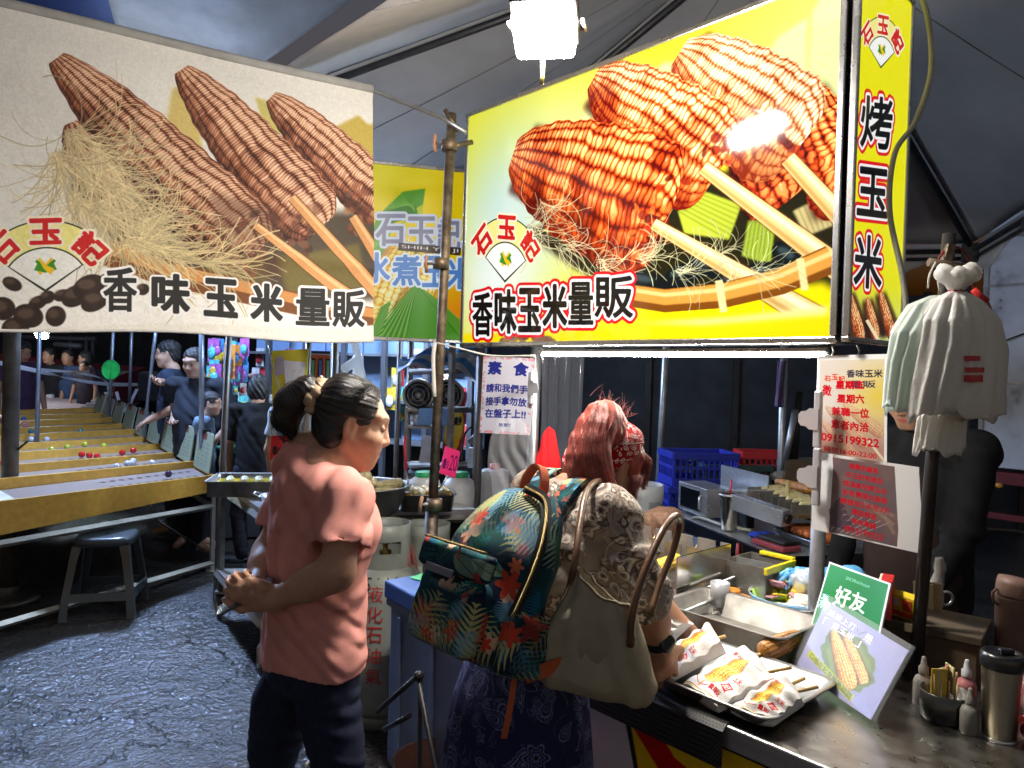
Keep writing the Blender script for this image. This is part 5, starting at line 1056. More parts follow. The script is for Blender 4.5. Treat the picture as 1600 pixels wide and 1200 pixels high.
def poles():
 P = lambda *a, **k: tube_thing(*a, **k)
 up, lo = W(706, 178, 3.14), W(671, 883, 3.14); d = up-lo; g = lo-d*(lo[2]/d[2]); t = thing('stall_pole', 'rusty brown pole between the fabric banner and the big light box', 'pole', g); j = g+d*((1.02-g[2])/d[2])
 part('upper_tube', MB().tube([j-[0, 0, .05], up], .0205, 14), RUST(), t, True); part('lower_sleeve', MB().tube([g, j], .029, 14), M('dark rusty sleeve', (.075, .058, .045), rough=.5, metal=.6, var=.5, vs=25, bump=.2), t, True); part('sleeve_rim', MB().tube([j-[0, 0, .02], j+[0, 0, .012]], .032, 14), RUST(), t, True); part('base_plate', MB().tube([g, g+[0, 0, .012]], .09, 18), RUST(), t, True)
 clamp(W(702, 228, 3.13), -CR+.2*CU, 'rusty clamp near the top of the rusty pole'); clamp(W(689, 412, 3.13), -CR, 'rusty clamp halfway up the rusty pole'); clamp(W(679, 787, 3.12), -CR*.8-CF*.5, 'rusty clamp at the sleeve of the rusty pole, above the blue table')
 P('clamp_bar', 'short rusty bar from the top clamp to the big light box', 'bar', [W(694, 232, 3.13), W(738, 222, 3.18)], .011, RUST(), loc=W(715, 227, 3.15)); P('cross_rod', 'dark short rods tied in a cross at the top of the rusty pole', 'rod', [W(695, 172, 3.12), W(716, 205, 3.12)], .010, RUST(), loc=W(705, 190, 3.12))
 a, b = W(19, 505, 4.85), W(12, 938, 4.85); a[:2] = b[:2]+(a[:2]-b[:2])*.4; t = thing('tent_pole', 'thick dark pole with round foot plate at the left edge', 'pole', b*[1, 1, 0]); bg = np.array([b[0], b[1], 0.]); dm = M('grey brown pole', (.10, .09, .08), rough=.5, metal=.5, var=.3, vs=10)
 part('tube', MB().tube([bg, a+(a-bg)*.7], .05, 18), dm, t, True); part('foot_plate', MB().lathe(bg, [(.0, .0), (.19, .0), (.19, .02), (.12, .03), (.07, .06), (.06, .1)], 24), dm, t, True); part('wire_tie', MB().tube([bg+[.05, 0, 1.0], bg+[.13, -.02, 1.06]], .008, 6), BLACKM(), t, True)
 g0 = onY(1277, SY+.06, 0.0, 760); P('stall_pole', 'galvanised stall pole holding both hanging posters', 'pole', [g0, g0+[.012, 0, SZ0+.02]], .0215, GALV(), loc=g0)
 g1 = onY(830, SY+.10, 0.0); P('stall_pole', 'pale galvanised pole behind the blue and white notice', 'pole', [g1, g1+[.02, 0, SZ0+.3]], .0235, GALV(), loc=g1)
 t0, t1 = W(1481, 395, 1.84), W(1443, 890, 1.84); d = t0-t1; g = t1-d*((t1[2]-.86)/d[2]); P('bag_pole', 'dark pole on the counter with white plastic bags hanging from its top', 'pole', [g, t0+d*.06], .0155, M('dark pole', (.045, .042, .04), rough=.45, metal=.6), loc=g)
 for lb, x0, x1, d_ in (('thin grey pole standing behind the red haired woman', 1041, 1031, 5.6), ):
  b_ = W(x1, 722, d_); g = np.array([b_[0], b_[1], 0.]); u = W(x0, 540, d_); P('tent_pole', lb, 'pole', [g-(u-b_)*(b_[2]/(u-b_)[2])*[1, 1, 0], u+(u-b_)*1.0], .027, GALV(), loc=g)
 b_ = W(1222, 722, 4.7); u = W(1226, 545, 4.7); P('tent_pole', 'grey pole behind the corn grills with purple cloth', 'pole', [b_*[1, 1, 0], u+(u-b_)*.6], .024, GALV(), loc=b_*[1, 1, 0])
 P('steel_prop', 'leaning grey tube beside the purple cloth pole', 'tube', [W(1224, 735, 4.62), W(1243, 640, 4.6)], .020, GALV(), loc=W(1224, 735, 4.62)); P('umbrella_handle', 'black rod behind the leaning grey tube', 'rod', [W(1238, 735, 4.7), W(1249, 612, 4.7)], [.03, .022], BLACKM(), loc=W(1238, 735, 4.7))
 c0 = W(1221, 565, 4.62)
 def cl(u, v): return W(1215+12*u-2*v*2+3*v*math.sin(u*9), 563+72*v+6*u*(1-u), 4.62+.03*math.sin(u*8+v*2))
 o = solo('cloth', MB().grid(cl, 12, 14, uv=False), cloth_mat('purple cloth', (.13, .10, .20)), 'purple rag hanging on the grey pole behind the grills', 'cloth', loc=c0); o.modifiers.new('s', 'SOLIDIFY').thickness = .006
def led_tube():
 x0 = toA(onY(832, SY-.01))[0]; x1 = SX1-.02; p = A((x0+x1)/2, SY+.03, SZ0-.045); t = thing('led_tube_light', 'lit white tube lamp under the big light box', 'lamp', p, RA); L = x1-x0
 part('housing', MB().box((0, .0, .008), (L, .03, .012), bev=.002), ALU(), t); part('tube', MB().tube([(-L/2+.01, -.002, -.008), (L/2-.01, -.002, -.008)], .0045, 10), emit('led tube glow', (1, .95, .86), 130), t)
def flood_lamp(name, label, p, nrm, upv, w, h, col, s, strap=None):
 nrm = np.asarray(nrm, float); nrm /= np.linalg.norm(nrm); x = np.cross(upv, nrm); x /= np.linalg.norm(x); y = np.cross(nrm, x); R = np.stack([x, y, nrm], 1); T = lambda a, b, c: p+R@np.array([a, b, c]); Rm = Matrix(R.tolist()); t = thing(name, label, 'lamp', p)
 part('glass', MB().box(T(0, 0, .025), (w, h, .048), R=Rm, bev=.014), emit(name+' glow '+str(s), col, s), t, True); part('housing', MB().box(T(0, 0, -.035), (w+.02, h+.02, .06), R=Rm, bev=.012), BLACKM(), t, True)
 for i in range(7): part('cooling_fin', MB().box(T(-w/2+w*i/6, 0, -.075), (.006, h*.9, .03), R=Rm), BLACKM(), t, True)
 part('bracket', MB().tube([T(-w/2-.02, 0, -.02), T(-w/2-.025, h*.6, -.08), T(0, h*.75, -.12), T(w/2+.025, h*.6, -.08), T(w/2+.02, 0, -.02)], .007, 8), WORN(), t, True)
 return t
def lamps():
 p = W(851, 42, 2.1); flood_lamp('flood_lamp', 'glaring white flood lamp hanging under the canopy', p, (-.06, -.34, -.94), np.array([.15, 1., .2]), .172, .155, (1, .93, .84), LAMP_KEY)
 q = W(848, 95, 2.27); tube_thing('hanging_strap', 'short yellow strap hanging below the flood lamp', 'strap', [W(848, 66, 2.13), W(848, 100, 2.12), W(847, 132, 2.12)], .006, M('yellowed strap', (.45, .40, .12), rough=.7), loc=q)
 tube_thing('lamp_cable', 'thin cable from the flood lamp up to the canopy', 'cable', bez([p+[0, .1, .05], p+[.05, .12, .3], p+[.0, .2, .7]], 12), .006, BLACKM(), loc=p)
 p2 = W(205, 290, 5.8); flood_lamp('flood_lamp', 'cool white flood lamp of the marble game stall, behind the banner', p2, (.30, -.62, -.72), np.array([0, 0, 1.]), .34, .24, (.42, .60, 1), LAMP_COOL)
 p3 = W(640, 440, 5.6); flood_lamp('flood_lamp', 'cool white lamp of the toy stall, behind the boiled corn sign', p3, (0, .45, -.9), np.array([0, 1., .5]), .8, .10, (.62, .78, 1), LAMP_TOY)
 p4 = W(66, 522, 11.0); flood_lamp('flood_lamp', 'small bright lamp far away under the left end of the banner', p4, (.0, -.8, -.6), np.array([0, 0, 1.]), .16, .11, (.8, .95, 1), 90)
def posters():
 # vegetarian notice in plastic
 def flat(name, label, corners, cv, nm, cat='notice', th=.0025, plastic=False):
  c = [np.asarray(q, float) for q in corners]; t = thing(name, label, cat, (c[2]+c[3])/2); n = np.cross(c[1]-c[0], c[3]-c[0]); n /= np.linalg.norm(n); n *= -np.sign(n@CF)
  part('printed_sheet', MB().quad(*[q+n*th for q in c]), print_mat(nm, cv.image(nm), rough=.25 if plastic else .5, coat=.5 if plastic else 0), t, True)
  mb = MB(); vs = c+[q-n*.001 for q in c]; mb.add(vs, [(0, 3, 2, 1), (4, 5, 6, 7), (0, 1, 5, 4), (1, 2, 6, 5), (2, 3, 7, 6), (3, 0, 4, 7)]); part('backing', mb, M('white card', (.7, .7, .7), rough=.5), t, True); return t, n
 def clip(p, n, rz_up, label, w=.03, L=.13):
  t = thing('bulldog_clip', label, 'clip', p); x = np.cross(rz_up, n); x /= np.linalg.norm(x); R = Matrix(np.stack([x, rz_up, n], 1).tolist()); m = M('chrome', (.50, .51, .54), rough=.3, metal=.35, var=.05)
  part('jaw', MB().box(p, (.022, L, .016), R=R, bev=.005), m, t, True); pts = [(-.006, -.03), (.02, -.03), (.03, -.022), (.045, -.020), (.052, -.010), (.052, .010), (.045, .020), (.03, .022), (.02, .03), (-.006, .03)]; s = 1 if label.find('notice') >= 0 else -1
  M4 = Matrix.Translation(v3(p+n*.008)) @ R.to_4x4(); part('handle', MB().prism([(s*a, b) for a, b in (pts if s > 0 else pts[::-1])], .003, M4), m, t, True)
 c = Cv(340, 520, (.93, .92, .96)); BL = (.13, .17, .58)
 for k in range(90):
  e = k % 4; u = c.r.uniform(0, 1); x, y = [(u*340, c.r.uniform(2, 16)), (u*340, 520-c.r.uniform(2, 16)), (c.r.uniform(2, 16), u*520), (340-c.r.uniform(2, 16), u*520)][e]
  for i in range(5): c.ell((x+5*math.cos(i*1.26), y+5*math.sin(i*1.26)), 4, 4, (.95, .62, .66), .7)
 c.row(40, 34, 128, 122, '素', BL, 4); c.row(212, 34, 300, 122, '食', BL, 4)
 for y, s in ((188, '請和我們手'), (276, '接手拿勿放'), (358, '在盤子上!!')): c.row(34, y, 306, y+56, s, BL, 2)
 c.row(136, 448, 212, 472, '謝謝!!', BL, 1)
 Yp = SY-.02; q = [onY(756, Yp, None, 557), onY(837, Yp, None, 560), onY(828, Yp, None, 680), onY(750, Yp, None, 676)]; t, n = flat('paper_notice', 'white notice with blue handwriting-style lettering and pink flower border', q, c, 'vegetarian notice'); clip(onY(831, Yp, None, 606)+n*.006, n, np.array([0, 0, 1.]), 'chrome clip holding the blue lettered notice')
 # two laminated posters
 c = Cv(440, 640, (.86, .84, .80)); Y, X = c.yx(); c.put(np.clip(1-np.abs(Y/640-.4)*2.2, 0, 1)*np.clip((X-120)/250, 0, 1), (.90, .80, .25)); c.put(np.clip((Y/640-.55)*3, 0, 1)*.8, (.62, .42, .34))
 for a, b in (((60, 330), (330, 560)), ((40, 430), (250, 640)), ((170, 300), (420, 480))): c.corn(a, b, 90, (.50, .22, .12), (.76, .48, .32), (.92, .78, .60), rows=8, kn=26, seed=3, al=.55)
 c.line([(330, 520), (430, 640)], 16, (.9, .84, .7)); c.put(np.ones((640, 440), np.float32)*.18, (.8, .72, .72))
 c.rect(0, 0, 440, 30, (.93, .93, .93)); c.rect(0, 0, 16, 640, (.93, .93, .93)); c.rect(424, 0, 440, 640, (.93, .93, .93)); RD = (.78, .04, .12)
 for k, ch in enumerate('石玉記'): c.row(46+k*46, 118+abs(k-1)*12, 86+k*46, 152+abs(k-1)*12, ch, (.85, .30, .16), 1.5)
 c.row(190, 92, 412, 138, '香味玉米', (.22, .20, .26), 1.5); c.row(210, 158, 370, 200, '量販', (.25, .22, .30), 1.2); c.row(120, 160, 300, 208, '星期五', RD, 2.4); c.row(36, 190, 92, 260, '徵', RD, 2); c.row(132, 244, 300, 296, '星期六', RD, 2.4)
 c.row(100, 328, 330, 382, '兼職一位', RD, 2.2); c.row(100, 412, 330, 468, '意者內洽', RD, 2.2); c.row(40, 508, 392, 556, '0915199322', RD, 2.2); c.row(60, 592, 380, 630, '時間16:00-22:00', RD, 1)
 Yp = SY+.02; q = [onY(1279, Yp, None, 556), onY(1387, Yp, None, 553), onY(1386, Yp, None, 722), onY(1274, Yp, None, 706)]; t, n1 = flat('poster', 'laminated job poster with red lettering and phone number, upper of two', q, c, 'job poster', 'poster', plastic=True)
 c = Cv(640, 560, (.90, .90, .90)); c.rect(110, 20, 500, 550, (.42, .36, .38)); n_ = vnoise(560, 640, 6, 8); c.put(np.clip((n_-.4)*3, 0, 1)*((np.mgrid[0:560, 0:640][1] > 110) & (np.mgrid[0:560, 0:640][1] < 500)), (.50, .40, .38));
 for k in range(6): c.line([(112, 470+k*16-60), (112+60+k*18, 300+k*40)], 30, (.28, .22, .30), .7); c.line([(120+k*30, 540), (200+k*50, 400)], 4, (.75, .72, .72), .8)
 for k in range(3): c.line([(300+k*60, 300+k*30), (480, 350+k*60)], 24, (.60, .52, .48), .6)
 for i, s in enumerate(('親愛的顧客', '石玉記有提供', '低溫真空烤玉米', '如有需要此服務', '請提前2天至3天', '電話預定', '美味專線', '0915199322')):
  w = [180, 230, 270, 270, 290, 140, 140, 220][i]; x = 300-w/2+10; c.row(x, 40+i*63, x+w, 80+i*63, s, (.80, .07, .16), 1.2, slope=4+w*.03)
 q = [onY(1276, Yp-.03, None, 706), onY(1436, Yp-.03, None, 730), onY(1444, Yp-.03, None, 866), onY(1268, Yp-.03, None, 826)]; t, n2 = flat('poster', 'white bordered dark poster with red lettering, lower of two', q, c, 'order poster', 'poster', plastic=True)
 clip(onY(1279, Yp-.04, None, 655)+n1*.004, n1, np.array([0, 0, 1.]), 'chrome clip on the left edge of the upper poster', L=.16); clip(onY(1277, Yp-.06, None, 745)+n1*.004, n1, np.array([0, 0, 1.]), 'chrome clip on the left edge of the lower poster', L=.16)
 for i, px in enumerate((1300, 1340)): a = onY(px, SY+.03, None, 556); tube_thing('hook_chain', ['small wire hook above the upper poster, left one', 'small wire hook above the upper poster, right one'][i], 'hook', bez([a, a+[.004, 0, .015], a+[-.003, 0, .03]], 8), .0025, WORN(), loc=a)
 # power cable
 pts = bez([W(1425, -30, 2.2), W(1448, 20, 2.16), W(1455, 110, 2.14), W(1430, 190, 2.10), W(1398, 240, 2.06), W(1390, 330, 2.02), W(1410, 430, 2.0), W(1415, 500, 2.0), W(1400, 560, 2.03), W(1390, 600, 2.06)], 60); tube_thing('power_cable', 'grey power cable looping down beside the narrow light box', 'cable', pts, .0075, M('grey cable', (.34, .35, .30), rough=.5), loc=pts[-1])
 # cord between rusty pole and light box, wire tie
 pts = [W(683, 536, 3.1), W(720, 545, 3.0), W(770, 556, 2.95), W(836, 556, 2.82)]; tube_thing('cord', 'white cord tied from the rusty pole to the pale pole', 'cord', bez(pts, 20), .004, M('white cord', (.6, .58, .52), rough=.8), loc=pts[1]); pts = bez([W(680, 535, 3.1), W(677, 560, 3.1), W(679, 620, 3.1)], 12); tube_thing('cord', 'loose white cord end hanging down the rusty pole', 'cord', pts, .0085, M('white cord'), loc=pts[-1])
# ---------------------------------------------------------------- things on and in the corn stall
def inA(t_loc): return RA
def corn_me(L, r, seed=1, rows=13, kn=24, grill=0):
 rd = np.random.default_rng(seed); nu, nv = rows*5, kn*4; a = np.arange(nu)/nu*2*np.pi; vs = []
 for j in range(nv+1):
  v = j/nv; R0 = r*(.62+.38*min(1, v*2.2))*(1-max(0, v-.82)**1.6*2.2)*math.sqrt(max(.02, min(1, v*14)))*math.sqrt(max(.05, min(1, (1-v)*12)));
  for i in range(nu):
   fr = (i/5) % 1-.5; row = i//5; fk = (v*kn+rd_off(row)) % 1-.5; b = max(0, 1-abs(2*fr)**3)*max(0, 1-abs(2*fk)**3); R1 = R0*(.90+.13*b)*(1+.02*math.sin(v*11+row)); vs.append((R1*math.cos(a[i]), R1*math.sin(a[i]), v*L))
 fs = [(j*nu+i, j*nu+(i+1) % nu, (j+1)*nu+(i+1) % nu, (j+1)*nu+i) for j in range(nv) for i in range(nu)]; mb = MB(); mb.add(vs, fs, True); mb.add(vs[:nu], [tuple(range(nu))[::-1]]); mb.add(vs[-nu:], [tuple(range(nu))]); return mb
def rd_off(k): return (k*.618) % 1
def corn_mat(kind):
 c, d = {'yellow': ((.78, .50, .06), (.45, .20, .03)), 'roast': ((.52, .22, .04), (.14, .045, .012)), 'pale': ((.78, .68, .36), (.6, .45, .18)), 'sauce': ((.62, .18, .05), (.25, .05, .015))}[kind]
 return M(kind+' corn kernels', c, rough=.32, var=.3, vs=28, bump=.15, bs=200, coat=.25, dirt=d)
def frame_of(d, up=(0, 0, 1)):
 d = np.asarray(d, float); d = d/np.linalg.norm(d); u = np.asarray(up, float); x = np.cross(u, d); x /= np.linalg.norm(x); y = np.cross(d, x); return Matrix(np.stack([x, y, d], 1).tolist())
CORN_ME = {}
def corn(a, b, r, kind, label, stick=None, group=None):
 """corn cob lying from a (tip) to b (stick end)"""
 a, b = np.asarray(a, float), np.asarray(b, float); L = np.linalg.norm(b-a); key = (kind, round(L, 3), r); R = frame_of(b-a).to_4x4(); t = thing('corn_cob', label, 'corn', (a+b)/2, 0, group); mid = Matrix.Translation(-v3((a+b)/2)) @ Matrix.Translation(v3(a)) @ R
 if key not in CORN_ME:
  o = part('cob', corn_me(L, r, len(CORN_ME)+1), corn_mat(kind), t); CORN_ME[key] = o.data
 else: o = bpy.data.objects.new('cob', CORN_ME[key]); COL.objects.link(o); o.parent = t
 o.matrix_local = mid @ Matrix.Rotation(len(bpy.data.objects)*1.3, 4, 'Z')
 if stick: d = (b-a)/L; part('stick', MB().tube([b-d*.03, b+d*stick], .0042, 7), M('bamboo stick', (.62, .42, .17), rough=.6, stretch=(1, 1, .1)), t, True)
 return t
def tray(name, label, c, lx, ly, h, rz=RA, wall=.012, flare=.02, mat=None, lip=.012, tilt=None, group=None):
 t = thing(name, label, 'tray', c, rz, group); mb = MB(); n = 6
 def loop(x, y, r, z):
  o = []
  for sx, sy, a0 in ((1, 1, 0), (-1, 1, 90), (-1, -1, 180), (1, -1, 270)):
   for k in range(n): a = math.radians(a0+90*k/(n-1)); o.append((sx*(x-r)+r*math.cos(a), sy*(y-r)+r*math.sin(a), z))
  return o
 x, y = lx/2, ly/2; rows = [loop(x-flare-.004, y-flare-.004, .02, .002), loop(x-flare, y-flare, .024, .0), loop(x-.003, y-.003, .03, h-.004), loop(x+lip, y+lip, .036, h), loop(x+lip, y+lip, .036, h-.004), loop(x+.001, y+.001, .032, h-.007), loop(x-flare+.003, y-flare+.003, .026, -.003)]
 vs = [p for r_ in rows for p in r_]; N = 4*n; mb.add(vs, [(i*N+k, i*N+(k+1) % N, (i+1)*N+(k+1) % N, (i+1)*N+k) for i in range(len(rows)-1) for k in range(N)], True); mb.add(rows[0], [tuple(range(N))]); mb.add(rows[-1], [tuple(range(N))[::-1]]); part('pan', mb, mat or STEEL(), t); return t
def counter():
 zc = .86; p = A(-.45, 1.40, 0); t = thing('serving_counter', 'stainless steel serving counter of the corn stall', 'counter', p, RA)
 m, nt, b = _nt('counter steel'); MATS['counter steel'] = m; L = nt.links; no = _noise(nt, 3, 5, .6, stretch=(1, 6, 1)); r = _ramp(nt, no.outputs[0], [(.3, (.30, .29, .27)), (.7, (.46, .44, .40))]); L.new(r.outputs[0], b.inputs['Base Color']); b.inputs['Metallic'].default_value = 1
 n2 = _noise(nt, 26, 5, .65); rr = _ramp(nt, n2.outputs[0], [(.3, (.24,)*3), (.7, (.42,)*3)]); L.new(rr.outputs[0], b.inputs['Roughness']); bp = nt.nodes.new('ShaderNodeBump'); bp.inputs['Strength'].default_value = .35; bp.inputs['Distance'].default_value = .006; n3 = _noise(nt, 14, 3, .5); L.new(n3.outputs[0], bp.inputs['Height']); L.new(bp.outputs[0], b.inputs['Normal'])
 x0, x1, dp = -1.35, 1.5, .80
 part('top', MB().box(((x0+x1)/2, dp/2, zc-.012), (x1-x0, dp, .024), bev=.004), m, t); part('front_lip', MB().box(((x0+x1)/2, -.004, zc-.022), (x1-x0, .012, .05), bev=.004), STEEL(), t); part('top_seam', MB().box((-.33, .4, zc+.0005), (.004, .78, .002)), BLACKM(), t)
 part('body', MB().box(((x0+x1)/2, dp/2+.03, .41), (x1-x0-.04, dp-.1, .78)), M('dark cabinet', (.03, .03, .032), rough=.5), t)
 c = Cv(900, 340, (.97, .80, .10)); c.rect(0, 230, 900, 340, (.85, .68, .10)); c.poly([(60, 0), (205, 0), (225, 110), (120, 200), (60, 220)], (.88, .88, .92)); c.line([(205, 0), (228, 112), (60, 230)], 5, (.1, .1, .1)); c.line(np.array([(222, 10), (246, 42), (280, 52), (268, 92), (300, 104)]), 26, (.80, .06, .07), 1, 18); c.poly([(560, 0), (900, 0), (900, 90), (700, 140)], (.86, .76, .25))
 part('printed_front', MB().quad((x0+.03, .028, .79), (x1-.03, .028, .79), (x1-.03, .028, .04), (x0+.03, .028, .04)), print_mat('counter front print', c.image('counter front print'), rough=.4), t)
 # black woven mat hanging over the front edge
 mm, nt, b = _nt('black woven mesh'); wv = nt.nodes.new('ShaderNodeTexChecker'); tc = nt.nodes.new('ShaderNodeTexCoord'); nt.links.new(tc.outputs['Object'], wv.inputs[0]); wv.inputs['Scale'].default_value = 170; wv.inputs[1].default_value = (.05, .05, .05, 1); wv.inputs[2].default_value = (.004, .004, .004, 1); nt.links.new(wv.outputs[0], b.inputs['Base Color']); b.inputs['Roughness'].default_value = .4; bp = nt.nodes.new('ShaderNodeBump'); bp.inputs['Strength'].default_value = 1; bp.inputs['Distance'].default_value = .004; nt.links.new(wv.outputs[1], bp.inputs['Height']); nt.links.new(bp.outputs[0], b.inputs['Normal'])
 pm = A(-1.06, 1.385, zc); mb = MB(); q = [A(x, y, z) for x in (-1.45, -.83) for y, z in ((1.60, zc+.006), (1.39, zc+.006), (1.374, zc-.006), (1.372, zc-.085))]
 mb.grid(lambda u, v: (np.array(q[:4])[int(min(3, round(v*3)))]*(1-u)+np.array(q[4:])[int(min(3, round(v*3)))]*u), 20, 3, uv=False, smooth=False); o = solo('mesh_mat', mb, mm, 'black woven mesh mat hanging over the front edge of the counter', 'mat', loc=pm); o.modifiers.new('s', 'SOLIDIFY').thickness = .004
 # trays
 z = zc+.012; tray('serving_tray', 'shallow steel tray with paper bags of corn at the front of the counter', A(-.905, 1.565, z), .31, .30, .03, mat=M('satin tray metal', (.42, .42, .41), rough=.42, metal=.7, var=.12))
 tray('serving_tray', 'deep worn steel tray with one roasted cob behind the paper bags', A(-1.09, 1.875, z), .37, .24, .075, mat=M('dull tray metal', (.26, .245, .22), rough=.5, metal=.5, var=.3, vs=10, bump=.1, bs=60, dirt=(.13, .09, .06)), flare=.008)
 s_ = MB()
 for k in range(60): x, y = RNG.normal(-1.1, .05), RNG.normal(1.80, .018); s_.ball(A(x, y, z+.004), (.004, .003, .0025), 6, 4)
 o = solo('corn_crumbs', s_, M('brown crumbs', (.25, .12, .05), rough=.7), 'brown crumbs scattered in the deep worn tray', 'crumbs'); o['kind'] = 'stuff'
 for k_ in ('label', 'category'): del o[k_]
 corn(W(1250, 992, 1.93), W(1188, 1022, 1.86), .026, 'roast', 'roasted brown cob on a stick lying in the deep worn tray', .07)
 # paper bags with printed corn
 c = Cv(360, 560, (.93, .92, .90)); RD = (.80, .10, .12)
 c.corn((215, 70), (150, 440), 130, (.70, .42, .03), (.95, .70, .12), (1, .90, .5), rows=8, kn=18, burn=.1, seed=2); c.line([(150, 440), (130, 520)], 8, (.9, .7, .4)); c.line([(30, 430), (120, 500), (200, 470)], 5, RD)
 for k in range(5): c.line([(80+k*14, 190+k*10), (110+k*22, 130-k*10)], 3, RD, .8)
 c.poly([(262, 330), (324, 350), (312, 430), (248, 400)], RD); c.row(266, 350, 308, 404, '記', (.95, .9, .88), 1); c.row(60, 80, 170, 120, '香味', RD, 1.5); c.row(210, 450, 300, 490, '量販', RD, 1.5); c.row(40, 60, 60, 200, '石', RD, 1, al=.6); c.row(270, 240, 336, 300, '玉米', RD, 1, al=.8); c.line([(0, 540), (360, 520)], 5, RD); c.line([(0, 552), (360, 534)], 8, (.85, .85, .3))
 c.line([(270, 60), (282, 74), (310, 44)], 3, (.12, .12, .14)); im = c.image('paper bag print'); pm = print_mat('printed paper bag', im, rough=.6, bump=.3, bs=40); wp = M('white paper', (.80, .79, .77), rough=.7, var=.05, bump=.25, bs=30)
 def bag(cs, h, label, seed, stick):
  """cs: four corners (mouth left, mouth right, foot right, foot left) of the printed top face"""
  rd = random.Random(seed); q = [np.asarray(p, float) for p in cs]; cen = sum(q)/4; t = thing('paper_bag', label, 'paper bag', cen*[1, 1, 0]+[0, 0, q[3][2]-h], 0, 'printed paper bags of corn'); n = np.cross(q[1]-q[0], q[3]-q[0]); n /= np.linalg.norm(n); n *= np.sign(n[2])
  def top(u, v):
   p = (q[0]*(1-u)+q[1]*u)*(1-v)+(q[3]*(1-u)+q[2]*u)*v; return p+n*(.022*math.sin(math.pi*u)**.8*(1-.5*v)+.004*math.sin(u*13+seed)*math.sin(v*8+seed*2)+.003*math.sin(v*23+u*4))
  def bot(u, v): p = (q[0]*(1-u)+q[1]*u)*(1-v)+(q[3]*(1-u)+q[2]*u)*v; return p-n*h*(math.sin(math.pi*min(1, max(0, .12+.76*u)))**.5)*(1-.45*v)
  o = part('printed_face', MB().grid(top, 26, 30, flip=True), pm, t, True); mb = MB().grid(bot, 20, 20, uv=False)
  for e, (u0, u1, v0, v1) in enumerate(((0, 0, 0, 1), (1, 1, 0, 1), (0, 1, 1, 1))):
   mb.grid(lambda a, b, u0=u0, u1=u1, v0=v0, v1=v1: top(u0+(u1-u0)*a, v0+(v1-v0)*a)*(1-b)+bot(u0+(u1-u0)*a, v0+(v1-v0)*a)*b, 20, 4, uv=False)
  part('paper_back', mb, wp, t, True)
  if stick: a, b = [np.asarray(p, float) for p in stick]; part('stick', MB().tube([a, b], .0042, 7), M('bamboo stick', (.62, .42, .17), rough=.6), t, True)
 g = lambda x, y, zz: G(x, y, zz)
 bag([g(1107, 976, .965), g(1126, 1002, .965), g(1046, 1056, .90), g(1036, 1020, .90)], .05, 'printed paper bag standing nearest the wristwatch', 1, (g(1112, 1000, .95), g(1134, 994, .965)))
 bag([g(1156, 1012, .945), g(1206, 1056, .945), g(1120, 1104, .89), g(1066, 1066, .89)], .045, 'printed paper bag with large yellow cob, in the middle of the tray', 2, (g(1190, 1052, .925), g(1236, 1043, .935)))
 bag([g(1212, 1056, .935), g(1252, 1088, .935), g(1206, 1128, .888), g(1140, 1106, .888)], .035, 'smaller printed paper bag nearest the counter edge', 3, (g(1238, 1082, .915), g(1278, 1073, .925)))
 tube_thing('skewer_stick', 'bare bamboo stick end lying at the right of the tray', 'stick', [g(1220, 1075, .90), g(1257, 1060, .91)], .0042, M('bamboo stick'))
 bag([g(1052, 962, .965), g(1066, 972, .965), g(1040, 1005, .91), g(1030, 985, .91)], .045, 'printed paper bag mostly hidden behind the other bags', 4, None)
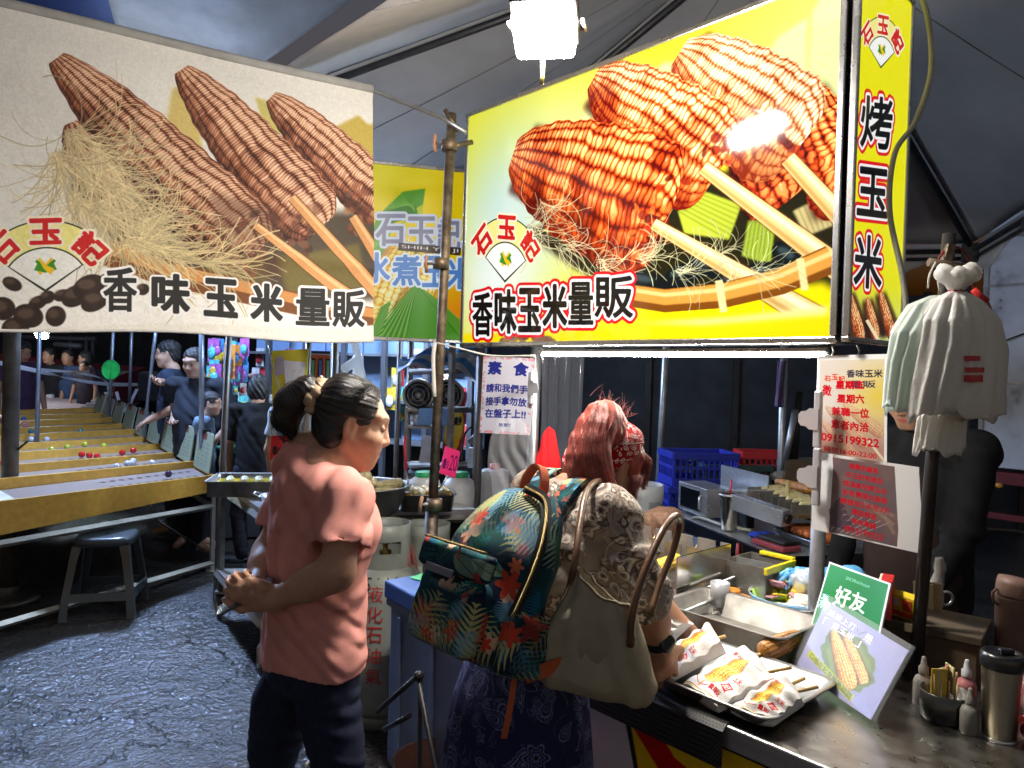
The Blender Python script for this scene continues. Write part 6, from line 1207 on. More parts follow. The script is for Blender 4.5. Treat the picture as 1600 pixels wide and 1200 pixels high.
def counter_goods():
 zc = .86
 # corn picture stand in an acrylic holder
 c = Cv(560, 480, (.62, .62, .80)); n = vnoise(480, 560, 4, 4); c.put(np.clip((n-.4)*2, 0, 1)*.5, (.74, .73, .86)); t = np.linspace(0, 2*np.pi, 60, endpoint=False); rr = 1+.05*np.sin(t*9)+.03*np.sin(t*17); c.poly(np.c_[290+185*rr*np.cos(t)*1.0+30*np.sin(t), 260+160*rr*np.sin(t)], (.42, .50, .16), 1, 3); c.poly(np.c_[300+150*rr*np.cos(t)+30*np.sin(t), 265+130*rr*np.sin(t)], (.55, .60, .22), .8, 8)
 c.corn((210, 130), (440, 330), 100, (.55, .28, .05), (.92, .62, .18), (1, .86, .5), rows=9, kn=20, seed=3, burn=.2); c.corn((130, 150), (390, 400), 120, (.55, .28, .05), (.94, .64, .18), (1, .88, .52), rows=9, kn=24, seed=4, burn=.2)
 for s in (4, 0):
  hl = [(3.5, (.35, .32, .42))]; c.row(50, 36, 250, 84, '紙袋上打', WH, 1.5, hl if s else ()); c.row(318, 46, 372, 98, '是', WH, 1.5, hl if s else ()); c.row(110, 98, 270, 146, '黃玉米', WH, 1.5, hl if s else ()); c.row(40, 96, 76, 150, '「', WH, 1, hl if s else ()); c.row(290, 110, 320, 160, '」', WH, 1, hl if s else ())
 c.line([(262, 60), (280, 84), (316, 40)], 5, (.35, .42, .36)); c.line([(40, 350), (420, 440)], 44, (.72, .76, .16), .95, soft=1); c.row(60, 338, 410, 376, '口感吃起來脆脆甜甜', (.18, .20, .14), .5, (), 80)
 q = [G(1285, 926, 1.10), G(1425, 1008, 1.085), W(1360, 1126, 1.545), W(1238, 1040, 1.835)]
 BL, BR = A(-.905, 1.79, zc+.012), A(-.640, 1.635, zc+.012); dirx = (BR-BL)/np.linalg.norm(BR-BL); nf = np.array([-dirx[1], dirx[0], 0]);
 TL = plane_pt(1290, 927, BL+nf*.05, nf*.96-np.array([0, 0, .25])); TR = plane_pt(1428, 1010, BL+nf*.05, nf*.96-np.array([0, 0, .25]))
 BL2 = plane_pt(1238, 1040, BL, nf*.96-np.array([0, 0, .25])); BR2 = plane_pt(1364, 1127, BL, nf*.96-np.array([0, 0, .25])); cs = [TL, TR, BR2, BL2]; t = thing('picture_stand', 'lilac picture card of two yellow cobs in a clear acrylic holder', 'sign', (BL2+BR2)/2)
 n_ = np.cross(cs[1]-cs[0], cs[3]-cs[0]); n_ /= np.linalg.norm(n_); n_ *= -np.sign(n_@CF); cc = sum(cs)/4; ins = [cc+(p-cc)*.93+(np.array([0, 0, -.008])) for p in cs]
 part('picture_card', MB().quad(*[p+n_*.001 for p in ins]), print_mat('corn picture card', c.image('corn picture card'), rough=.4, coat=.05), t, True); part('card_back', MB().add([p-n_*.0005 for p in ins]+[p-n_*.002 for p in ins], [(0, 3, 2, 1), (4, 5, 6, 7), (0, 1, 5, 4), (1, 2, 6, 5), (2, 3, 7, 6), (3, 0, 4, 7)]), M('white card', (.7, .7, .7)), t, True)
 am = M('clear acrylic', (.92, .95, .97), rough=.04, alpha=.05, var=.01, bump=0)
 for nm, o0, o1 in (('acrylic_front', .0025, .0055), ('acrylic_back', -.006, -.003)): part(nm, MB().add([p+n_*o0 for p in cs]+[p+n_*o1 for p in cs], [(0, 1, 2, 3), (4, 7, 6, 5), (0, 4, 5, 1), (1, 5, 6, 2), (2, 6, 7, 3), (3, 7, 4, 0)]), am, t, True)
 part('acrylic_foot', MB().add([BL2+n_*.006, BR2+n_*.006, BR2-n_*.11-[0, 0, .002], BL2-n_*.11-[0, 0, .002]]+[p+np.array([0, 0, .003]) for p in (BL2+n_*.006, BR2+n_*.006, BR2-n_*.11-[0, 0, .002], BL2-n_*.11-[0, 0, .002])], [(0, 3, 2, 1), (4, 5, 6, 7), (0, 1, 5, 4), (1, 2, 6, 5), (2, 3, 7, 6), (3, 0, 4, 7)]), am, t, True)
 # green card with white lettering behind it
 c = Cv(420, 330, (.05, .50, .17)); c.rect(0, 0, 420, 10, (.93, .93, .93)); c.rect(0, 0, 10, 330, (.93, .93, .93)); c.rect(408, 0, 420, 330, (.93, .93, .93)); c.row(140, 46, 300, 64, 'LINE Official Account', (.75, .9, .8), .3); c.row(100, 110, 300, 205, '好友', WH, 3)
 pl = BL+nf*.12; nn = nf*.93-np.array([0, 0, .36]); cs = [plane_pt(x, y, pl, nn) for x, y in ((1297, 878), (1393, 912), (1372, 1010), (1268, 975))]; n2 = np.cross(cs[1]-cs[0], cs[3]-cs[0]); n2 /= np.linalg.norm(n2); n2 *= -np.sign(n2@CF); t = thing('sign_card', 'green card with large white lettering leaning behind the picture stand', 'sign', (cs[2]+cs[3])/2)
 part('printed_card', MB().quad(*[p+n2*.002 for p in cs]), print_mat('green card', c.image('green card'), rough=.35, coat=.3), t, True); part('card_back', MB().add([p+n2*.001 for p in cs]+[p-n2*.002 for p in cs], [(0, 3, 2, 1), (4, 5, 6, 7), (0, 1, 5, 4), (1, 2, 6, 5), (2, 3, 7, 6), (3, 0, 4, 7)]), M('white card'), t, True)
 # cardboard box with things on it
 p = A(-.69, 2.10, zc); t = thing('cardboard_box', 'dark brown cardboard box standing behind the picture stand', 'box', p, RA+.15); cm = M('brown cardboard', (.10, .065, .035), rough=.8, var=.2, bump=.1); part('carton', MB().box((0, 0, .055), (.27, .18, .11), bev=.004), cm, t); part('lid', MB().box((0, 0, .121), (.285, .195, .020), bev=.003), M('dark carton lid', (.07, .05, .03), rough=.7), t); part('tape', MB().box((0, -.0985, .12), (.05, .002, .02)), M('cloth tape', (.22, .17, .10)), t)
 zb = zc+.132
 def boxy(name, lab, px, py, s, col, rz, tilt=0, letter=None):
  q = G(px, py, zb); R = (Matrix.Rotation(rz, 3, 'Z') @ Matrix.Rotation(tilt, 3, 'X')); c_ = q+np.array([0, 0, s[2]/2]); t = thing(name, lab, 'box', q); part('carton', MB().box(c_, s, R=R, bev=.002), M(name+lab[:12], col, rough=.45), t, True); return t, c_, R
 t, c_, R = boxy('small_box', 'small red box beside the green card', 1385, 962, (.028, .08, .10), (.55, .03, .03), RA+.3); part('paper_edge', MB().box(c_+np.array(R @ Vector((-.016, 0, 0))), (.006, .078, .098), R=R), M('cream paper', (.7, .66, .52)), t, True)
 t, c_, R = boxy('small_box', 'small yellow box with red print beside the red box', 1415, 965, (.075, .03, .062), (.80, .58, .02), RA-.25, .2); part('print', MB().box(c_+np.array(R @ Vector((.014, -.0158, .008))), (.024, .002, .03), R=R), M('red print', (.6, .06, .02)), t, True); part('print', MB().box(c_+np.array(R @ Vector((-.018, -.0158, .012))), (.02, .002, .022), R=R), M('pale print', (.7, .7, .7)), t, True); part('print', MB().box(c_+np.array(R @ Vector((0, -.0158, -.018))), (.06, .002, .012), R=R), M('red print'), t, True)
 for k, (x, y, cl, h) in enumerate(((1442, 950, (.55, .52, .30), .07), (1455, 952, (.45, .33, .20), .075))): q = G(x, y, zb); solo('paper_card', MB().box(q+[0, 0, h/2], (.05, .004, h), R=Matrix.Rotation(RA+.1*k, 3, 'Z') @ Matrix.Rotation(.15, 3, 'X'), bev=.001), M('card %s' % cl[0], cl), ['cream card standing on the cardboard box', 'tan card standing behind the cream card on the box'][k], 'card', loc=q)
 q = G(1462, 945, zb); mb = MB().tube(bez([q, q+[.0, 0, .05], q+[.008, .0, .10], q+[.004, 0, .13]], 12), [.022, .02, .02, .019, .017, .018, .015, .013, .016, .015, .012, .010][:len(bez([q]*4, 12))], 10); solo('plastic_wrap', mb, M('crumpled film', (.5, .48, .46), rough=.2, trans=.4, var=.3, bump=.6, bs=40), 'crumpled plastic packet standing on the cardboard box', 'packet', loc=q)
 q = W(1478, 935, 2.2); solo('metal_ring', MB().tube([q+np.array([.02*math.cos(a), 0, .02*math.sin(a)]) for a in np.linspace(0, 6.28, 20, endpoint=False)], .004, 8, closed=True), STEEL(), 'steel ring hanging beside the dark pole on the box', 'ring', loc=q)
 # drinking bottles, condiment pot
 p = A(-.52, 2.22, zc); t = thing('tumbler', 'matte brown tumbler with slanted lid behind the condiment pot', 'tumbler', p); part('cup', MB().lathe((0, 0, 0), [(0, 0), (.036, 0), (.038, .01), (.041, .20), (.041, .202), (0, .203)], 28), M('brown coating', (.15, .085, .065), rough=.5, bump=.05), t); part('lid', MB().lathe((0, 0, .203), [(.042, 0), (.043, .03), (.040, .045), (0, .047)], 28, R=Matrix.Rotation(.12, 3, 'Y')), M('brown lid', (.19, .11, .085), rough=.5), t); part('lid_loop', MB().tube([(-.044, 0, .22), (-.055, 0, .21), (-.052, 0, .19), (-.042, 0, .18)], .004, 8), M('brown lid'), t)
 p = A(-.438, 1.80, zc); t = thing('tumbler', 'brushed steel tumbler with black lid at the right end of the counter', 'tumbler', p); part('cup', MB().lathe((0, 0, 0), [(0, 0), (.028, 0), (.031, .004), (.0375, .155), (.038, .16), (.036, .162), (0, .162)], 36), M('gold steel', (.46, .40, .30), rough=.32, metal=1, var=.06, bump=.03), t)
 lid = part('lid', MB().lathe((0, 0, .158), [(.039, -.008), (.041, 0), (.041, .018), (.037, .024), (.033, .025), (.031, .020), (0, .020)], 36), M('black plastic', (.012, .012, .013), rough=.3, coat=.3), t); part('lid_slider', MB().box((.008, 0, .184), (.03, .014, .012), bev=.003), M('black plastic'), lid); part('base_ring', MB().lathe((0, 0, 0), [(.029, -.0), (.0325, .0), (.0325, .006), (.0315, .007)], 30), STEEL(), t)
 p = A(-.545, 1.81, zc); t = thing('condiment_holder', 'dark round holder of seasoning sachets and sticks on the counter', 'holder', p); part('pot', MB().lathe((0, 0, 0), [(0, 0), (.046, 0), (.050, .004), (.051, .062), (.049, .063), (.047, .01), (0, .008)], 30), M('dark enamel', (.03, .028, .025), rough=.25, coat=.5), t)
 for k in range(14): a = RNG.uniform(0, 6.28); r_ = RNG.uniform(0, .03); part('wooden_stick', MB().tube([(r_*math.cos(a), r_*math.sin(a), .01), (r_*1.3*math.cos(a), r_*1.3*math.sin(a), .085+.02*RNG.random())], .0022, 5), M('bamboo stick'), t)
 for k, cl in enumerate(((.7, .5, .05), (.65, .6, .5), (.5, .12, .1), (.7, .65, .3))): part('sachet', MB().box((-.022+.012*k, -.012+.007*k, .085), (.035, .003, .06), rz=.5*k, bev=.001), M('sachet %d' % k, cl, rough=.25, coat=.4), t)
 def bottle(name, lab, p, s, body, cap, cat='bottle'):
  t = thing(name, lab, cat, p); part('body', MB().lathe((0, 0, 0), [(0, 0), (.019*s, 0), (.021*s, .004*s), (.021*s, .055*s), (.017*s, .066*s), (.009*s, .072*s), (.009*s, .076*s), (0, .076*s)], 22), body, t); part('cap', MB().lathe((0, 0, .0755*s), [(.011*s, 0), (.011*s, .014*s), (.007*s, .018*s), (.005*s, .034*s), (.0035*s, .038*s), (0, .038*s)], 18), cap, t)
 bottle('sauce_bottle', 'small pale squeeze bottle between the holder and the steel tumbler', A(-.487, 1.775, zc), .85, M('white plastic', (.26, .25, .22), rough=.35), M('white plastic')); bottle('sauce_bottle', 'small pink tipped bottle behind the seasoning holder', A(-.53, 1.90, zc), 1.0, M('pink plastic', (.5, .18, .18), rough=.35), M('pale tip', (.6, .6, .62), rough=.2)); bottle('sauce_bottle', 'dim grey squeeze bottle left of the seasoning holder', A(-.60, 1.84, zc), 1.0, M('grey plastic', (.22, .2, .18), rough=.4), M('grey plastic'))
 S = Sdf(); q = A(-.36, 1.86, zc+.03)
 S.u(el(q, (.06, .05, .035)), .01); S.u(el(q+[.03, .03, .02], (.05, .05, .03)), .02); S.disp(folds([((1, .2, .3), 90, .009, None, 1), ((.3, 1, .5), 120, .007, None, 1)], 3)); me = S.mesh('plastic_bag', q-.12, q+.12, .005); solo('plastic_bag', me, M('red plastic film', (.55, .03, .03), rough=.2, trans=.3, coat=.4), 'crumpled red plastic bag at the right edge of the counter', 'bag')
 S = Sdf(); q = A(-.40, 1.99, zc+.05); S.u(el(q, (.06, .05, .05)), .01); S.disp(folds([((1, .2, .3), 80, .010, None, 1), ((.3, 1, .5), 110, .008, None, 1)], 5)); me = S.mesh('plastic_bag', q-.13, q+.13, .005); solo('plastic_bag', me, M('pink plastic film', (.6, .36, .36), rough=.2, trans=.4, coat=.4), 'pale pink plastic bag behind the steel tumbler', 'bag')
 # black handbag in the dark behind
 S = Sdf(); q = A(-.34, 2.32, zc+.10); S.u(bx3(q, (.07, .05, .1), rotm(RA), .03), .01); S.disp(folds([((1, 0, .4), 50, .008, None, 1)], 2)); me = S.mesh('handbag', q-.2, q+.2, .008); solo('handbag', me, M('black nylon', (.01, .01, .011), rough=.5), 'black bag in the shadow behind the brown tumbler', 'bag')
 # divided plastic bowl with sachets, crumpled paper bags, blue gloves
 p = A(-1.10, 2.175, zc+.005); t = thing('divided_bowl', 'round plastic bowl with green, blue and orange compartments of sachets', 'bowl', p, RA)
 part('shell', MB().lathe((0, 0, 0), [(0, 0), (.085, 0), (.10, .01), (.118, .066), (.121, .068), (.118, .07), (.098, .014), (0, .006)], 40), M('clear bowl', (.75, .8, .8), rough=.1, alpha=.3, var=.02), t)
 for k, (cl, a0) in enumerate((((.10, .36, .66), -150), ((.78, .25, .04), -30), ((.36, .62, .10), 90))):
  vs = []; nA = 14; rows = [(.0, .012), (.09, .012), (.112, .062), (.106, .066), (.085, .02), (.01, .02)]
  for r_, z_ in rows:
   for i in range(nA): a = math.radians(a0+4+112*i/(nA-1)); vs.append((r_*math.cos(a)+.006*math.cos(math.radians(a0+60)), r_*math.sin(a)+.006*math.sin(math.radians(a0+60)), z_))
  mb = MB().add(vs, [(i*nA+j, i*nA+j+1, (i+1)*nA+j+1, (i+1)*nA+j) for i in range(5) for j in range(nA-1)], True); part('compartment', mb, M('bowl plastic %d' % k, cl, rough=.3, coat=.3), t)
 rd = random.Random(4)
 for k in range(22):
  a = rd.choice([120, 170, 60, 20, -10])+rd.uniform(-25, 25); r_ = rd.uniform(.02, .085); cl = [(.75, .58, .03), (.75, .58, .03), (.72, .32, .32), (.72, .70, .62), (.12, .10, .08)][k % 5]; R = Matrix.Rotation(rd.uniform(0, 3), 3, 'Z') @ Matrix.Rotation(rd.uniform(-1.2, 1.2), 3, 'X'); q = p+np.array(Matrix.Rotation(RA, 3, 'Z') @ Vector((r_*math.cos(math.radians(a)), r_*math.sin(math.radians(a)), 0)))+[0, 0, .05+.02*(k % 3)]
  solo('sauce_sachet', MB().box(q, (.045, .032, .006), R=R, bev=.002), M('sachet film %d' % (k % 5), cl, rough=.2, coat=.5, var=.3, vs=80), 'small %s sachet heaped in the divided bowl' % ['yellow', 'yellow', 'pink', 'cream', 'dark'][k % 5], 'sachet', 'sachets in the divided bowl', loc=q)
 for k in range(9):
  q = A(-1.03+.03*(k % 4), 2.08+.02*(k//4), zc+.012+.006*k); solo('paper_bag_flat', MB().grid(lambda u, v, k=k, q=q: q+SA*(.10*(u-.5))+NA*(.11*(v-.5))+np.array([0, 0, .006*math.sin(u*7+k)*math.sin(v*6+k)+.008*(u-.5)**2*4]), 12, 14, uv=True), MATS.get('printed paper bag') or M('white paper'), 'empty printed paper bag in the pile beside the divided bowl', 'paper bag', 'pile of empty paper bags', loc=q)
 S = Sdf(); w = W(1292, 905, 2.35); hand(S, w, W(1240, 895, 2.32)-w, (-.2, -.2, 1), 1, .55, 1.05); S.u(rc(w, w+CR*.08, .035, .045), .02); S.disp(folds([((1, .3, .2), 120, .004, None, 1)], 6)); me = S.mesh('glove', w-.2, w+.2, .004); solo('rubber_glove', me, M('blue rubber', (.10, .34, .62), rough=.35, bump=.1), 'light blue rubber glove behind the stall pole', 'glove')
 S = Sdf(); q = W(1262, 910, 2.28); S.u(el(q, (.05, .045, .04)), .01); S.disp(folds([((1, .2, .3), 110, .010, None, 1), ((.3, 1, .5), 150, .008, None, 1)], 5)); me = S.mesh('plastic_bag', q-.12, q+.12, .005); solo('plastic_bag', me, M('clear film', (.75, .75, .74), rough=.15, alpha=.5, var=.1), 'clear crumpled plastic bag under the blue glove', 'bag')
 # small steel cup with orange thing
 q = G(1124, 945, .90); t = thing('steel_cup', 'small shiny steel cup at the end of the grill', 'cup', q); part('cup', MB().lathe((0, 0, 0), [(0, 0), (.026, 0), (.03, .07), (.028, .07), (.024, .005), (0, .004)], 24), M('chrome', (.7, .7, .72), rough=.14, metal=1), t); q = G(1143, 945, .90); solo('brush_head', MB().lathe(q, [(0, 0), (.012, 0), (.02, .02), (.028, .045), (.022, .05), (0, .045)], 8), M('orange plastic', (.75, .22, .03), rough=.35), 'small orange scraper beside the shiny steel cup', 'scraper', loc=q)
def grills():
 # front rotating corn grill
 gx, gy = SA, NA; z0 = .88; p = A(-1.62, 2.03, z0); st, wn = STEEL(), WORN(); t = thing('corn_grill', 'steel corn grill with notched rear plate, in front of the bending woman', 'grill', p, RA)
 L, D, H = .62, .30, .17
 part('end_plate', MB().box((L/2, 0, H/2), (.006, D, H), bev=.001), M('mirror steel', (.62, .60, .56), rough=.16, metal=1, var=.1, vs=4, bump=.02), t); part('end_plate', MB().box((-L/2, 0, H/2), (.006, D, H), bev=.001), st, t); part('base_pan', MB().box((0, 0, .012), (L-.01, D-.01, .02)), wn, t); part('front_plate', MB().box((0, -D/2+.003, .035), (L-.01, .005, .065)), st, t)
 poly = [(-L/2, 0), (L/2, 0), (L/2, H)]; n = 7
 for k in range(n): xr = L/2-(k+.5)*L/n; poly += [(xr+.010, H), (xr+.009, H-.042), (xr-.009, H-.042), (xr-.010, H)]
 poly += [(-L/2, H)]; part('notched_plate', MB().prism(poly, .004, Matrix.Translation((0, D/2-.002, 0)) @ Matrix.Rotation(math.pi/2, 4, 'X')), st, t); part('notched_plate', MB().prism(poly, .004, Matrix.Translation((0, D/2-.07, -.02)) @ Matrix.Rotation(math.pi/2, 4, 'X')), wn, t)
 for k in range(n): part('skewer_hook', MB().tube([(L/2-(k+.5)*L/n, D/2-.02, H-.045), (L/2-(k+.5)*L/n+.005, D/2-.006, H-.035), (L/2-(k+.5)*L/n, D/2+.006, H-.03), (L/2-(k+.5)*L/n, D/2+.006, H-.06)], .003, 6), M('pale wire', (.6, .5, .3), rough=.4, metal=.6), t)
 part('rail_bar', MB().tube([(L/2+.03, -D/2-.03, .05), (L/2+.03, D/2+.02, .07), (L/2+.03, D/2+.025, .10)], .006, 8), st, t); part('rail_bar', MB().tube([(L/2+.05, -D/2-.03, .02), (L/2+.05, D/2-.02, .035)], .006, 8), st, t)
 for k, (x, kind) in enumerate(((.17, 'yellow'), (.02, 'yellow'), (-.13, 'roast'))): a = A(-1.62+x, 2.10, z0+.10); corn(A(-1.62+x, 1.90, z0+.085), a, .027, kind, ['yellow cob over the grill nearest the mirror end plate', 'yellow cob in the middle of the front grill', 'brown cob on the far side of the front grill'][k], .05)
 # steel box with yellow edge
 q = A(-1.245, 2.245, .86); t = thing('steel_bin', 'open steel bin with one yellow painted edge beside the grill', 'bin', q, RA);
 for c_, s_ in (((0, -.085, .07), (.15, .004, .14)), ((0, .085, .07), (.15, .004, .14)), ((-.075, 0, .07), (.004, .17, .14)), ((.075, 0, .07), (.004, .17, .14))): part('side_wall', MB().box(c_, s_), wn, t)
 part('floor', MB().box((0, 0, .004), (.15, .17, .006)), wn, t); part('yellow_edge', MB().box((.079, .0, .132), (.012, .19, .022), bev=.002), M('yellow paint', (.78, .60, .02), rough=.45), t); part('yellow_edge', MB().box((.02, .089, .145), (.12, .02, .012), bev=.002), M('yellow paint'), t); part('divider', MB().box((0, -.01, .12), (.148, .003, .04)), st, t)
 corn(A(-1.30, 2.16, .885), A(-1.20, 2.17, .885), .02, 'roast', 'short brown cob at the foot of the steel bin', None)
def work_table():
 # rear work table with the big grill, at an angle to the counter
 st, wn = STEEL(), WORN(); P0 = A(-1.975, 3.15, 0); RT = RA-.468; ux = np.array([math.cos(RT), math.sin(RT), 0]); uy = np.array([-math.sin(RT), math.cos(RT), 0])
 p = P0; t = thing('work_table', 'black and steel work table with steel edges behind the grill', 'table', p, RT); zt = .86; LX = 1.05
 part('top', MB().box((0, .32, zt-.02), (LX, .66, .03), bev=.003), st, t); part('edge', MB().box((0, -.015, zt-.035), (LX+.01, .014, .065), bev=.003), M('dark steel edge', (.09, .10, .13), rough=.25, metal=1), t); part('end_edge', MB().box((LX/2+.004, .32, zt-.035), (.012, .66, .065), bev=.003), M('dark steel edge'), t)
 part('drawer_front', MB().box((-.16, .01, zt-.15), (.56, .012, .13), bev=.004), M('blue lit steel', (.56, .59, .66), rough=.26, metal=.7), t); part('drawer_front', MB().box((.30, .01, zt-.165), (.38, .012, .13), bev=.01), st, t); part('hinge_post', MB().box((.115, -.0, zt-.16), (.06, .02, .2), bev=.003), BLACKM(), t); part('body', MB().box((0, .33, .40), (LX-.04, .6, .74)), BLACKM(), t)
 for x in (-.5, .5): part('leg', MB().box((x, .02, .4), (.04, .04, .8)), BLACKM(), t)
 T = lambda x, y, z: P0+ux*x+uy*y+np.array([0, 0, z])
 q = T(-.08, .28, zt); t = thing('roasting_machine', 'steel roasting machine with slotted top holding rows of corn', 'grill', q, RT)
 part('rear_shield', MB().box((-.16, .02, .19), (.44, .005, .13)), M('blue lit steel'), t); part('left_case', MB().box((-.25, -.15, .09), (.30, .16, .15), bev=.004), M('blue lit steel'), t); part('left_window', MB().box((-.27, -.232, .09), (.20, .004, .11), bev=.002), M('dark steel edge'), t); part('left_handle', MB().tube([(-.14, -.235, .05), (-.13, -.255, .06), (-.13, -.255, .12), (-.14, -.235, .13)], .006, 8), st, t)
 part('burner_case', MB().box((.02, -.06, .15), (.20, .16, .06), R=Matrix.Rotation(-.12, 3, 'Y'), bev=.003), wn, t); part('side_arm', MB().box((.27, -.17, .13), (.30, .06, .075), R=Matrix.Rotation(.30, 3, 'Z') @ Matrix.Rotation(.10, 3, 'Y'), bev=.004), M('blue lit steel'), t); part('arm_port', MB().tube([(.412, -.124, .115), (.425, -.119, .113)], .022, 16), BLACKM(), t); part('support', MB().box((.05, -.1, .06), (.10, .05, .12), bev=.01), BLACKM(), t)
 for k in range(8): part('slot_plate', MB().box((.02+.05*k, .06, .165-.004*k), (.004, .26, .06), bev=.001), wn, t)
 part('rack_pan', MB().box((.20, .06, .12), (.44, .26, .012)), M('golden pan', (.42, .32, .14), rough=.35, metal=.8), t); part('far_shield', MB().box((.26, .22, .20), (.42, .005, .14)), M('blue lit steel'), t)
 for k in range(7): a = T(-.035+.05*k, .27, zt+.185-.004*k); corn(a, a+uy*.13+[0, 0, .004], .021, 'pale', 'pale uncooked cob end in the slotted rack, row of seven', None, 'pale cobs in the slotted rack')
 for k in range(4): a = T(-.16+.05*k, .44, zt+.205); corn(a, a+ux*.14, .022, 'roast', 'roasted cob lying along the rear shield of the roasting machine', None, 'roasted cobs on the rear shield')
 for k in range(3): a = T(.10+.05*k, .52, zt+.225); corn(a, a+ux*.13+[0, 0, 0], .022, 'sauce', 'dark sauced cob on top of the far shield', None, 'sauced cobs on the far shield')
 tube_thing('basting_brush', 'wooden basting brush standing in the slotted rack', 'brush', [T(.12, .30, zt+.10), T(.115, .31, zt+.17), T(.11, .32, zt+.25)], [.010, .009, .012], M('brush wood', (.5, .38, .16), rough=.6), loc=T(.12, .30, zt+.1))
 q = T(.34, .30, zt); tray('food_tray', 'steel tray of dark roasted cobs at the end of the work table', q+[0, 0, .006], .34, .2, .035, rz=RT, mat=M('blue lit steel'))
 for k in range(6): a = T(.22+.045*k, .23, zt+.045); corn(a, a+uy*.14+ux*.02, .024, 'sauce', 'roasted cob in the steel tray on the work table', None, 'roasted cobs in the work table tray')
 q = T(.02, .06, zt); t = thing('tumbler', 'steel tumbler with red straw on the work table', 'tumbler', q); part('cup', MB().lathe((0, 0, 0), [(0, 0), (.034, 0), (.037, .004), (.05, .165), (.052, .168), (.05, .172), (0, .172)], 30), M('warm steel', (.55, .52, .46), rough=.25, metal=1, var=.05), t); part('straw', MB().tube([(.0, 0, .16), (.004, 0, .245)], .005, 8), M('red plastic', (.5, .03, .03), rough=.35), t); part('lid_ring', MB().lathe((0, 0, .168), [(.052, 0), (.054, .004), (.051, .008), (.04, .008)], 30), STEEL(), t)
 S = Sdf(); q = T(.20, .12, zt+.012); S.u(el(q, (.07, .04, .016), rotm(RT)), .01); S.disp(folds([((1, .3, 0), 70, .008, None, 1)], 2)); solo('cloth', S.mesh('cloth', q-.12, q+.12, .006), cloth_mat('royal blue cloth', (.02, .05, .38)), 'crumpled royal blue cloth on the work table', 'cloth')
 for k, (lab, cl, dz, sz) in enumerate((('red covered notebook on the corner of the work table', (.32, .06, .08), .012, (.20, .10, .022)), ('black wallet lying on the red notebook', (.015, .015, .015), .032, (.17, .09, .016)))): q = T(.38, .07+.012*k, zt+dz); solo(['notebook', 'wallet'][k], MB().box(q, sz, rz=RT+.12, bev=.004), M(lab[:10], cl, rough=.35), lab, ['notebook', 'wallet'][k], loc=q)
 a = T(.24, -.03, zt-.01); tube_thing('tongs', 'red handled tongs hanging from the work table edge', 'tongs', [a, a+[0, 0, -.05], a+ux*.015+[0, 0, -.11], a+[0, 0, -.15]], [.006, .01, .008, .006], M('red rubber', (.35, .05, .06), rough=.4), loc=a)
 a = T(-.22, .03, zt); tube_thing('gas_hose', 'grey hose lying along the front of the work table', 'hose', bez([a+ux*-.1+[0, 0, -.03], a+[0, 0, .014], a+ux*.2+uy*.03+[0, 0, .012], a+ux*.32+uy*.1+[0, 0, .012]], 20), .008, M('grey cable', (.34, .35, .30)), loc=a)
def crate(lab, p, rz, sx, sy, h, mat, group='plastic crates behind the corn stall'):
 t = thing('plastic_crate', lab, 'crate', p, rz, group); w = .012
 for (cx_, cy_, lx, ly) in ((0, -sy/2, sx, w), (0, sy/2, sx, w), (-sx/2, 0, w, sy-w), (sx/2, 0, w, sy-w)):
  mb = MB(); mb.box((cx_, cy_, h-.02), (lx+.014, ly+.014, .04), bev=.003); mb.box((cx_, cy_, .025), (lx, ly, .05)); mb.box((cx_, cy_, h*.55), (lx-.002, ly-.002, .02)); n = int(max(lx, ly)/.035)
  for k in range(n+1):
   u = -.5+k/n; mb.box((cx_+(u*(lx-w) if lx > ly else 0), cy_+(u*(ly-w) if ly >= lx else 0), h/2-.005), ((.012 if lx > ly else w*.8), (w*.8 if lx > ly else .012), h-.06))
  part('slatted_side', mb, mat, t)
 part('bottom', MB().box((0, 0, .006), (sx-.02, sy-.02, .01)), mat, t); return t
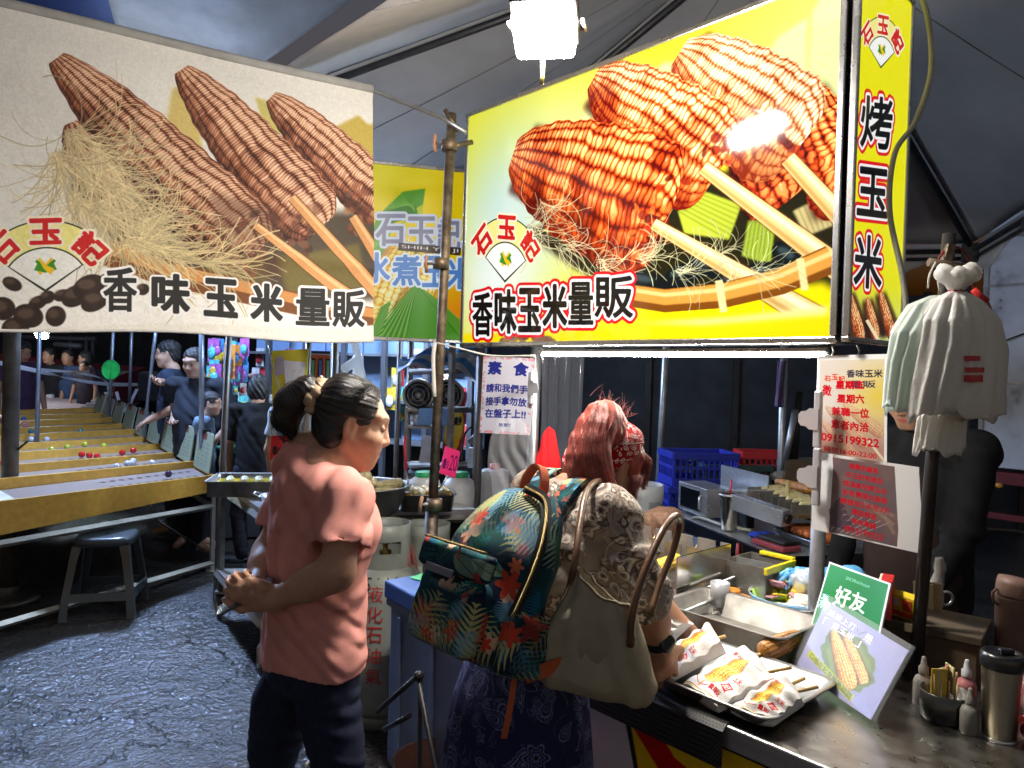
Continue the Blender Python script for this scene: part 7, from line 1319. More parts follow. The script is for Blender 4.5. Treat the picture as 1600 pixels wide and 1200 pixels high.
def stall_back():
 bl = M('blue crate plastic', (.02, .035, .38), rough=.4, var=.1); rd = M('red crate plastic', (.55, .025, .035), rough=.4, var=.1); gn = M('dark green crate plastic', (.03, .07, .07), rough=.45)
 a = W(1085, 790, 4.75); b = W(1092, 752, 4.8); crate('blue crate at the bottom of the blue stack', a*[1, 1, 0]+[0, 0, a[2]-.08], RA+.9, .42, .30, .22, bl); crate('blue crate on top of the blue stack', a*[1, 1, 0]+[.02, .03, a[2]+.142], RA+.95, .42, .30, .21, bl)
 st = a*[1, 1, 0]; solo('low_stand', MB().box([st[0], st[1], (a[2]-.085)/2], (.5, .4, a[2]-.09), rz=RA+.9, bev=.01), M('dark cabinet', (.03, .03, .032)), 'dark low stand under the blue crates', 'stand', loc=st)
 q = W(1140, 745, 4.9); z = q[2]-.1; crate('dark green crate beside the blue stack', [q[0], q[1], z], RA+.9, .44, .32, .20, gn); st = np.array([q[0], q[1], 0.]); solo('low_stand', MB().box([st[0], st[1], z/2-.003], (.46, .36, z-.008), rz=RA+.9, bev=.01), M('dark cabinet'), 'dark low stand under the dark green crate', 'stand', loc=st)
 q = W(1194, 742, 4.95); z = q[2]-.03; crate('red slatted crate behind the roasting machine', [q[0], q[1], z], RA+.75, .34, .26, .19, rd); st = np.array([q[0], q[1], 0.]); solo('low_stand', MB().box([st[0], st[1], z/2-.003], (.40, .34, z-.008), rz=RA+.75, bev=.01), M('dark cabinet'), 'dark low stand under the red crate', 'stand', loc=st)
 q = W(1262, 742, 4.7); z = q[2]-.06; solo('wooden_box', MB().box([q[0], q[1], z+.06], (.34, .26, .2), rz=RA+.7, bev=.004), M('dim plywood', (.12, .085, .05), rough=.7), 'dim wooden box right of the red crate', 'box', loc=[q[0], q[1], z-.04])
 q = W(1222, 738, 4.72); solo('pole_weight', MB().lathe(q-[0, 0, .05], [(0, 0), (.07, 0), (.075, .03), (.06, .05), (.03, .06), (0, .06)], 20), M('white plastic', (.72, .70, .66)), 'white round foot of the grey pole beside the red crate', 'pole foot', loc=q-[0, 0, .05])
 # plastic curtain, clear bag, red cloth, brown sack
 pm = M('clear curtain film', (.25, .27, .33), rough=.10, alpha=.5, var=.25, vs=4, bump=.9, bs=9, spec=.9, stretch=(1, 1, .15)); y0 = SY+.6
 a0, a1 = onY(843, SY+.45), onY(908, SY+.75)
 def cur(u, v): p = a0*(1-u)+a1*u; return np.array([p[0], p[1], 1.95-v*1.35])+NA*(.035*math.sin(u*22+v*1.5)+.015*math.sin(u*47))
 o = solo('plastic_curtain', MB().grid(cur, 70, 16, uv=False), pm, 'dark translucent plastic curtain hanging behind the pale pole', 'curtain', loc=a0*[1, 1, 0]+[0, 0, .6]); o.modifiers.new('s', 'SOLIDIFY').thickness = .0015
 S = Sdf(); q = W(797, 735, 2.85); S.u(sect(q, np.eye(3), [(-.17, .03, 0, .03, .02), (-.10, .01, 0, .075, .05), (.02, 0, 0, .085, .06), (.14, 0, 0, .075, .05), (.2, 0, 0, .05, .03)], .02), .02); S.disp(folds([((1, .2, .3), 70, .012, None, 1), ((.5, 1, .8), 100, .008, None, 1)], 5)); solo('plastic_bag', S.mesh('plastic_bag', q-.3, q+.3, .007), M('clear bag film', (.80, .82, .86), rough=.12, alpha=.09, var=.05, bump=.3, bs=20), 'large clear plastic bag hanging under the blue lettered notice', 'bag')
 c0 = W(858, 690, 3.1)
 S = Sdf(); S.u(sect(c0, np.eye(3), [(-.20, .0, 0, .065, .025), (-.08, 0, 0, .055, .03), (.0, 0, 0, .035, .022), (.06, -.0, 0, .015, .012)], .01), .01); S.disp(folds([((1, .2, .05), 110, .009, None, 1)], 7)); solo('cloth', S.mesh('cloth', c0-.28, c0+.2, .006), cloth_mat('bright red cloth', (.68, .015, .02)), 'bright red cloth hanging beside the pale pole', 'cloth')
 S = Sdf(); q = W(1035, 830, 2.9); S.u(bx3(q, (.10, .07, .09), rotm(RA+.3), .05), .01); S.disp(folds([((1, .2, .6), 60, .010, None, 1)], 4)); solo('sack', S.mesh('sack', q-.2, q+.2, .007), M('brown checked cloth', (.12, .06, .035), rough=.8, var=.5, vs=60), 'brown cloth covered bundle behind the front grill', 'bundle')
 q = W(991, 845, 2.75); t = thing('sauce_jar', 'red jar with yellow lid beside the red haired woman', 'jar', q); part('jar', MB().lathe((0, 0, 0), [(0, 0), (.038, 0), (.042, .01), (.042, .06), (.034, .072), (0, .072)], 24), M('red jar', (.72, .09, .02), rough=.25, coat=.5), t); part('lid', MB().lathe((0, 0, .072), [(.036, 0), (.037, .022), (.034, .026), (0, .026)], 24), M('yellow lid', (.80, .52, .02), rough=.35), t)
 c = A(-1.90, 2.3, 0); solo('supply_shelf', MB().box(c+[0, 0, .25], (.9, .3, .50), rz=RA, bev=.006), M('dark cabinet'), 'dark supply cabinet behind the front grill', 'cabinet', loc=c)
def gas_cylinder(lab, p, col, rz=0, num='25113', h=1.0, s=1.0, red=True):
 t = thing('gas_cylinder', lab, 'gas cylinder', p, rz); m = M('gas paint '+lab[:9], col, rough=.42, var=.12, vs=7, bump=.05, dirt=tuple(c*.6 for c in col)); R = .185*s; hb = .72*h
 part('tank', MB().lathe((0, 0, 0), [(0, .05), (R*.8, .05), (R*.97, .09), (R, .14), (R, hb*.5-.004), (R*1.012, hb*.5), (R, hb*.5+.004), (R, hb-.12), (R*.93, hb-.05), (R*.72, hb), (R*.4, hb+.02), (0, hb+.025)], 40), m, t); part('foot_ring', MB().lathe((0, 0, 0), [(R*.78, .0), (R*.8, 0), (R*.8, .075), (R*.78, .075)], 32), m, t)
 r = R*.62; mb = MB(); vs = []; n = 56; zz = (hb-.01, hb+.06, hb+.075, hb+.13, hb+.145, hb+.20)
 for rr in (r, r-.006):
  for z_ in zz:
   for k in range(n): a = 2*math.pi*k/n; vs.append((rr*math.cos(a), rr*math.sin(a), z_))
 fs = []; q = len(zz)*n; hole = lambda k, j: j in (2,) and ((k-35) % 28) in range(1, 13)
 for k in range(n):
  for j in range(len(zz)-1):
   b = j*n+k; c_ = j*n+(k+1) % n
   if not hole(k, j): fs += [(b, c_, c_+n, b+n), (q+b, q+b+n, q+c_+n, q+c_)]
  b = (len(zz)-1)*n+k; c_ = (len(zz)-1)*n+(k+1) % n; fs.append((b, c_, q+c_, q+b))
 mb.add(vs, fs, True); part('collar', mb, m, t); part('valve', MB().lathe((0, 0, hb), [(.018, 0), (.018, .05), (.028, .055), (.028, .07), (.012, .075), (.012, .10), (.03, .105), (.03, .12), (0, .122)], 14), M('brass', (.5, .34, .12), rough=.35, metal=1), t)
 def letters(txt, z_, size, mat, a0, step, tilt=0, rad=R, vert=False):
  for i, ch in enumerate(txt):
   V, T_, sz = glyphs(ch); a = a0+(0 if vert else step*i); zc = z_-(step*i if vert else 0); asp = min(1, sz[0]/max(sz[1], .01)); vs = []
   for x, y in V: aa = a+(x-.5)*size*asp/R; zz_ = zc+(.5-y)*size; rr = rad(zz_) if callable(rad) else rad; vs.append((rr*math.cos(aa), rr*math.sin(aa), zz_))
   part('painted_character', MB().add(vs, [tuple(q) for q in T_]), mat, t)
 prof = lambda z_: float(np.interp(z_, [hb-.12, hb-.05, hb], [R, R*.93, R*.72]))+.0015
 if num: letters(num, hb-.045, .055, M('black stencil', (.012, .012, .012), rough=.6), -math.pi/2-.55-rz, .27, rad=prof)
 if red: letters('液化石油氣', hb*.5+.27, .07, M('red stencil', (.5, .02, .02), rough=.6), -math.pi/2-.05-rz, .09, rad=R*1.014+.001, vert=True)
 return t
def hanging_bags():
 def pm(nm, col):
  m = M(nm, col, rough=.34, var=.05, bump=.5, bs=26, coat=.15); nt = m.node_tree; b = nt.nodes['Principled BSDF']; tr = nt.nodes.new('ShaderNodeBsdfTranslucent'); tr.inputs[0].default_value = (*col, 1); mx = nt.nodes.new('ShaderNodeMixShader'); mx.inputs[0].default_value = .5; ou = [q for q in nt.nodes if q.type == 'OUTPUT_MATERIAL'][0]
  nt.links.new(b.outputs[0], mx.inputs[1]); nt.links.new(tr.outputs[0], mx.inputs[2]); nt.links.new(mx.outputs[0], ou.inputs[0]); return m
 wm = pm('white bag film', (.90, .89, .86)); gm = pm('pale green bag film', (.80, .86, .81))
 def skirt(lab, top, rows, seed, mat, bloom=True, group='bunches of white carrier bags on the dark pole', prt=False):
  """rows: (photo x, y, distance, half width m, half depth m) from the tie downwards"""
  rd = random.Random(seed); ks = [rd.randint(2, 4), rd.randint(5, 8), rd.randint(11, 15)]; ph = [rd.uniform(0, 6) for _ in range(5)]; cs = [W(x, y, d) for x, y, d, a, b in rows]; t = thing('carrier_bags', lab, 'plastic bags', cs[0], 0, group); n = 120; vs = []; m = 26; zs = np.linspace(0, len(rows)-1, m)
  for q in zs:
   i = min(int(q), len(rows)-2); f = q-i; f = f*f*(3-2*f); c = cs[i]*(1-f)+cs[i+1]*f; a = rows[i][3]*(1-f)+rows[i+1][3]*f; b = rows[i][4]*(1-f)+rows[i+1][4]*f; v = q/(len(rows)-1)
   for k in range(n):
    th = 2*math.pi*k/n; e3 = abs(math.sin(ks[1]*th*.5+ph[1]+1.2*math.sin(v*2.3+ph[4])))**.5; w = 1+.10*math.sin(ks[0]*th+ph[0]+v*1.1)*(.3+.7*v)+.20*(e3-.8)*(1-.45*v)+.07*math.sin(ks[2]*th+ph[2]+2.5*math.sin(v*3+th))*(1-.6*v)+.015*math.sin(th*31+v*17); p = c+CR*a*math.cos(th)*w+np.array([0, 1, 0])*b*math.sin(th)*w
    if q == zs[-1]: p = p+np.array([0, 0, .012*math.sin(3*th+ph[3])+.006*math.sin(9*th)])
    vs.append(p)
  fs = [(i*n+k, i*n+(k+1) % n, (i+1)*n+(k+1) % n, (i+1)*n+k) for i in range(m-1) for k in range(n)]; o = part('bag_skirt', MB().add(vs, fs, True), mat, t, True); o.modifiers.new('s', 'SOLIDIFY').thickness = .0015
  if prt:
   Pv = np.array([PX(p)[:3] for p in vs])
   for (xa, ya, xb, yb) in ((1506, 556, 1532, 564), (1508, 574, 1538, 582), (1506, 586, 1536, 597)):
    def on(u, v_): x, y = xa+(xb-xa)*u, ya+(yb-ya)*v_; w_ = np.hypot(Pv[:, 0]-x, Pv[:, 1]-y); return W(x, y, np.sort(Pv[np.argsort(w_)[:6], 2])[0]-.004)
    part('red_print', MB().grid(on, 8, 2, uv=False), M('faded red print', (.55, .06, .06), rough=.5), t, True)
  if bloom:
   bl = bloom
   for i in range(9):
    a = i*.7; c = W(*bl)+CR*.034*math.cos(a)*(1+.3*math.sin(i*3))+np.array([0, 1, 0])*.03*math.sin(a)+np.array([0, 0, .006*math.sin(i*5)]); S = Sdf(); S.u(rc(cs[0], c, .010, .017), .01); S.u(el(c, (.020, .014, .017)), .012); S.disp(folds([((1, .3, .6), 160, .005, None, 1)], i)); part('bag_loop', S.mesh('bag_loop', np.minimum(cs[0], c)-.04, np.maximum(cs[0], c)+.04, .004), mat, t, True)
   part('tie', MB().tube([cs[0]+np.array([.014*math.cos(a), .014*math.sin(a), .002*math.sin(3*a)]) for a in np.linspace(0, 6.28, 16, endpoint=False)], .004, 6, closed=True), M('red tie', (.4, .05, .04)), t, True)
  return t
 skirt('left bunch of white carrier bags hanging on the dark pole', None, [(1462, 462, 1.80, .014, .012), (1452, 476, 1.80, .05, .03), (1432, 520, 1.78, .062, .035), (1428, 560, 1.78, .066, .035), (1420, 640, 1.78, .062, .03)], 3, gm, None)
 skirt('large right bunch of white carrier bags with ruffled top', None, [(1494, 455, 1.76, .016, .014), (1495, 468, 1.76, .052, .035), (1500, 500, 1.75, .085, .045), (1502, 545, 1.75, .096, .05), (1496, 600, 1.75, .100, .05), (1494, 650, 1.75, .104, .045)], 8, wm, (1497, 428, 1.76), prt=True)
 skirt('small white carrier bag hanging below the large bunch', None, [(1482, 610, 1.82, .03, .015), (1474, 650, 1.82, .058, .02), (1470, 705, 1.82, .062, .018)], 12, wm, None)
 # strings, clamp and red jump cable at the top of the pole
 m = RUST(); p = W(1479, 405, 1.83); solo('pole_clamp', MB().box(p, (.02, .02, .075), R=Matrix.Rotation(.2, 3, 'Y'), bev=.003).tube([p+[-.05, -.01, -.01], p+[.05, -.02, -.025]], .011, 10), m, 'rusty clamp on top of the pole with the carrier bags', 'clamp', loc=p)
 for k, (a, b) in enumerate((((1462, 410), (1450, 450)), ((1470, 412), (1468, 455)))): tube_thing('string', ['string from the pole clamp down to the left carrier bags', 'twisted string beside the left carrier bags'][k], 'string', bez([W(*a, 1.80), W((a[0]+b[0])/2-4, (a[1]+b[1])/2, 1.79), W(*b, 1.80)], 10), .0022, M('white cord', (.6, .58, .52)), loc=W(*b, 1.8))
 pts = bez([W(1466, 405, 1.82), W(1480, 388, 1.84), W(1500, 388, 1.88), W(1516, 410, 1.92), W(1522, 452, 1.94), W(1543, 472, 1.94), W(1552, 500, 1.94), W(1554, 540, 1.93), W(1549, 575, 1.92)], 60); tube_thing('wire', 'thin dark red wire looping beside the carrier bags', 'wire', pts, .0028, M('dark red wire', (.22, .02, .02), rough=.4), loc=pts[-1]); tube_thing('cable_joint', 'red cable connector beside the carrier bags', 'connector', [W(1521, 453, 1.935), W(1542, 471, 1.935)], .0085, M('red plastic', (.5, .03, .03)), loc=W(1530, 460, 1.94))
# ---------------------------------------------------------------- boiled corn cart, blue table, gas cylinders
def cart():
 C0 = G(412, 798, .86); ux = G(740, 796, .86)-C0; LX = 1.10; ux /= np.linalg.norm(ux); bk = G(341, 751, .86)-C0; LY = np.linalg.norm(bk); bk /= LY; rz = math.atan2(ux[1], ux[0]); zt = .86
 t = thing('food_cart', 'stainless steel cart on castors with trays of boiled corn', 'cart', C0*[1, 1, 0]); st, wn = STEEL(), WORN(); P = lambda x, y, z: C0*[1, 1, 0]+ux*x*LX+bk*y*LY+np.array([0, 0, z])
 def slab(z0, z1, m, nm, x0=0, x1=1, y0=0, y1=1): v = [P(x, y, z) for z in (z0, z1) for x, y in ((x0, y0), (x1, y0), (x1, y1), (x0, y1))]; part(nm, MB().add(v, [(0, 3, 2, 1), (4, 5, 6, 7), (0, 1, 5, 4), (1, 2, 6, 5), (2, 3, 7, 6), (3, 0, 4, 7)]), m, t, True)
 slab(zt-.03, zt, st, 'top'); slab(.28, .30, wn, 'lower_shelf')
 for a, b in (((0, 0), (1, 0)), ((1, 0), (1, 1)), ((1, 1), (0, 1)), ((0, 1), (0, 0))):
  p, q = P(*a, zt-.05), P(*b, zt-.05); part('edge_rail', MB().tube([p, q], .022, 4, smooth=False), wn, t, True); p, q = P(*a, .27), P(*b, .27); part('edge_rail', MB().tube([p, q], .02, 4, smooth=False), wn, t, True)
 bkr = M('black rubber', (.012, .012, .013), rough=.8)
 for a, b in ((0.02, .02), (.98, .02), (.98, .98), (.02, .98)):
  part('leg', MB().tube([P(a, b, .16), P(a, b, zt-.05)], .022, 4, smooth=False), wn, t, True); o = P(a, b, .075); ax = ux*.9+bk*.3; ax /= np.linalg.norm(ax); R = frame_of(ax)
  w = part('castor_wheel', MB().lathe(o, [(.0, -.018), (.05, -.018), (.066, -.020), (.072, -.012), (.072, .012), (.066, .020), (.05, .018), (0, .018)], 24, R=R), bkr, t, True); part('castor_fork', MB().box(o+[0, 0, .085], (.06, .06, .012), rz=rz), wn, t, True)
  part('castor_hub', MB().tube([o-ax*.03, o+ax*.03], .022, 12), M('worn steel'), t, True)
  for s in (-1, 1): part('castor_fork', MB().tube([o+ax*.028*s, o+ax*.028*s+[0, 0, .08]], .008, 6), wn, t, True)
 for a, b, x0, h in ((.98, .0, 0, 0), ): part('upright', MB().tube([P(.995, .3, .0), P(.995, .3, 2.0)], .02, 4, smooth=False), wn, t, True)
 # tray of yellow water, corn basin, rectangular pan of corn
 q = W(392, 752, 4.25); q[2] = zt+.006; tray('food_tray', 'square steel tray with yellow liquid on the left of the cart', q, .42, .34, .085, rz=rz, flare=.006, mat=wn); solo('yellow_broth', MB().box(q+[0, 0, .055], (.39, .31, .004), rz=rz), M('yellow broth', (.72, .52, .02), rough=.12, coat=.5), 'yellow broth filling the square steel tray', 'broth', loc=q+[0, 0, .05])
 for k in range(4): a = q+ux*(-.13+.08*k)+bk*-.05+[0, 0, .06]; corn(a, a+bk*.15+ux*.04, .024, 'pale', 'pale boiled cob floating in the yellow broth', None, 'boiled cobs in the broth')
 q = W(434, 772, 3.9); q[2] = zt+.004; t2 = tray('small_pan', 'small steel pan with wire handle beside the broth tray', q, .16, .13, .05, rz=rz, mat=st); part('pan_handle', MB().tube([(-.09, -.04, .05), (-.12, -.03, .06), (-.12, .03, .06), (-.09, .04, .05)], .004, 6), st, t2)
 q = W(565, 800, 3.75); q[2] = zt+.004; t3 = thing('basin', 'large round grey metal basin heaped with pale boiled corn', 'basin', q); part('bowl', MB().lathe((0, 0, 0), [(0, .0), (.17, 0), (.185, .01), (.232, .135), (.248, .14), (.248, .146), (.228, .143), (.18, .02), (0, .012)], 44), M('basin metal', (.36, .36, .37), rough=.4, metal=.9, var=.12), t3)
 rd = random.Random(2)
 for k in range(15): a = q+np.array([rd.uniform(-.16, .05), rd.uniform(-.13, .10), .10+.022*(k//5)]); d = np.array([math.cos(k*1.3), math.sin(k*1.3)*.7, rd.uniform(-.1, .3)]); corn(a, a+d*.15, .027, 'pale', 'pale boiled cob heaped in the round metal basin', None, 'boiled cobs in the round basin')
 q = W(665, 792, 3.9); q[2] = zt+.004; tray('food_pan', 'rectangular steel pan of boiled corn behind the rusty pole', q, .28, .20, .09, rz=rz+.05, flare=.012, mat=M('dark pan', (.26, .26, .25), rough=.35, metal=.9))
 for k in range(7): a = q+ux*(-.11+.035*k)+bk*-.06+[0, 0, .085+.008*(k % 2)]; corn(a, a+bk*.13+ux*.02, .024, 'pale' if k % 3 else 'yellow', 'boiled cob in the rectangular pan behind the rusty pole', None, 'boiled cobs in the rectangular pan')
 p = q+bk*.10+[0, 0, .06]; fm = M('clear bag film', (.80, .82, .86), rough=.12, alpha=.09, var=.05)
 solo('plastic_film', MB().grid(lambda u, v: p+ux*(.34*(u-.5))+bk*(.04-.16*v)+np.array([0, 0, .09*math.sin(u*3.1)*(1-v)+.012*math.sin(u*17+v*5)]), 22, 10, uv=False), fm, 'clear plastic film pulled over the rectangular pan', 'film', loc=p)
 a, b = W(640, 765, 3.75), W(634, 735, 3.78); c = W(632, 682, 3.82); t4 = thing('ladle', 'ladle with pink red handle standing in the basin', 'ladle', a); part('shaft', MB().tube([a, b], .005, 8), st, t4, True); part('handle', MB().tube([b, c], .008, 8), M('pink red plastic', (.62, .05, .08), rough=.4), t4, True); part('scoop', MB().ball(a-[.02, 0, .01], (.035, .035, .014), 14, 8), st, t4, True)
 def price(lab, cs, col, ink, txt, nm):
  c = Cv(220, 260, col); c.text([(20, 120), (52, 110), (56, 200), (24, 205)], '1', ink, 2); c.text([(50, 120), (100, 112), (104, 200), (56, 206)], '支', ink, .6); c.text([(100, 60), (205, 50), (208, 200), (106, 208)], txt, ink, .6); cs = [np.asarray(q) for q in cs]; n = np.cross(cs[1]-cs[0], cs[3]-cs[0]); n /= np.linalg.norm(n); n *= -np.sign(n@CF)
  t = thing('price_card', lab, 'price card', (cs[2]+cs[3])/2); part('printed_face', MB().quad(*[q+n*.002 for q in cs]), print_mat(nm, c.image(nm), rough=.5), t, True); part('card', MB().add([q+n*.001 for q in cs]+[q-n*.001 for q in cs], [(0, 3, 2, 1), (4, 5, 6, 7), (0, 1, 5, 4), (1, 2, 6, 5), (2, 3, 7, 6), (3, 0, 4, 7)]), M(nm+' card', col, rough=.5), t, True); return t
 price('red price card with black handwriting behind the woman in pink', [W(424, 681, 4.3), W(464, 679, 4.35), W(462, 718, 4.35), W(421, 718, 4.3)], (.82, .05, .08), (.06, .01, .02), '30', 'red price card'); price('pink price card with purple handwriting beside the rusty pole', [W(696, 697, 3.6), W(719, 705, 3.65), W(711, 747, 3.65), W(686, 739, 3.6)], (.98, .22, .50), (.35, .05, .35), '20', 'pink price card')
 tube_thing('card_stick', 'thin wire stem under the pink price card', 'stem', [W(700, 742, 3.63), W(692, 756, 3.62), W(684, 765, 3.65)], .004, STEEL(), loc=W(684, 765, 3.65))
 # hanging board over the cart with chain
 q = [W(424, 548, 4.3), W(481, 545, 4.35), W(476, 640, 4.35), W(425, 642, 4.3)]; t5 = thing('notice_board', 'yellow backed hanging board with white drawn paper above the cart', 'board', (q[2]+q[3])/2); part('board', MB().add([p+CF*.004 for p in q]+[p+CF*.02 for p in q], [(0, 1, 2, 3), (4, 7, 6, 5), (0, 4, 5, 1), (1, 5, 6, 2), (2, 6, 7, 3), (3, 7, 4, 0)]), M('yellow board', (.75, .62, .02), rough=.5), t5, True)
 c = Cv(200, 320, (.92, .92, .95));
 for k in range(26): x, y = c.r.uniform(20, 180), c.r.uniform(30, 300); c.line([(x, y), (x+c.r.normal(0, 22), y+c.r.normal(0, 22)), (x+c.r.normal(0, 30), y+c.r.normal(0, 30))], 1.6, (.6, .6, .68), .8)
 w_ = [W(444, 563, 4.32), W(478, 566, 4.34), W(472, 636, 4.34), W(449, 641, 4.31)]; part('drawn_paper', MB().quad(*[p-CF*.006 for p in w_]), print_mat('line drawing', c.image('line drawing'), rough=.6), t5, True); part('pink_note', MB().quad(*[p-CF*.004 for p in (W(431, 558, 4.3), W(444, 557, 4.31), W(444, 585, 4.31), W(431, 587, 4.3))]), M('grey pink note', (.50, .42, .48)), t5, True); part('bottom_rail', MB().tube([W(421, 645, 4.3), W(478, 643, 4.34)], .014, 4, smooth=False), GALV(), t5, True)
 ch = []
 for k in range(24): u = k/23; c_ = W(415+33*u, 530+108*u+6*math.sin(u*3), 4.25); r_ = frame_of(np.array([math.sin(k*1.57), .2, math.cos(k*1.57)])); ch.append(c_)
 t6 = thing('chain', 'thin steel chain hanging across the yellow board', 'chain', ch[-1])
 mb = MB()
 for k, c_ in enumerate(ch): ax = (CR if k % 2 else CF); d = (W(448, 640, 4.25)-W(415, 530, 4.25)); d /= np.linalg.norm(d); mb.tube([c_+d*.011*math.cos(a)+ax*.006*math.sin(a) for a in np.linspace(0, 6.28, 10, endpoint=False)], .002, 5, closed=True)
 part('links', mb, STEEL(), t6, True)
 for lab, x0, x1, y0, y1, d_, r_ in (('brownish square post between the game boards and the cart', 357, 347, 530, 745, 4.95, .022), ('grey square post right of the yellow board', 482, 478, 530, 650, 4.6, .02), ('brown square post with the white bag knot', 524, 522, 530, 600, 4.7, .028), ('brown square post of the shelf behind the rusty pole, left one', 642, 636, 535, 740, 5.0, .022), ('brown square post beside the toy panels', 625, 618, 535, 740, 5.2, .018), ('brown square post left of the blue lettered notice', 752, 741, 545, 860, 4.2, .026)):
  b_ = W(x1, y1, d_); u = W(x0, y0, d_); g = b_-(u-b_)*(b_[2]/(u-b_)[2]); tube_thing('square_post', lab, 'post', [g, u+(u-b_)*.3], r_, M('brown grey post', (.17, .15, .14), rough=.5, metal=.4, var=.2), loc=g, n=4)
 S = Sdf(); q = W(560, 560, 4.5); S.u(rc(W(553, 532, 4.5), q, .03, .02), .02); S.u(rc(q, W(540, 575, 4.45), .022, .03), .02); S.u(rc(q, W(556, 598, 4.5), .022, .03), .02); S.u(rc(q, W(566, 598, 4.5), .022, .03), .02); S.disp(folds([((1, .2, .2), 110, .006, None, 1)], 3)); solo('plastic_bag', S.mesh('plastic_bag', q-.3, q+.3, .006), M('white bag film', (.74, .73, .70)), 'knotted white plastic bag hanging on the brown post', 'bag')
 # jugs and bench behind
 for k, (px, lab) in enumerate(((662, 'white plastic jug with green lid, half hidden by the rusty pole'), (716, 'white plastic jug with green lid on the right'))): q = W(px, 793, 4.15+.05*k); t7 = thing('plastic_jug', lab, 'jug', q); part('jug', MB().lathe((0, 0, 0), [(0, 0), (.085, 0), (.095, .01), (.095, .12), (.085, .155), (.05, .175), (.05, .18), (0, .18)], 28), M('milky plastic', (.66, .66, .64), rough=.4), t7); part('lid', MB().lathe((0, 0, .176), [(.054, 0), (.054, .024), (.05, .028), (0, .028)], 28), M('green lid', (.02, .38, .14), rough=.4), t7)
 q = W(690, 800, 4.2); solo('storage_table', MB().box([q[0], q[1], q[2]-.02], (.62, .34, .035), rz=rz, bev=.004).box([q[0], q[1], (q[2]-.04)/2], (.56, .28, q[2]-.05), rz=rz), M('dark cabinet', (.03, .03, .032)), 'dark low table under the white jugs', 'table', loc=[q[0], q[1], 0])
 q = W(775, 840, 3.7); t8 = thing('plastic_stool', 'dark red plastic stool behind the pale pole', 'stool', [q[0], q[1], 0]); h = W(775, 812, 3.7)[2]; rm = M('wine red plastic', (.22, .012, .035), rough=.3, coat=.3); part('seat', MB().lathe((0, 0, h), [(0, 0), (.13, 0), (.15, -.01), (.155, -.03), (.15, -.05), (0, -.05)], 28), rm, t8)
 for a in (45, 135, 225, 315): part('leg', MB().tube([(.12*math.cos(math.radians(a)), .12*math.sin(math.radians(a)), h-.05), (.17*math.cos(math.radians(a)), .17*math.sin(math.radians(a)), 0)], [.03, .024], 6), rm, t8)
 for lab, px in (('white plastic can at the right of the rear bench', 772),): q = W(px, 770, 4.3); t9 = thing('plastic_can', lab, 'can', q-[0, 0, .1]); part('can', MB().box((0, 0, .12), (.17, .12, .24), bev=.03), M('milky plastic'), t9); part('cap', MB().lathe((0, 0, .24), [(.03, 0), (.03, .03), (0, .03)], 16), M('red plastic', (.5, .03, .03)), t9)
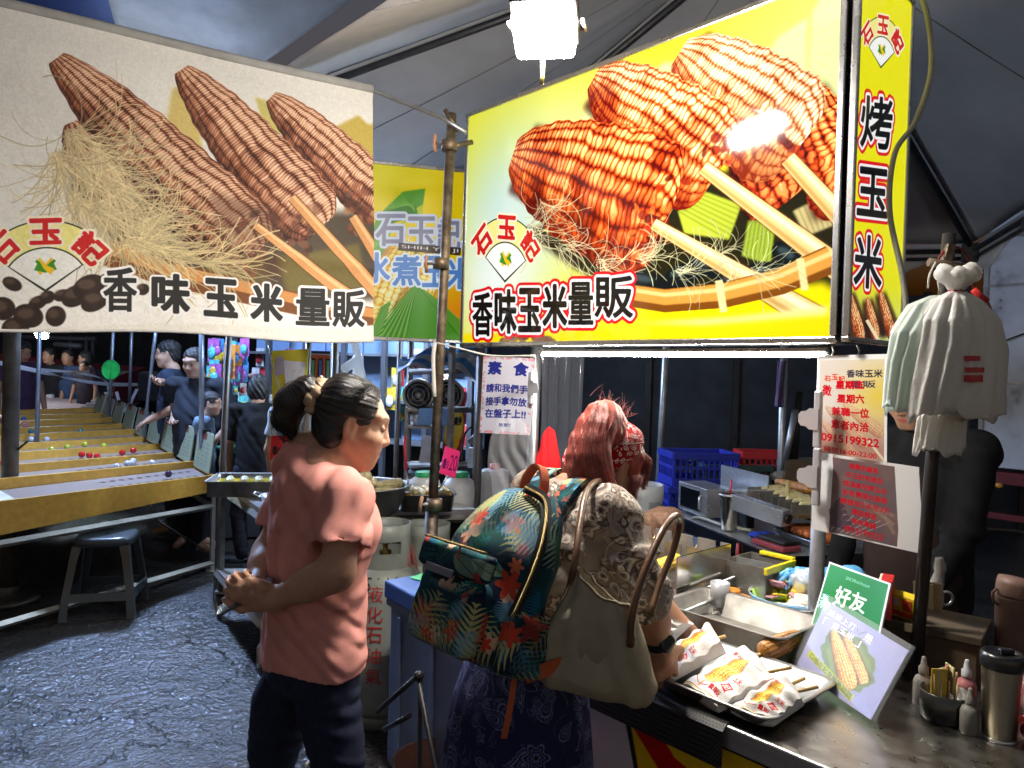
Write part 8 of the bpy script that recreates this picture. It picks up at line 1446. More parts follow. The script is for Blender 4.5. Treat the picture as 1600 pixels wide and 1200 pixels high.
def blue_table():
 zt = .75; c = [G(602, 905, zt), G(682, 886, zt), G(900, 930, zt), G(700, 975, zt)]; c[1] = G(690, 882, zt); a = G(600, 906, zt); b = G(664, 940, zt); e = b-a; e /= np.linalg.norm(e); f = np.array([-e[1], e[0], 0]); f *= np.sign(f[0]+.0001) if abs(f[0]) > abs(f[1]) else 1; f = f if (f@NA) > 0 else -f
 LX, LY = .74, .40; cen = a+e*LX/2+f*LY/2; rz = math.atan2(e[1], e[0]); t = thing('blue_table', 'blue topped box table beside the woman in pink', 'table', cen*[1, 1, 0], rz)
 part('top', MB().box((0, 0, zt-.035), (LX, LY, .07), bev=.008), M('blue plastic top', (.05, .11, .36), rough=.38, var=.08, bump=.05), t); m = M('grey blue plastic side', (.13, .17, .27), rough=.4, var=.1, vs=6)
 part('side', MB().box((0, 0, (zt-.07)/2), (LX-.025, LY-.03, zt-.075), bev=.03), m, t)
 for x in (-.25, 0, .25): part('rib', MB().box((x, -(LY-.03)/2-.004, .33), (.03, .012, .6), bev=.005), m, t)
 part('rim_lip', MB().box((0, 0, zt-.085), (LX-.012, LY-.012, .03), bev=.008), m, t)
 q = [G(640, 903, zt+.003), G(692, 885, zt+.003), G(780, 900, zt+.003), G(720, 925, zt+.003)]; solo('green_paper', MB().add(q+[p+np.array([0, 0, .002]) for p in q], [(3, 2, 1, 0), (4, 5, 6, 7), (0, 1, 5, 4), (1, 2, 6, 5), (2, 3, 7, 6), (3, 0, 4, 7)]), M('green paper', (.10, .52, .18), rough=.5, var=.05), 'green paper sheet with white edge on the blue table', 'paper', loc=q[0])
 # folded black stand and bucket in front of it
 bm = BLACKM(); k0, k1, k2, k3 = G(612, 1125, .12), W(640, 1068, 2.25), W(655, 1055, 2.2), W(660, 1200, 2.2); t = thing('folding_stand', 'black folding stand in the shadow under the backpack', 'stand', W(650, 1200, 2.2)*[1, 1, 0])
 for a_, b_ in (((590, 1112, 2.3), (652, 1056, 2.2)), ((600, 1140, 2.3), (640, 1118, 2.2)), ((656, 1050, 2.2), (656, 1500, 2.15)), ((652, 1056, 2.2), (740, 1500, 2.0))): part('bar', MB().tube([W(*a_), W(*b_)], .008, 6), bm, t, True)
 part('joint', MB().ball(W(654, 1056, 2.2), .016, 10, 7), bm, t, True)
 q = G(680, 1310, 0); t = thing('bucket', 'dark brown bucket on the ground under the backpack', 'bucket', q); part('bucket', MB().lathe((0, 0, 0), [(0, 0), (.11, 0), (.12, .01), (.15, .26), (.155, .27), (.145, .27), (.11, .02), (0, .015)], 30), M('brown bucket', (.030, .012, .009), rough=.95, spec=.1), t)
 gx = W(603, 826, 3.38); gas_cylinder('grey gas cylinder with black numbers next to the woman in pink', [gx[0], gx[1], 0], (.25, .27, .235), rz=.15, h=.965, s=1.0)
 gx = W(668, 830, 3.75); gas_cylinder('grey gas cylinder behind the rusty pole', [gx[0], gx[1], 0], (.24, .245, .24), rz=.5, h=.86, num='', red=False)
 gx = W(1000, 750, 3.55); gas_cylinder('pale gas cylinder with black numbers behind the red haired woman', [gx[0], gx[1], 0], (.36, .38, .40), rz=.9, num='0600', h=1.22, red=False)
 t = tube_thing('gas_hoses', 'red brown gas hose looped behind the gas cylinders', 'hose', bez([W(612, 830, 3.3), W(632, 850, 3.35), W(640, 905, 3.35), W(628, 960, 3.3), W(615, 1000, 3.25)], 30), .011, M('red brown hose', (.35, .12, .10), rough=.5), loc=W(615, 1000, 3.25)); tube_thing('gas_hoses', 'second red brown gas hose beside the looped one', 'hose', bez([W(617, 826, 3.35), W(640, 850, 3.4), W(650, 905, 3.4), W(640, 960, 3.35)], 30), .011, M('red brown hose'), loc=W(640, 960, 3.35))
 p = G(480, 1180, 0); tube_thing('ground_cable', 'thin pale cable lying on the wet ground behind the woman in pink', 'cable', bez([G(478, 1196, .006), G(500, 1165, .006), G(522, 1150, .006), G(560, 1140, .006)], 20), .006, M('grey cable', (.34, .35, .30)), loc=p)
# ---------------------------------------------------------------- marble game stall
def stool():
 q = W(166, 930, 4.72); p = np.array([q[0], q[1], 0.]); t = thing('plastic_stool', 'dark grey plastic stool standing in front of the marble game table', 'stool', p, RB-.25); m = M('grey stool plastic', (.055, .07, .08), rough=.34, var=.12, coat=.2); h = .495
 def sq(r, z, rd=.3, n=40):
  o = []
  for k in range(n): a = 2*math.pi*k/n; c, s = math.cos(a), math.sin(a); e = .55; o.append((r*math.copysign(abs(c)**e, c), r*math.copysign(abs(s)**e, s), z))
  return o
 rows = [sq(.002, h-.004), sq(.12, h-.002), sq(.155, h), sq(.168, h-.012), sq(.175, h-.05), sq(.168, h-.05), sq(.15, h-.02), sq(.01, h-.02)]; part('seat', MB().add([p_ for r in rows for p_ in r], [(i*40+k, i*40+(k+1) % 40, (i+1)*40+(k+1) % 40, (i+1)*40+k) for i in range(7) for k in range(40)], True), m, t); part('seat_hole', MB().tube([(0, 0, h-.005), (0, 0, h+.0005)], .014, 14), BLACKM(), t)
 for a in range(4):
  ca, sa = [(1, 1), (-1, 1), (-1, -1), (1, -1)][a]; vs = []
  for z, r, w in ((h-.045, .158, .055), (h-.12, .168, .045), (.14, .200, .042), (.0, .213, .046)):
   o = np.array([ca*r, sa*r]); d1, d2 = np.array([-ca, 0])*w, np.array([0, -sa])*w; vs += [(*(o+d1), z), (*o, z), (*(o+d2), z), (*(o+d2+d1*.25), z), (*(o+d1*.25+d2*.25), z), (*(o+d1+d2*.25), z)]
  fs = [(i*6+k, i*6+(k+1) % 6, (i+1)*6+(k+1) % 6, (i+1)*6+k) for i in range(3) for k in range(6)]+[(18, 19, 20, 21, 22, 23)]; part('leg', MB().add(vs, fs), m, t)
 for i in range(4):
  R = Matrix.Rotation(i*math.pi/2, 4, 'Z'); v = [R @ Vector(q) for q in ((-.175, -.203, .115), (.175, -.203, .115), (.172, -.198, .165), (-.172, -.198, .165), (-.175, -.193, .115), (.175, -.193, .115), (.172, -.188, .165), (-.172, -.188, .165))]; part('side_rung', MB().add(v, [(0, 1, 2, 3), (4, 7, 6, 5), (0, 4, 5, 1), (3, 2, 6, 7), (1, 5, 6, 2), (0, 3, 7, 4)]), m, t)
def game_stall():
 NL, NR, FR, FL = W(-60, 790, 3.95), W(334, 742, 5.67), W(150, 640, 8.9), W(-300, 655, 7.3); S4 = lambda u, v: (NL*(1-u)+NR*u)*(1-v)+(FL*(1-u)+FR*u)*v
 ym = M('orange yellow plywood', (.62, .33, .05), rough=.45, var=.15, vs=4, bump=.05, coat=.2, stretch=(1, 6, 6)); pm = M('pale lane board', (.42, .44, .52), rough=.4, var=.12, vs=5); t = thing('marble_game_table', 'long yellow plywood marble game table divided into lanes', 'game table', (NL+NR)/2*[1, 1, 0]); n = 9; Z = lambda p, dz: np.asarray(p)+[0, 0, dz]
 def bar(p, q, w, h0, h1, nm, m, par=t):
  d = q-p; s = np.cross(d/np.linalg.norm(d), [0, 0, 1]); s = s/np.linalg.norm(s)*w/2; v = [Z(p-s, h0), Z(q-s, h0), Z(q+s, h0), Z(p+s, h0), Z(p-s, h1), Z(q-s, h1), Z(q+s, h1), Z(p+s, h1)]; return part(nm, MB().add(v, [(0, 3, 2, 1), (4, 5, 6, 7), (0, 1, 5, 4), (1, 2, 6, 5), (2, 3, 7, 6), (3, 0, 4, 7)]), m, par, True)
 vv = [(i/n)**1.0 for i in range(n+1)]
 p, q = S4(0, 0), S4(1, 0); d = (q-p); s = np.cross(d/np.linalg.norm(d), [0, 0, 1]); s = s/np.linalg.norm(s)*.012; v = [Z(p-s, -.20), Z(q-s, -.125), Z(q+s, -.125), Z(p+s, -.20), Z(p-s, .0), Z(q-s, 0), Z(q+s, 0), Z(p+s, .0)]; part('front_board', MB().add(v, [(0, 3, 2, 1), (4, 5, 6, 7), (0, 1, 5, 4), (1, 2, 6, 5), (2, 3, 7, 6), (3, 0, 4, 7)]), ym, t, True)
 c = Cv(600, 120, (.55, .50, .48))
 for k in range(22): x = 330+(k % 11)*24; y = 34+50*(k//11); c.ell((x, y), 8, 8, (.30, .30, .36)); c.ell((x+1, y+2), 6, 6, (.16, .16, .2))
 c.rect(90, 0, 118, 120, (.88, .88, .75)); n_ = vnoise(120, 600, 30, 6); c.put(np.clip((n_-.55)*2, 0, 1)*.5, (.55, .55, .62)); lm = print_mat('lane board print', c.image('lane board print'), rough=.35, coat=.3)
 for i in range(n):
  a, b = vv[i]+.004, vv[i+1]-.004; g = lambda u, v, a=a, b=b: Z(S4(u*.985, a+(b-a)*v), -.045+.02*u); part('lane_board', MB().grid(g, 10, 2, flip=True), lm, t, True)
 for i in range(1, n+1): bar(S4(0, vv[i]), S4(1, vv[i]), .034, -.10, .022+.006*(i % 2), 'lane_divider', ym)
 bar(S4(1, 0)+[0, 0, 0], S4(1, 1), .02, -.125, .0, 'end_board', ym); bar(S4(0, 0), S4(0, 1), .02, -.2, 0, 'end_board', ym)
 fm = M('pale steel frame', (.45, .43, .38), rough=.4, metal=.6); g0, g1 = S4(0, 0)*[1, 1, 0], S4(1, 0)*[1, 1, 0]; h0, h1 = S4(0, 1)*[1, 1, 0], S4(1, 1)*[1, 1, 0]
 for (a, b, z0, z1) in ((g0, g1, .555, .50), (g0, g1, .09, .06), (h0, h1, .6, .6), (g1, h1, .50, .6)): part('frame_rail', MB().tube([Z(a, z0), Z(b, z1)], .022, 4, smooth=False), fm, t, True)
 for a, h in ((g0, .6), (g1, .62), (h0, .8), (h1, .8)): part('leg', MB().tube([a, Z(a, h)], .02, 4, smooth=False), fm, t, True); part('foot', MB().tube([a, Z(a, .01)], .045, 12), fm, t, True)
 part('cross_brace', MB().tube([Z(g1-(g1-g0)*.3, .5), Z(g1+(h1-g1)*.02-(g1-g0)*.03, .16)], .008, 6), BLACKM(), t, True)
 # score boards at the ends of the lanes
 c = Cv(200, 330, (.55, .60, .50)); c.rect(24, 14, 120, 70, (.30, .22, .22)); c.row(34, 22, 110, 60, '獎品', (.75, .3, .25), 1)
 for r_ in range(6):
  for k in range(3): c.row(24+k*52, 90+r_*36, 60+k*52, 112+r_*36, '%d' % (10+r_*7+k*13), (.30, .33, .42), .5)
 bm = print_mat('score board print', c.image('score board print'), rough=.4); bk = M('board back', (.35, .38, .34), rough=.5)
 hue = ['greenish', 'pale', 'grey green', 'tall']
 for i in range(n):
  v = (vv[i]+vv[i+1])/2; a, b = S4(.985, vv[i]+.012), S4(.985, vv[i+1]-.012); h = .30-.012*i; lean = (S4(1, v)-S4(0, v)); lean = lean/np.linalg.norm(lean)*.05; tt = thing('score_board', 'score board with rows of numbers at the end of a marble lane', 'score board', (a+b)/2, 0, 'score boards along the lane ends'); cs = [Z(b+lean, h), Z(a+lean, h), Z(a, -.0), Z(b, -.0)]; nn = np.cross(cs[1]-cs[0], cs[3]-cs[0]); nn /= np.linalg.norm(nn); nn *= -np.sign(nn@CF); part('printed_face', MB().quad(*[p_+nn*.003 for p_ in cs]), bm, tt, True); part('board', MB().add([p_+nn*.002 for p_ in cs]+[p_-nn*.006 for p_ in cs], [(0, 3, 2, 1), (4, 5, 6, 7), (0, 1, 5, 4), (1, 2, 6, 5), (2, 3, 7, 6), (3, 0, 4, 7)]), bk, tt, True); part('clip', MB().box((cs[0]+cs[1])/2, (.06, .02, .03)), BLACKM(), tt, True)
 ball = {}; cols = [('dark purple', (.03, .015, .06)), ('clear', (.5, .5, .55)), ('red', (.55, .01, .015)), ('yellow green', (.45, .48, .05)), ('white', (.6, .6, .62)), ('teal', (.05, .22, .25)), ('pink', (.5, .2, .32)), ('blue', (.06, .14, .42)), ('light blue', (.15, .35, .55))]
 spots = {0: (.80,), 1: (.66, .72, .76, .82, .74), 2: (.30, .64, .62, .66, .78, .84), 3: (.55, .62, .70, .76), 4: (.48, .60, .55), 5: (.40, .52, .60, .78), 6: (.36, .62), 7: (.42, .55, .66), 8: (.50, .62)}
 for i, us in spots.items():
  nm, cl = cols[i]
  for j, u in enumerate(us):
   p = Z(S4(u, vv[i]+(vv[i+1]-vv[i])*(.35+.3*((j*7) % 3)/2)), -.03+.02*u+.022)
   if nm not in ball: o = solo('glass_ball', MB().ball((0, 0, 0), .026, 16, 11), M('ball '+nm, cl, rough=.08, coat=.8, var=.05, bump=0), '%s glass ball on the marble game lanes' % nm, 'ball', '%s balls on the marble game lanes' % nm); ball[nm] = o
   else: o = ball[nm].copy(); COL.objects.link(o)
   o.location = v3(p)
 # posts, net, second table with red cloth walls and white ribbon, far clutter
 for k, (x0, x1, y0, y1, d_, r_, lab) in enumerate(((62, 58, 515, 665, 6.6, .018, 'pale blue tube post standing on the marble game table'), (26, 26, 515, 640, 7.5, .015, 'thin post left of the pale blue post'), (177, 172, 520, 620, 7.6, .016, 'tube post carrying the green round net'), (206, 203, 520, 605, 8.2, .016, 'tube post with ring between the green net and the man with glasses'), (243, 229, 520, 645, 7.0, .017, 'slanted tube post in front of the man with glasses'), (315, 315, 525, 660, 5.9, .02, 'square tube post in front of the man in the dark shirt'))):
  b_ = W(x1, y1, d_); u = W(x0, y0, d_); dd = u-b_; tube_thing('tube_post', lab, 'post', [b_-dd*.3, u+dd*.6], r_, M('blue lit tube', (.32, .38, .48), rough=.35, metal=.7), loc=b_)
 p = W(173, 578, 7.3); t = thing('green_net', 'round bright green net hanging on a tube post', 'net', p); R = np.array(frame_of(-CF)); part('hoop', MB().tube([p+R@np.array([.085*math.cos(a), .092*math.sin(a), 0]) for a in np.linspace(0, 6.28, 40, endpoint=False)], .008, 8, closed=True), M('green hoop', (.01, .45, .08), rough=.4), t, True)
 part('net_cloth', MB().grid(lambda u, v: p+R@np.array([.083*u*math.cos(v*2*math.pi), .09*u*math.sin(v*2*math.pi), .004*math.sin(v*25)*u]), 6, 40, uv=False), M('green mesh', (.02, .60, .10), rough=.6, bump=.6, bs=300, var=.2), t, True); part('rib', MB().tube(bez([p+R@np.array([0, .09, .006]), p+R@np.array([.01, .0, .012]), p+R@np.array([-.005, -.09, .006])], 10), .006, 6), M('green hoop'), t, True)
 T0, T1, T2, T3 = W(-80, 655, 8.6), W(150, 660, 10.0), W(225, 622, 13.2), W(0, 600, 13.5); t = thing('game_table', 'second game table with dark red cloth walls beyond the marble lanes', 'game table', (T0+T2)/2*[1, 1, 0]); rmm = M('wine red cloth', (.16, .012, .03), rough=.7, var=.2); pmm = M('pinkish board', (.42, .30, .32), rough=.5, var=.2)
 part('top', MB().add([T0, T1, T2, T3]+[Z(q_, -.05) for q_ in (T0, T1, T2, T3)], [(0, 1, 2, 3), (7, 6, 5, 4), (0, 4, 5, 1), (1, 5, 6, 2), (2, 6, 7, 3), (3, 7, 4, 0)]), pmm, t, True)
 for a, b in ((T3, T2), (T2, T1+(T2-T1)*.3)): bar(a, b, .03, .0, .55, 'cloth_wall', rmm, t)
 for q_ in (T0, T1, T2, T3): part('leg', MB().tube([q_*[1, 1, 0], q_-[0, 0, .05]], .03, 6), BLACKM(), t, True)
 for k in range(6): a = T1+(T2-T1)*(.15+.12*k)+(T0-T1)*(.1+.02*k); part('toy_ramp', MB().box(a+[0, 0, .08], (.30, .16, .16), rz=.5, bev=.01), M('pale ramp', (.5, .42, .45)), t, True)
 for k in range(8): a = T0+(T3-T0)*(.3+.07*k)+(T1-T0)*(.4+.06*k); part('prize', MB().box(a+[0, 0, .05], (.10, .08, .10), rz=k, bev=.02), M('prize %d' % (k % 4), [(.4, .6, .8), (.8, .75, .3), (.6, .1, .12), (.7, .7, .75)][k % 4]), t, True)
 rb = M('white ribbon', (.62, .66, .76), rough=.5); pts = bez([W(-20, 563, 7.6), W(60, 580, 7.8), W(110, 592, 8.3), W(165, 600, 9.2), W(215, 601, 10.2)], 40); solo('ribbon', strip(MB(), pts, lambda i: -CF, .045, .004), rb, 'white ribbon sagging across the far game table', 'ribbon', loc=pts[20]); pts = bez([W(60, 577, 8.0), W(120, 583, 8.6), W(163, 594, 9.3), W(172, 625, 9.3)], 30); solo('ribbon', strip(MB(), pts, lambda i: -CF, .03, .004), rb, 'second white ribbon bending down behind the green net', 'ribbon', loc=pts[10])
 pts = bez([W(182, 612, 9.0), W(190, 640, 9.0), W(200, 636, 9.0), W(214, 608, 9.2)], 30); solo('ribbon', strip(MB(), pts, lambda i: -CF, .04, .004), rb, 'white ribbon forming a V between two posts', 'ribbon', loc=pts[10])
 # dim far structures
 dm = M('dim far frame', (.05, .055, .07), rough=.6); q = W(100, 540, 13); t = thing('far_stall', 'dim far stall frame with dark roof and counter', 'stall', q*[1, 1, 0]);
 for x in (60, 110, 135, 145): part('post', MB().tube([W(x, 620, 13)*[1, 1, 0], W(x, 525, 13)], .03, 6), dm, t, True)
 part('beam', MB().tube([W(20, 527, 13), W(150, 530, 13)], .04, 6), dm, t, True); part('beam', MB().tube([W(85, 538, 13), W(128, 541, 13)], .05, 6), M('dim pale beam', (.12, .13, .16)), t, True); part('counter', MB().box(W(100, 600, 12.5), (3.0, .6, .5), rz=.3), dm, t, True); part('dark_wall', MB().box(W(150, 560, 15), (12, .1, 3.5)), M('night wall', (.008, .009, .013), rough=.9), t, True)
 part('pale_board', MB().box(W(120, 582, 10.6), (.36, .03, .06)), M('pale board', (.4, .36, .28)), t, True)
# ---------------------------------------------------------------- toy stall in the middle distance
def toy_stall():
 a, b = W(400, 600, 7.6), W(760, 600, 6.6); d = b-a; L = math.hypot(d[0], d[1]); rz = math.atan2(d[1], d[0]); org = np.array([a[0], a[1], 0.]); e = np.array([math.cos(rz), math.sin(rz), 0]); nb = np.array([-e[1], e[0], 0]); t = thing('toy_stall', 'toy stall with pale blue back panels and steel racks', 'stall', org, rz); bp = M('pale blue panel', (.22, .34, .58), rough=.45, var=.12, vs=3); dk = M('dim far frame', (.05, .055, .07))
 for i in range(6): part('back_panel', MB().box((L*(i+.5)/6, 0, 1.55), (L/6-.015, .03, 1.3), bev=.004), bp, t)
 part('dark_base', MB().box((L/2, .02, .45), (L, .05, .88)), M('dark base', (.02, .022, .03), rough=.7), t); part('top_beam', MB().box((L/2, -.03, 2.12), (L, .05, .06)), dk, t)
 for z in (1.72, 1.30, .93): part('shelf', MB().box((L/2, -.16, z), (L-.02, .30, .025)), M('shelf steel', (.22, .24, .28), rough=.4, metal=.6), t)
 for i in range(7): part('post', MB().box((L*i/6, -.32, 1.05), (.045, .045, 2.1)), dk, t)
 rd = random.Random(21); cols = [(.55, .05, .06), (.05, .22, .5), (.65, .45, .05), (.12, .45, .16), (.42, .12, .42), (.7, .7, .74), (.75, .28, .06), (.10, .5, .55)]; nm = ['red', 'blue', 'yellow', 'green', 'purple', 'white', 'orange', 'teal']; proto = {}
 def pack(p, k, lab, grp, rzz, s=1):
  if k not in proto:
   tt = thing('toy_pack', lab, 'toy', p, rzz, grp); part('card', MB().box((0, 0, -.09), (.10, .004, .18), bev=.002), M('toy card %d' % k, cols[k], rough=.3, var=.5, vs=22, coat=.4), tt); part('blister', MB().ball((.0, -.018, -.11), (.036, .022, .05), 10, 7), M('toy %d' % k, cols[(k+3) % 8], rough=.2, var=.6, vs=40, coat=.5), tt); part('hook', MB().tube([(0, .03, .005), (0, -.02, .0)], .003, 5), STEEL(), tt); proto[k] = tt; tt.scale = (s,)*3
  else:
   tt = copy_tree(proto[k]); tt.location = v3(p); tt.rotation_euler = (0, 0, rzz); tt.scale = (s,)*3; tt['label'] = lab; tt['group'] = grp
 for i in range(64):
  px = rd.uniform(560, 745) if i % 3 else rd.uniform(405, 500); y = rd.choice([545, 575, 605, 635, 662, 690]); r = ray(px, y); q = CP+r*(((org-nb*.05)-CP)@nb/(r@nb)); k = rd.randrange(8); pack(q-nb*rd.uniform(.0, .25), k, '%s blister packed toy hanging in the toy stall' % nm[k], '%s toys hanging in the toy stall' % nm[k], rz, rd.uniform(.8, 1.25))
 for i in range(22):
  px = rd.choice([rd.uniform(322, 346), rd.uniform(358, 384)]); y = rd.uniform(528, 575); k = rd.choice([4, 1, 4, 6, 7]); pack(W(px, y, 6.6+rd.uniform(0, .5)), k, '%s bagged toy hanging behind the man in the dark shirt' % nm[k], '%s toys hanging behind the men' % nm[k], rd.uniform(-.4, .4), rd.uniform(.9, 1.3))
 for i in range(34): q = W(rd.uniform(352, 404), rd.uniform(590, 690), 6.9+rd.uniform(-.2, .3)); k = rd.choice([5, 1, 4, 7, 5]); tt = pack(q, k, '%s packed toy on the bright counter behind the boy' % nm[k], '%s toys on the counter behind the boy' % nm[k], rd.uniform(-1, 1), rd.uniform(.5, .9))
 q = W(378, 700, 7.0); solo('toy_counter', MB().box([q[0], q[1], .42], (1.1, .5, .84), rz=.3, bev=.01), M('dark base'), 'dark counter of small toys behind the boy', 'counter', loc=[q[0], q[1], 0])
 # orange lattice cabinet, fans, towel, striped tarp, red poster, green folding chair
 q = W(500, 600, 5.6); t = thing('orange_cabinet', 'orange cabinet with coloured strips behind the ponytail', 'cabinet', q-[0, 0, .03]); om = M('orange lacquer', (.62, .12, .02), rough=.35)
 part('box', MB().box((0, .06, .11), (.19, .10, .24)), M('dark inside', (.04, .015, .012)), t)
 for k in range(4): part('bar', MB().box((-.085+.057*k, 0, .11), (.018, .02, .24), bev=.003), om, t);
 for k in range(3): part('strip', MB().box((-.057+.057*k, .004, .11), (.022, .008, .2)), M('strip %d' % k, [(.2, .5, .15), (.1, .2, .5), (.2, .45, .3)][k]), t)
 part('top_bar', MB().box((0, 0, .24), (.2, .03, .03)), om, t); part('roof', MB().box((0, .03, .27), (.26, .16, .02)), BLACKM(), t)
 for k, px in enumerate((654, 700)):
  c = W(px, 617, 4.9); t = thing('steel_fan', ['round dark steel fan left of the rusty pole', 'round dark steel fan right of the rusty pole'][k], 'fan', c-[0, 0, .1]); R = np.array(frame_of(-CF)); P = lambda x, y, z: c+R@np.array([x, y, z])
  part('rim', MB().tube([P(.098*math.cos(a), .098*math.sin(a), 0) for a in np.linspace(0, 6.28, 36, endpoint=False)], .011, 8, closed=True), WORN(), t, True); part('dish', MB().lathe(c, [(0, -.03), (.05, -.03), (.095, 0)], 30, R=Matrix(R.tolist())), BLACKM(), t, True); part('hub', MB().lathe(c, [(0, .012), (.02, .012), (.026, -.02)], 16, R=Matrix(R.tolist())), WORN(), t, True)
  for j in range(4): a = j*math.pi/2+.6; part('blade', MB().box(P(.05*math.cos(a), .05*math.sin(a), -.012), (.07, .03, .003), R=Matrix(R.tolist()) @ Matrix.Rotation(a, 3, 'Z') @ Matrix.Rotation(.5, 3, 'X')), M('dark blade', (.12, .12, .13), rough=.3, metal=.8), t, True)
  for rr in (.07, .04): part('guard_ring', MB().tube([P(rr*math.cos(a), rr*math.sin(a), .012) for a in np.linspace(0, 6.28, 26, endpoint=False)], .0025, 5, closed=True), WORN(), t, True)
 for nm_, lab, q, m in (('rack_rail', 'dark rail under the two fans', [W(640, 640, 4.95), W(750, 640, 4.6)], dk), ('rack_rail', 'brown rail above the two fans', [W(640, 581, 4.95), W(752, 578, 4.6)], M('brown grey post')), ('rack_rail', 'grey steel bench edge above the white jugs', [W(640, 728, 4.75), W(745, 726, 4.5)], WORN()), ('rack_rail', 'second grey bench edge just below the first', [W(640, 738, 4.75), W(745, 735, 4.5)], dk)): tube_thing(nm_, lab, 'rail', q, .02, m, n=4)
 c = Cv(160, 220, (.62, .04, .06)); c.ell((60, 120), 90, 80, (.82, .62, .08)); c.ell((60, 120), 74, 66, (.86, .72, .25)); c.row(30, 30, 120, 60, '優惠', (.85, .3, .2), 2); c.row(20, 90, 130, 120, '消費券', (.08, .05, .04), 2); c.ell((80, 190), 40, 30, (.88, .66, .06)); q = [W(704, 616, 5.1), W(728, 612, 5.05), W(724, 705, 5.05), W(690, 705, 5.1)]; t = thing('poster', 'red and gold poster behind the rusty pole', 'poster', (q[2]+q[3])/2); part('printed_sheet', MB().quad(*[p-CF*.003 for p in q]), print_mat('red gold poster', c.image('red gold poster'), rough=.4), t, True); part('backing', MB().add(q+[p+CF*.004 for p in q], [(0, 1, 2, 3), (4, 7, 6, 5), (0, 4, 5, 1), (1, 5, 6, 2), (2, 6, 7, 3), (3, 7, 4, 0)]), M('white card'), t, True)
 q = W(655, 640, 4.75); solo('towel', MB().grid(lambda u, v: W(655+50*u-6*v*(1-2*u)*.8, 638+26*v, 4.72+.012*math.sin(u*11)), 18, 8, uv=False).grid(lambda u, v: W(655+50*u, 638+16*v, 4.78+.01*math.sin(u*9)), 18, 6, uv=False), cloth_mat('light blue towel', (.22, .38, .70)), 'light blue towel folded over the rail behind the rusty pole', 'towel', loc=q)
 q = W(655, 700, 4.9); t = thing('metal_cabinet', 'small steel rack with folded paper behind the rusty pole', 'rack', q-[0, 0, .13]); wn = WORN()
 for x in (-.09, .09): part('post', MB().box((x, 0, .2), (.02, .02, .4)), wn, t)
 for z in (.02, .27, .38): part('shelf', MB().box((0, .05, z), (.2, .14, .015)), wn, t)
 part('drum', MB().lathe((.0, .05, .28), [(0, 0), (.07, 0), (.072, .07), (.065, .08), (0, .08)], 20), STEEL(), t); part('paper', MB().box((.06, -.02, .12), (.09, .01, .19), R=Matrix.Rotation(.15, 3, 'Y')), M('grey white paper', (.55, .56, .62)), t)
 sm, nt, b = _nt('striped tarp'); tc = nt.nodes.new('ShaderNodeUVMap'); wv = nt.nodes.new('ShaderNodeTexWave'); wv.inputs['Scale'].default_value = 1.1; wv.inputs['Distortion'].default_value = 1.2; wv.bands_direction = 'DIAGONAL'; nt.links.new(tc.outputs[0], wv.inputs[0]); r = _ramp(nt, wv.outputs[0], [(.45, (.07, .24, .52)), (.55, (.48, .50, .52))]); nt.links.new(r.outputs[0], b.inputs['Base Color']); b.inputs['Roughness'].default_value = .5
 def tarp(u, v): return W(622+126*u, 560-22*math.sin(u*1.7)+v*(22+38*u*u)+5*math.sin(u*11+v*3), 4.7-.35*u+.07*math.sin(u*13+v*4)+.1*math.sin(v*3.1))
 o = solo('striped_tarp', MB().grid(tarp, 40, 16), sm, 'blue and white striped tarp bunched under the boiled corn sign', 'tarpaulin', loc=W(690, 590, 4.5)); o.modifiers.new('s', 'SOLIDIFY').thickness = .004
 t = thing('folding_chair', 'dark green folding chair beside the woman in black', 'chair', W(370, 735, 6.3)*[1, 1, 0]); gm = M('green cloth seat', (.02, .16, .10), rough=.7)
 for a, b in (((358, 700), (388, 740)), ((388, 700), (358, 740)), ((362, 695), (392, 735)), ((392, 695), (362, 735))): part('leg', MB().tube([W(*a, 6.3), W(*b, 6.3)], .010, 6), BLACKM(), t, True)
 part('seat', MB().box(W(374, 698, 6.35), (.32, .25, .03), bev=.01), gm, t, True); part('back_cloth', MB().box(W(374, 705, 6.55), (.30, .02, .30), bev=.01), gm, t, True)
 q = W(752, 690, 4.3); t = thing('hose_tap', 'white and black hose nozzle hanging left of the blue lettered notice', 'hose', q); part('nozzle', MB().tube([W(733, 692, 4.3), W(752, 678, 4.3)], [.02, .028], 10), M('white plastic', (.72, .70, .66)), t, True); part('pipe', MB().tube(bez([W(745, 680, 4.3), W(735, 668, 4.3), W(724, 685, 4.3), W(722, 720, 4.3)], 20), .006, 6), M('black rubber', (.012, .012, .013)), t, True)
 q = W(738, 715, 4.4); solo('white_box', MB().box(q, (.05, .05, .12), bev=.004), M('white paint', (.6, .62, .66)), 'small white box beside the hose nozzle', 'box', loc=q-[0, 0, .06])
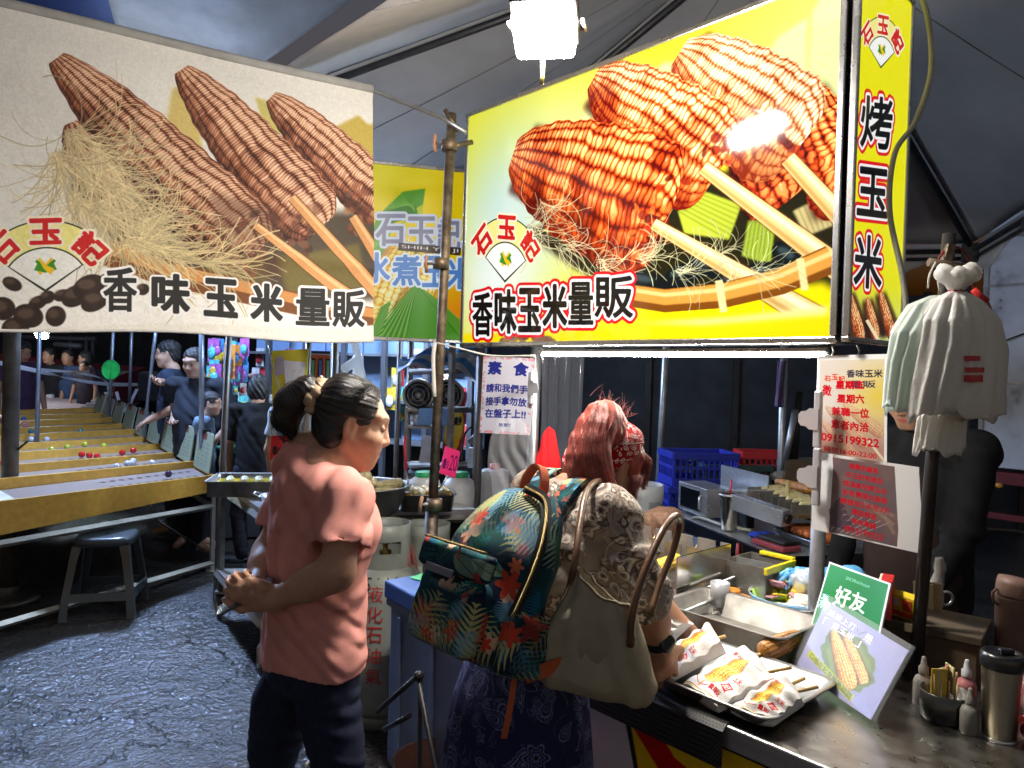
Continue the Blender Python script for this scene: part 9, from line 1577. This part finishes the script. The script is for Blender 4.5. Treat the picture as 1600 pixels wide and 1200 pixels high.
# ---------------------------------------------------------------- the other people
def bystander(label, px, py, d, yaw, shirt, pants=(.02, .02, .03), hair='short', hcol=(.012, .011, .011), tilt=.1, handR=None, handL=None, lean=0, sleeve=.62, sc=None, cell=.0105, glasses=False, mask=False, skin=SKIN, apron=None, broad=1, to_ground=True, cap=False):
 H = W(px, py, d); Hh = H[2]+.12; s = sc or max(.62, min(1.06, Hh/1.70)); R = rotm(yaw); r, f = R[:, 0], R[:, 1]; hR = rotm(yaw, tilt); hip = H-np.array([0, 0, .74*s])-f*(.10+lean)*s; base = np.array([hip[0], hip[1], 0.]); t = thing('person', label, 'person', base)
 nk = H-hR[:, 2]*.13*s-f*.03*s; ch = nk-np.array([0, 0, .05*s]); w = .185*s*broad; shR, shL = ch+r*w-[0, 0, .02*s], ch-r*w-[0, 0, .02*s]; leg = hip[2] if to_ground else .8*s
 hR_, hL_ = [np.asarray(q, float) if q is not None else sh+k*r*.07*s-[0, 0, .56*s]+f*.09*s for q, sh, k in ((handR, shR, 1), (handL, shL, -1))]
 def arm(sh, hd, k):
  m = (sh+hd)/2; L = np.linalg.norm(hd-sh); T = .29*s; b = math.sqrt(max(.0004, T*T-min(L/2, T*.98)**2)); dr = -f*.7+k*r*.35-np.array([0, 0, .75]); ax = (hd-sh)/max(L, .01); dr = dr-ax*(dr@ax); dr /= np.linalg.norm(dr); hd2 = sh+ax*min(L, T*1.96); return m*(min(L, T*1.96)/max(L, .01))+sh*(1-min(L, T*1.96)/max(L, .01))+dr*b, hd2
 eR, hR2 = arm(shR, hR_, 1); eL, hL2 = arm(shL, hL_, -1); S = Sdf(); head_sdf(S, H, hR, s*.98, female=False); S.u(rc(H-hR[:, 2]*.07*s, nk, .055*s, .06*s), .03); sp = (ch-hip); Ln = np.linalg.norm(sp); sp /= Ln; fr = f-sp*(f@sp); fr /= np.linalg.norm(fr); rt = np.cross(fr, sp); TR = np.stack([rt, fr, sp], 1)
 S.u(sect(hip, TR, [(0, 0, 0, .13*s, .09*s), (Ln*.6, 0, 0, .14*s, .09*s), (Ln, 0, 0, .08*s, .06*s)]), .03)
 for sh, e, h, k in ((shR, eR, hR2, 1), (shL, eL, hL2, -1)):
  rig_limb(S, [sh, e, h], [.050*s, .041*s, .028*s]); dd = h-e; hand(S, h, dd, np.cross(dd, r*k)+[0, 0, .01], k, .5, s)
 lp = []
 for k in (1, -1): a = base+r*k*.10*s+[0, 0, .08]; kn = (hip+a)/2+r*k*.09*s+f*.02; rig_limb(S, [hip+r*k*.09*s, kn, a], [.08*s, .055*s, .038*s], .03); S.u(rc(a, a+f*.14*s-[0, 0, .045], .04, .03), .02); lp.append((hip+r*k*.09*s, kn, a))
 pts = [H, shR, shL, hR2, hL2, eR, eL, base+f*.25, base-f*.1]; part('body', S.mesh('body', *bbox(*pts, pad=.2*s), cell, head_col(H, hR, s*.98, skin=skin, closed=True)), skin_mat(), t, True)
 S = Sdf(); b = broad; S.u(sect(hip, TR, [(-.06*s, 0, 0, .17*s*b, .125*s*b), (.12*s, 0, .01, .172*s*b, .13*s*b), (Ln*.55, 0, .01, .175*s*b, .12*s*b), (Ln*.85, 0, 0, .165*s*b, .10*s), (Ln, 0, 0, .08*s, .065*s), (Ln+.03*s, 0, 0, .064*s, .06*s)], .02), .03)
 for sh, e, h in ((shR, eR, hR2), (shL, eL, hL2)):
  S.u(rc(sh, ch-[0, 0, .01], .06*s, .06*s), .04)
  if sleeve <= 1: pe = sh+(e-sh)*sleeve; hf = half(pe, e-sh); q = rc(sh, e, .064*s, .060*s); S.u(lambda P, q=q, hf=hf: np.maximum(q(P), hf(P)), .03)
  else: S.u(rc(sh, e, .064*s, .058*s), .03); S.u(rc(e, h-(h-e)*.06, .056*s, .042*s), .02)
 S.disp(folds([((1, .3, .8), 36, .010, None, 1), ((.6, -.4, .7), 26, .008, None, 1)], int(px))); sm = cloth_mat('cloth %.2f %.2f %.2f' % shirt, shirt); part('shirt', S.mesh('shirt', *bbox(hip, shR, shL, eR, eL, hR2 if sleeve > 1 else eR, hL2 if sleeve > 1 else eL, nk, pad=.22*s), cell), sm, t, True)
 S = Sdf(); S.u(sect(hip, R, [(-.12*s, 0, 0, .15*s*b, .115*s*b), (.02*s, 0, 0, .155*s*b, .115*s*b)], .02), .03)
 for h, k, a in lp: S.u(rc(h, k, .095*s, .07*s), .02); S.u(rc(k, a, .07*s, .055*s), .02)
 S.disp(folds([((.2, .1, 1), 40, .007, None, 1)], 3)); part('trousers', S.mesh('trousers', *bbox(hip, base, *[q for l in lp for q in l], pad=.2*s), cell*1.2), cloth_mat('trousers %.2f %.2f' % pants[:2], pants), t, True)
 S = Sdf(); S.u(el(H+hR@(np.array([0, -.016, .042])*s), np.array([.079, .098, .082])*s, hR), .01); S.u(el(H+hR@(np.array([0, -.06, -.02])*s), np.array([.062, .045, .06])*s, hR), .03)
 if hair == 'bob': S.u(el(H+hR@(np.array([0, -.04, -.03])*s), np.array([.088, .075, .105])*s, hR), .03)
 S.sub(el(H+hR@(np.array([0, .085, -.005])*s), np.array([.066, .060, .088])*s, hR), .006*s)
 for k in (-1, 1): S.sub(el(H+hR@(np.array([k*.085, .010, -.035])*s), np.array([.03, .036, .042])*s, hR), .006*s)
 if hair != 'bob': S.sub(el(H+hR@(np.array([0, .0, -.125])*s), np.array([.10, .10, .055])*s, hR), .01*s)
 S.disp(folds([((1, .3, .6), 90, .008, None, 1), ((-.5, .8, .4), 130, .006, None, 1)], int(px)+1)); S.disp(grooves(H, hR[:, 2], 40, .0016*s, 3)); part('hair', S.mesh('hair', *bbox(H, pad=.17*s), cell*.62), hair_mat('hair %.2f' % hcol[0], hcol, .62), t, True)
 T = lambda x, y, z: H+hR@(np.array([x, y, z])*s)
 if glasses:
  mb = MB()
  for k in (-1, 1): mb.tube([T(k*.034+.021*math.cos(a), .100, .008+.016*math.sin(a)) for a in np.linspace(0, 6.28, 18, endpoint=False)], .0022, 5, closed=True); mb.tube([T(k*.055, .098, .012), T(k*.078, .0, .012)], .002, 5)
  mb.tube([T(-.013, .104, .012), T(.013, .104, .012)], .002, 5); part('glasses', mb, M('glasses frame', (.25, .22, .2), rough=.3, metal=.8), t, True)
 if mask: S = Sdf(); S.u(el(T(0, .068, -.055), np.array([.052, .05, .05])*s, hR), .01); part('face_mask', S.mesh('face_mask', *bbox(T(0, .07, -.055), pad=.1), .006), cloth_mat('black mask', (.015, .015, .018)), t, True)
 if cap: S = Sdf(); S.u(el(T(0, -.01, .055), np.array([.084, .102, .078])*s, hR), .01); S.u(el(T(0, .11, .045), np.array([.06, .06, .01])*s, hR), .01); S.cut(half(T(0, 0, .03), -hR[:, 2])); part('cap', S.mesh('cap', *bbox(H, pad=.24), .007), cloth_mat('black cap', (.012, .012, .014)), t, True)
 if apron:
  S = Sdf(); S.u(sect(hip, TR, [(-.35*s, 0, .012, .165*s*b, .135*s*b), (.12*s, 0, .022, .165*s*b, .136*s*b), (Ln*.62, 0, .022, .13*s*b, .125*s*b), (Ln*.80, 0, .020, .085*s*b, .105*s)], .01), .01); S.cut(lambda P: -((P-_a(hip))@_a(fr))+.02); part('apron', S.mesh('apron', *bbox(hip, ch, hip-[0, 0, .4], pad=.25), .009), cloth_mat('dark apron', (.045, .028, .024)), t, True)
  for k, chh in enumerate(apron):
   V, T_, sz = glyphs(chh); q = hip+sp*Ln*.60+fr*.152*b+rt*(.05-.055*k); part('apron_print', MB().add([q+rt*-(x-.5)*.048+sp*(.5-y)*.048+fr*(.004) for x, y in V], [tuple(q_) for q_ in T_]), M('apron red', (.6, .03, .03), rough=.6, emis=0), t, True)
 return t
def crowd():
 B = bystander
 B('man with glasses in a dark blue shirt, looking left over the score boards', 262, 553, 6.9, math.radians(192), (.025, .035, .06), (.05, .08, .16), glasses=True, tilt=.12, handR=W(246, 597, 6.5), handL=W(236, 655, 6.6), broad=1.15, skin=(.52, .32, .22))
 B('heavy man in a black shirt looking down behind the score boards', 303, 566, 6.3, math.radians(262), (.022, .026, .036), tilt=.35, handR=W(272, 655, 6.35), broad=1.25, skin=(.42, .26, .19))
 B('boy in a pale blue t-shirt standing beside the heavy man', 331, 630, 6.25, math.radians(5), (.16, .24, .34), tilt=.2, hair='short', skin=(.46, .29, .21), handR=W(352, 670, 6.2))
 B('person in black with dark hair seen from behind', 405, 606, 6.0, math.radians(95), (.012, .012, .014), hair='bob', tilt=.15, sleeve=.95)
 B('man in a dark face mask looking down at the hanging toys', 346, 566, 7.6, math.radians(-5), (.03, .03, .045), tilt=.4, mask=True, handR=W(372, 585, 7.4), handL=W(385, 590, 7.4), skin=(.50, .32, .24))
 B('person with short dark hair bent forward in front of the masked man', 334, 583, 7.2, math.radians(10), (.02, .02, .03), tilt=.5, skin=(.50, .32, .24))
 B('person in a white printed t-shirt behind the yellow board', 474, 607, 5.3, math.radians(80), (.52, .55, .62), tilt=.2, cap=True)
 B('man in a purple shirt far left, looking down at the game table', 37, 549, 9.5, math.radians(-35), (.07, .04, .09), tilt=.5, cell=.014)
 B('person in black far away between the purple and the blue shirt', 76, 556, 12, math.radians(-100), (.02, .02, .022), cell=.016)
 B('person in a blue t-shirt far away under the banner', 106, 558, 12, math.radians(-95), (.05, .08, .17), cell=.016)
 B('person in a lilac top far away under the banner', 133, 560, 12, math.radians(200), (.22, .18, .26), hair='bob', cell=.016)
 B('child with dark hair far away beside the lilac top', 131, 573, 11.4, math.radians(-90), (.05, .04, .05), cell=.016, sc=.72)
 B('person at the left edge reaching over the game table, only the hand in view', -60, 560, 5.4, math.radians(20), (.18, .02, .03), handR=W(20, 664, 5.1), handL=W(-60, 700, 5.2))
 B('vendor in a black long sleeved top and dark apron behind the posters', 1424, 616, 2.72, math.radians(216), (.005, .005, .006), (.006, .006, .007), tilt=.45, sleeve=1.5, apron='石玉記', broad=1.12, cell=.0075, skin=(.50, .29, .18), handL=W(1440, 950, 2.5))
# ---------------------------------------------------------------- put the place together
LAMP_KEY, LAMP_COOL, LAMP_TOY = 195, 270, 95
ground(); canopy(); truck(); backdrop()
stall_signs(); boiled_sign(); banner(); poles(); led_tube(); posters()
counter(); counter_goods(); grills(); work_table(); stall_back(); hanging_bags()
cart(); blue_table(); stool(); game_stall(); toy_stall()
pink_woman(); B_ = red_woman(); backpack(B_); tote(B_); crowd()
lamps()
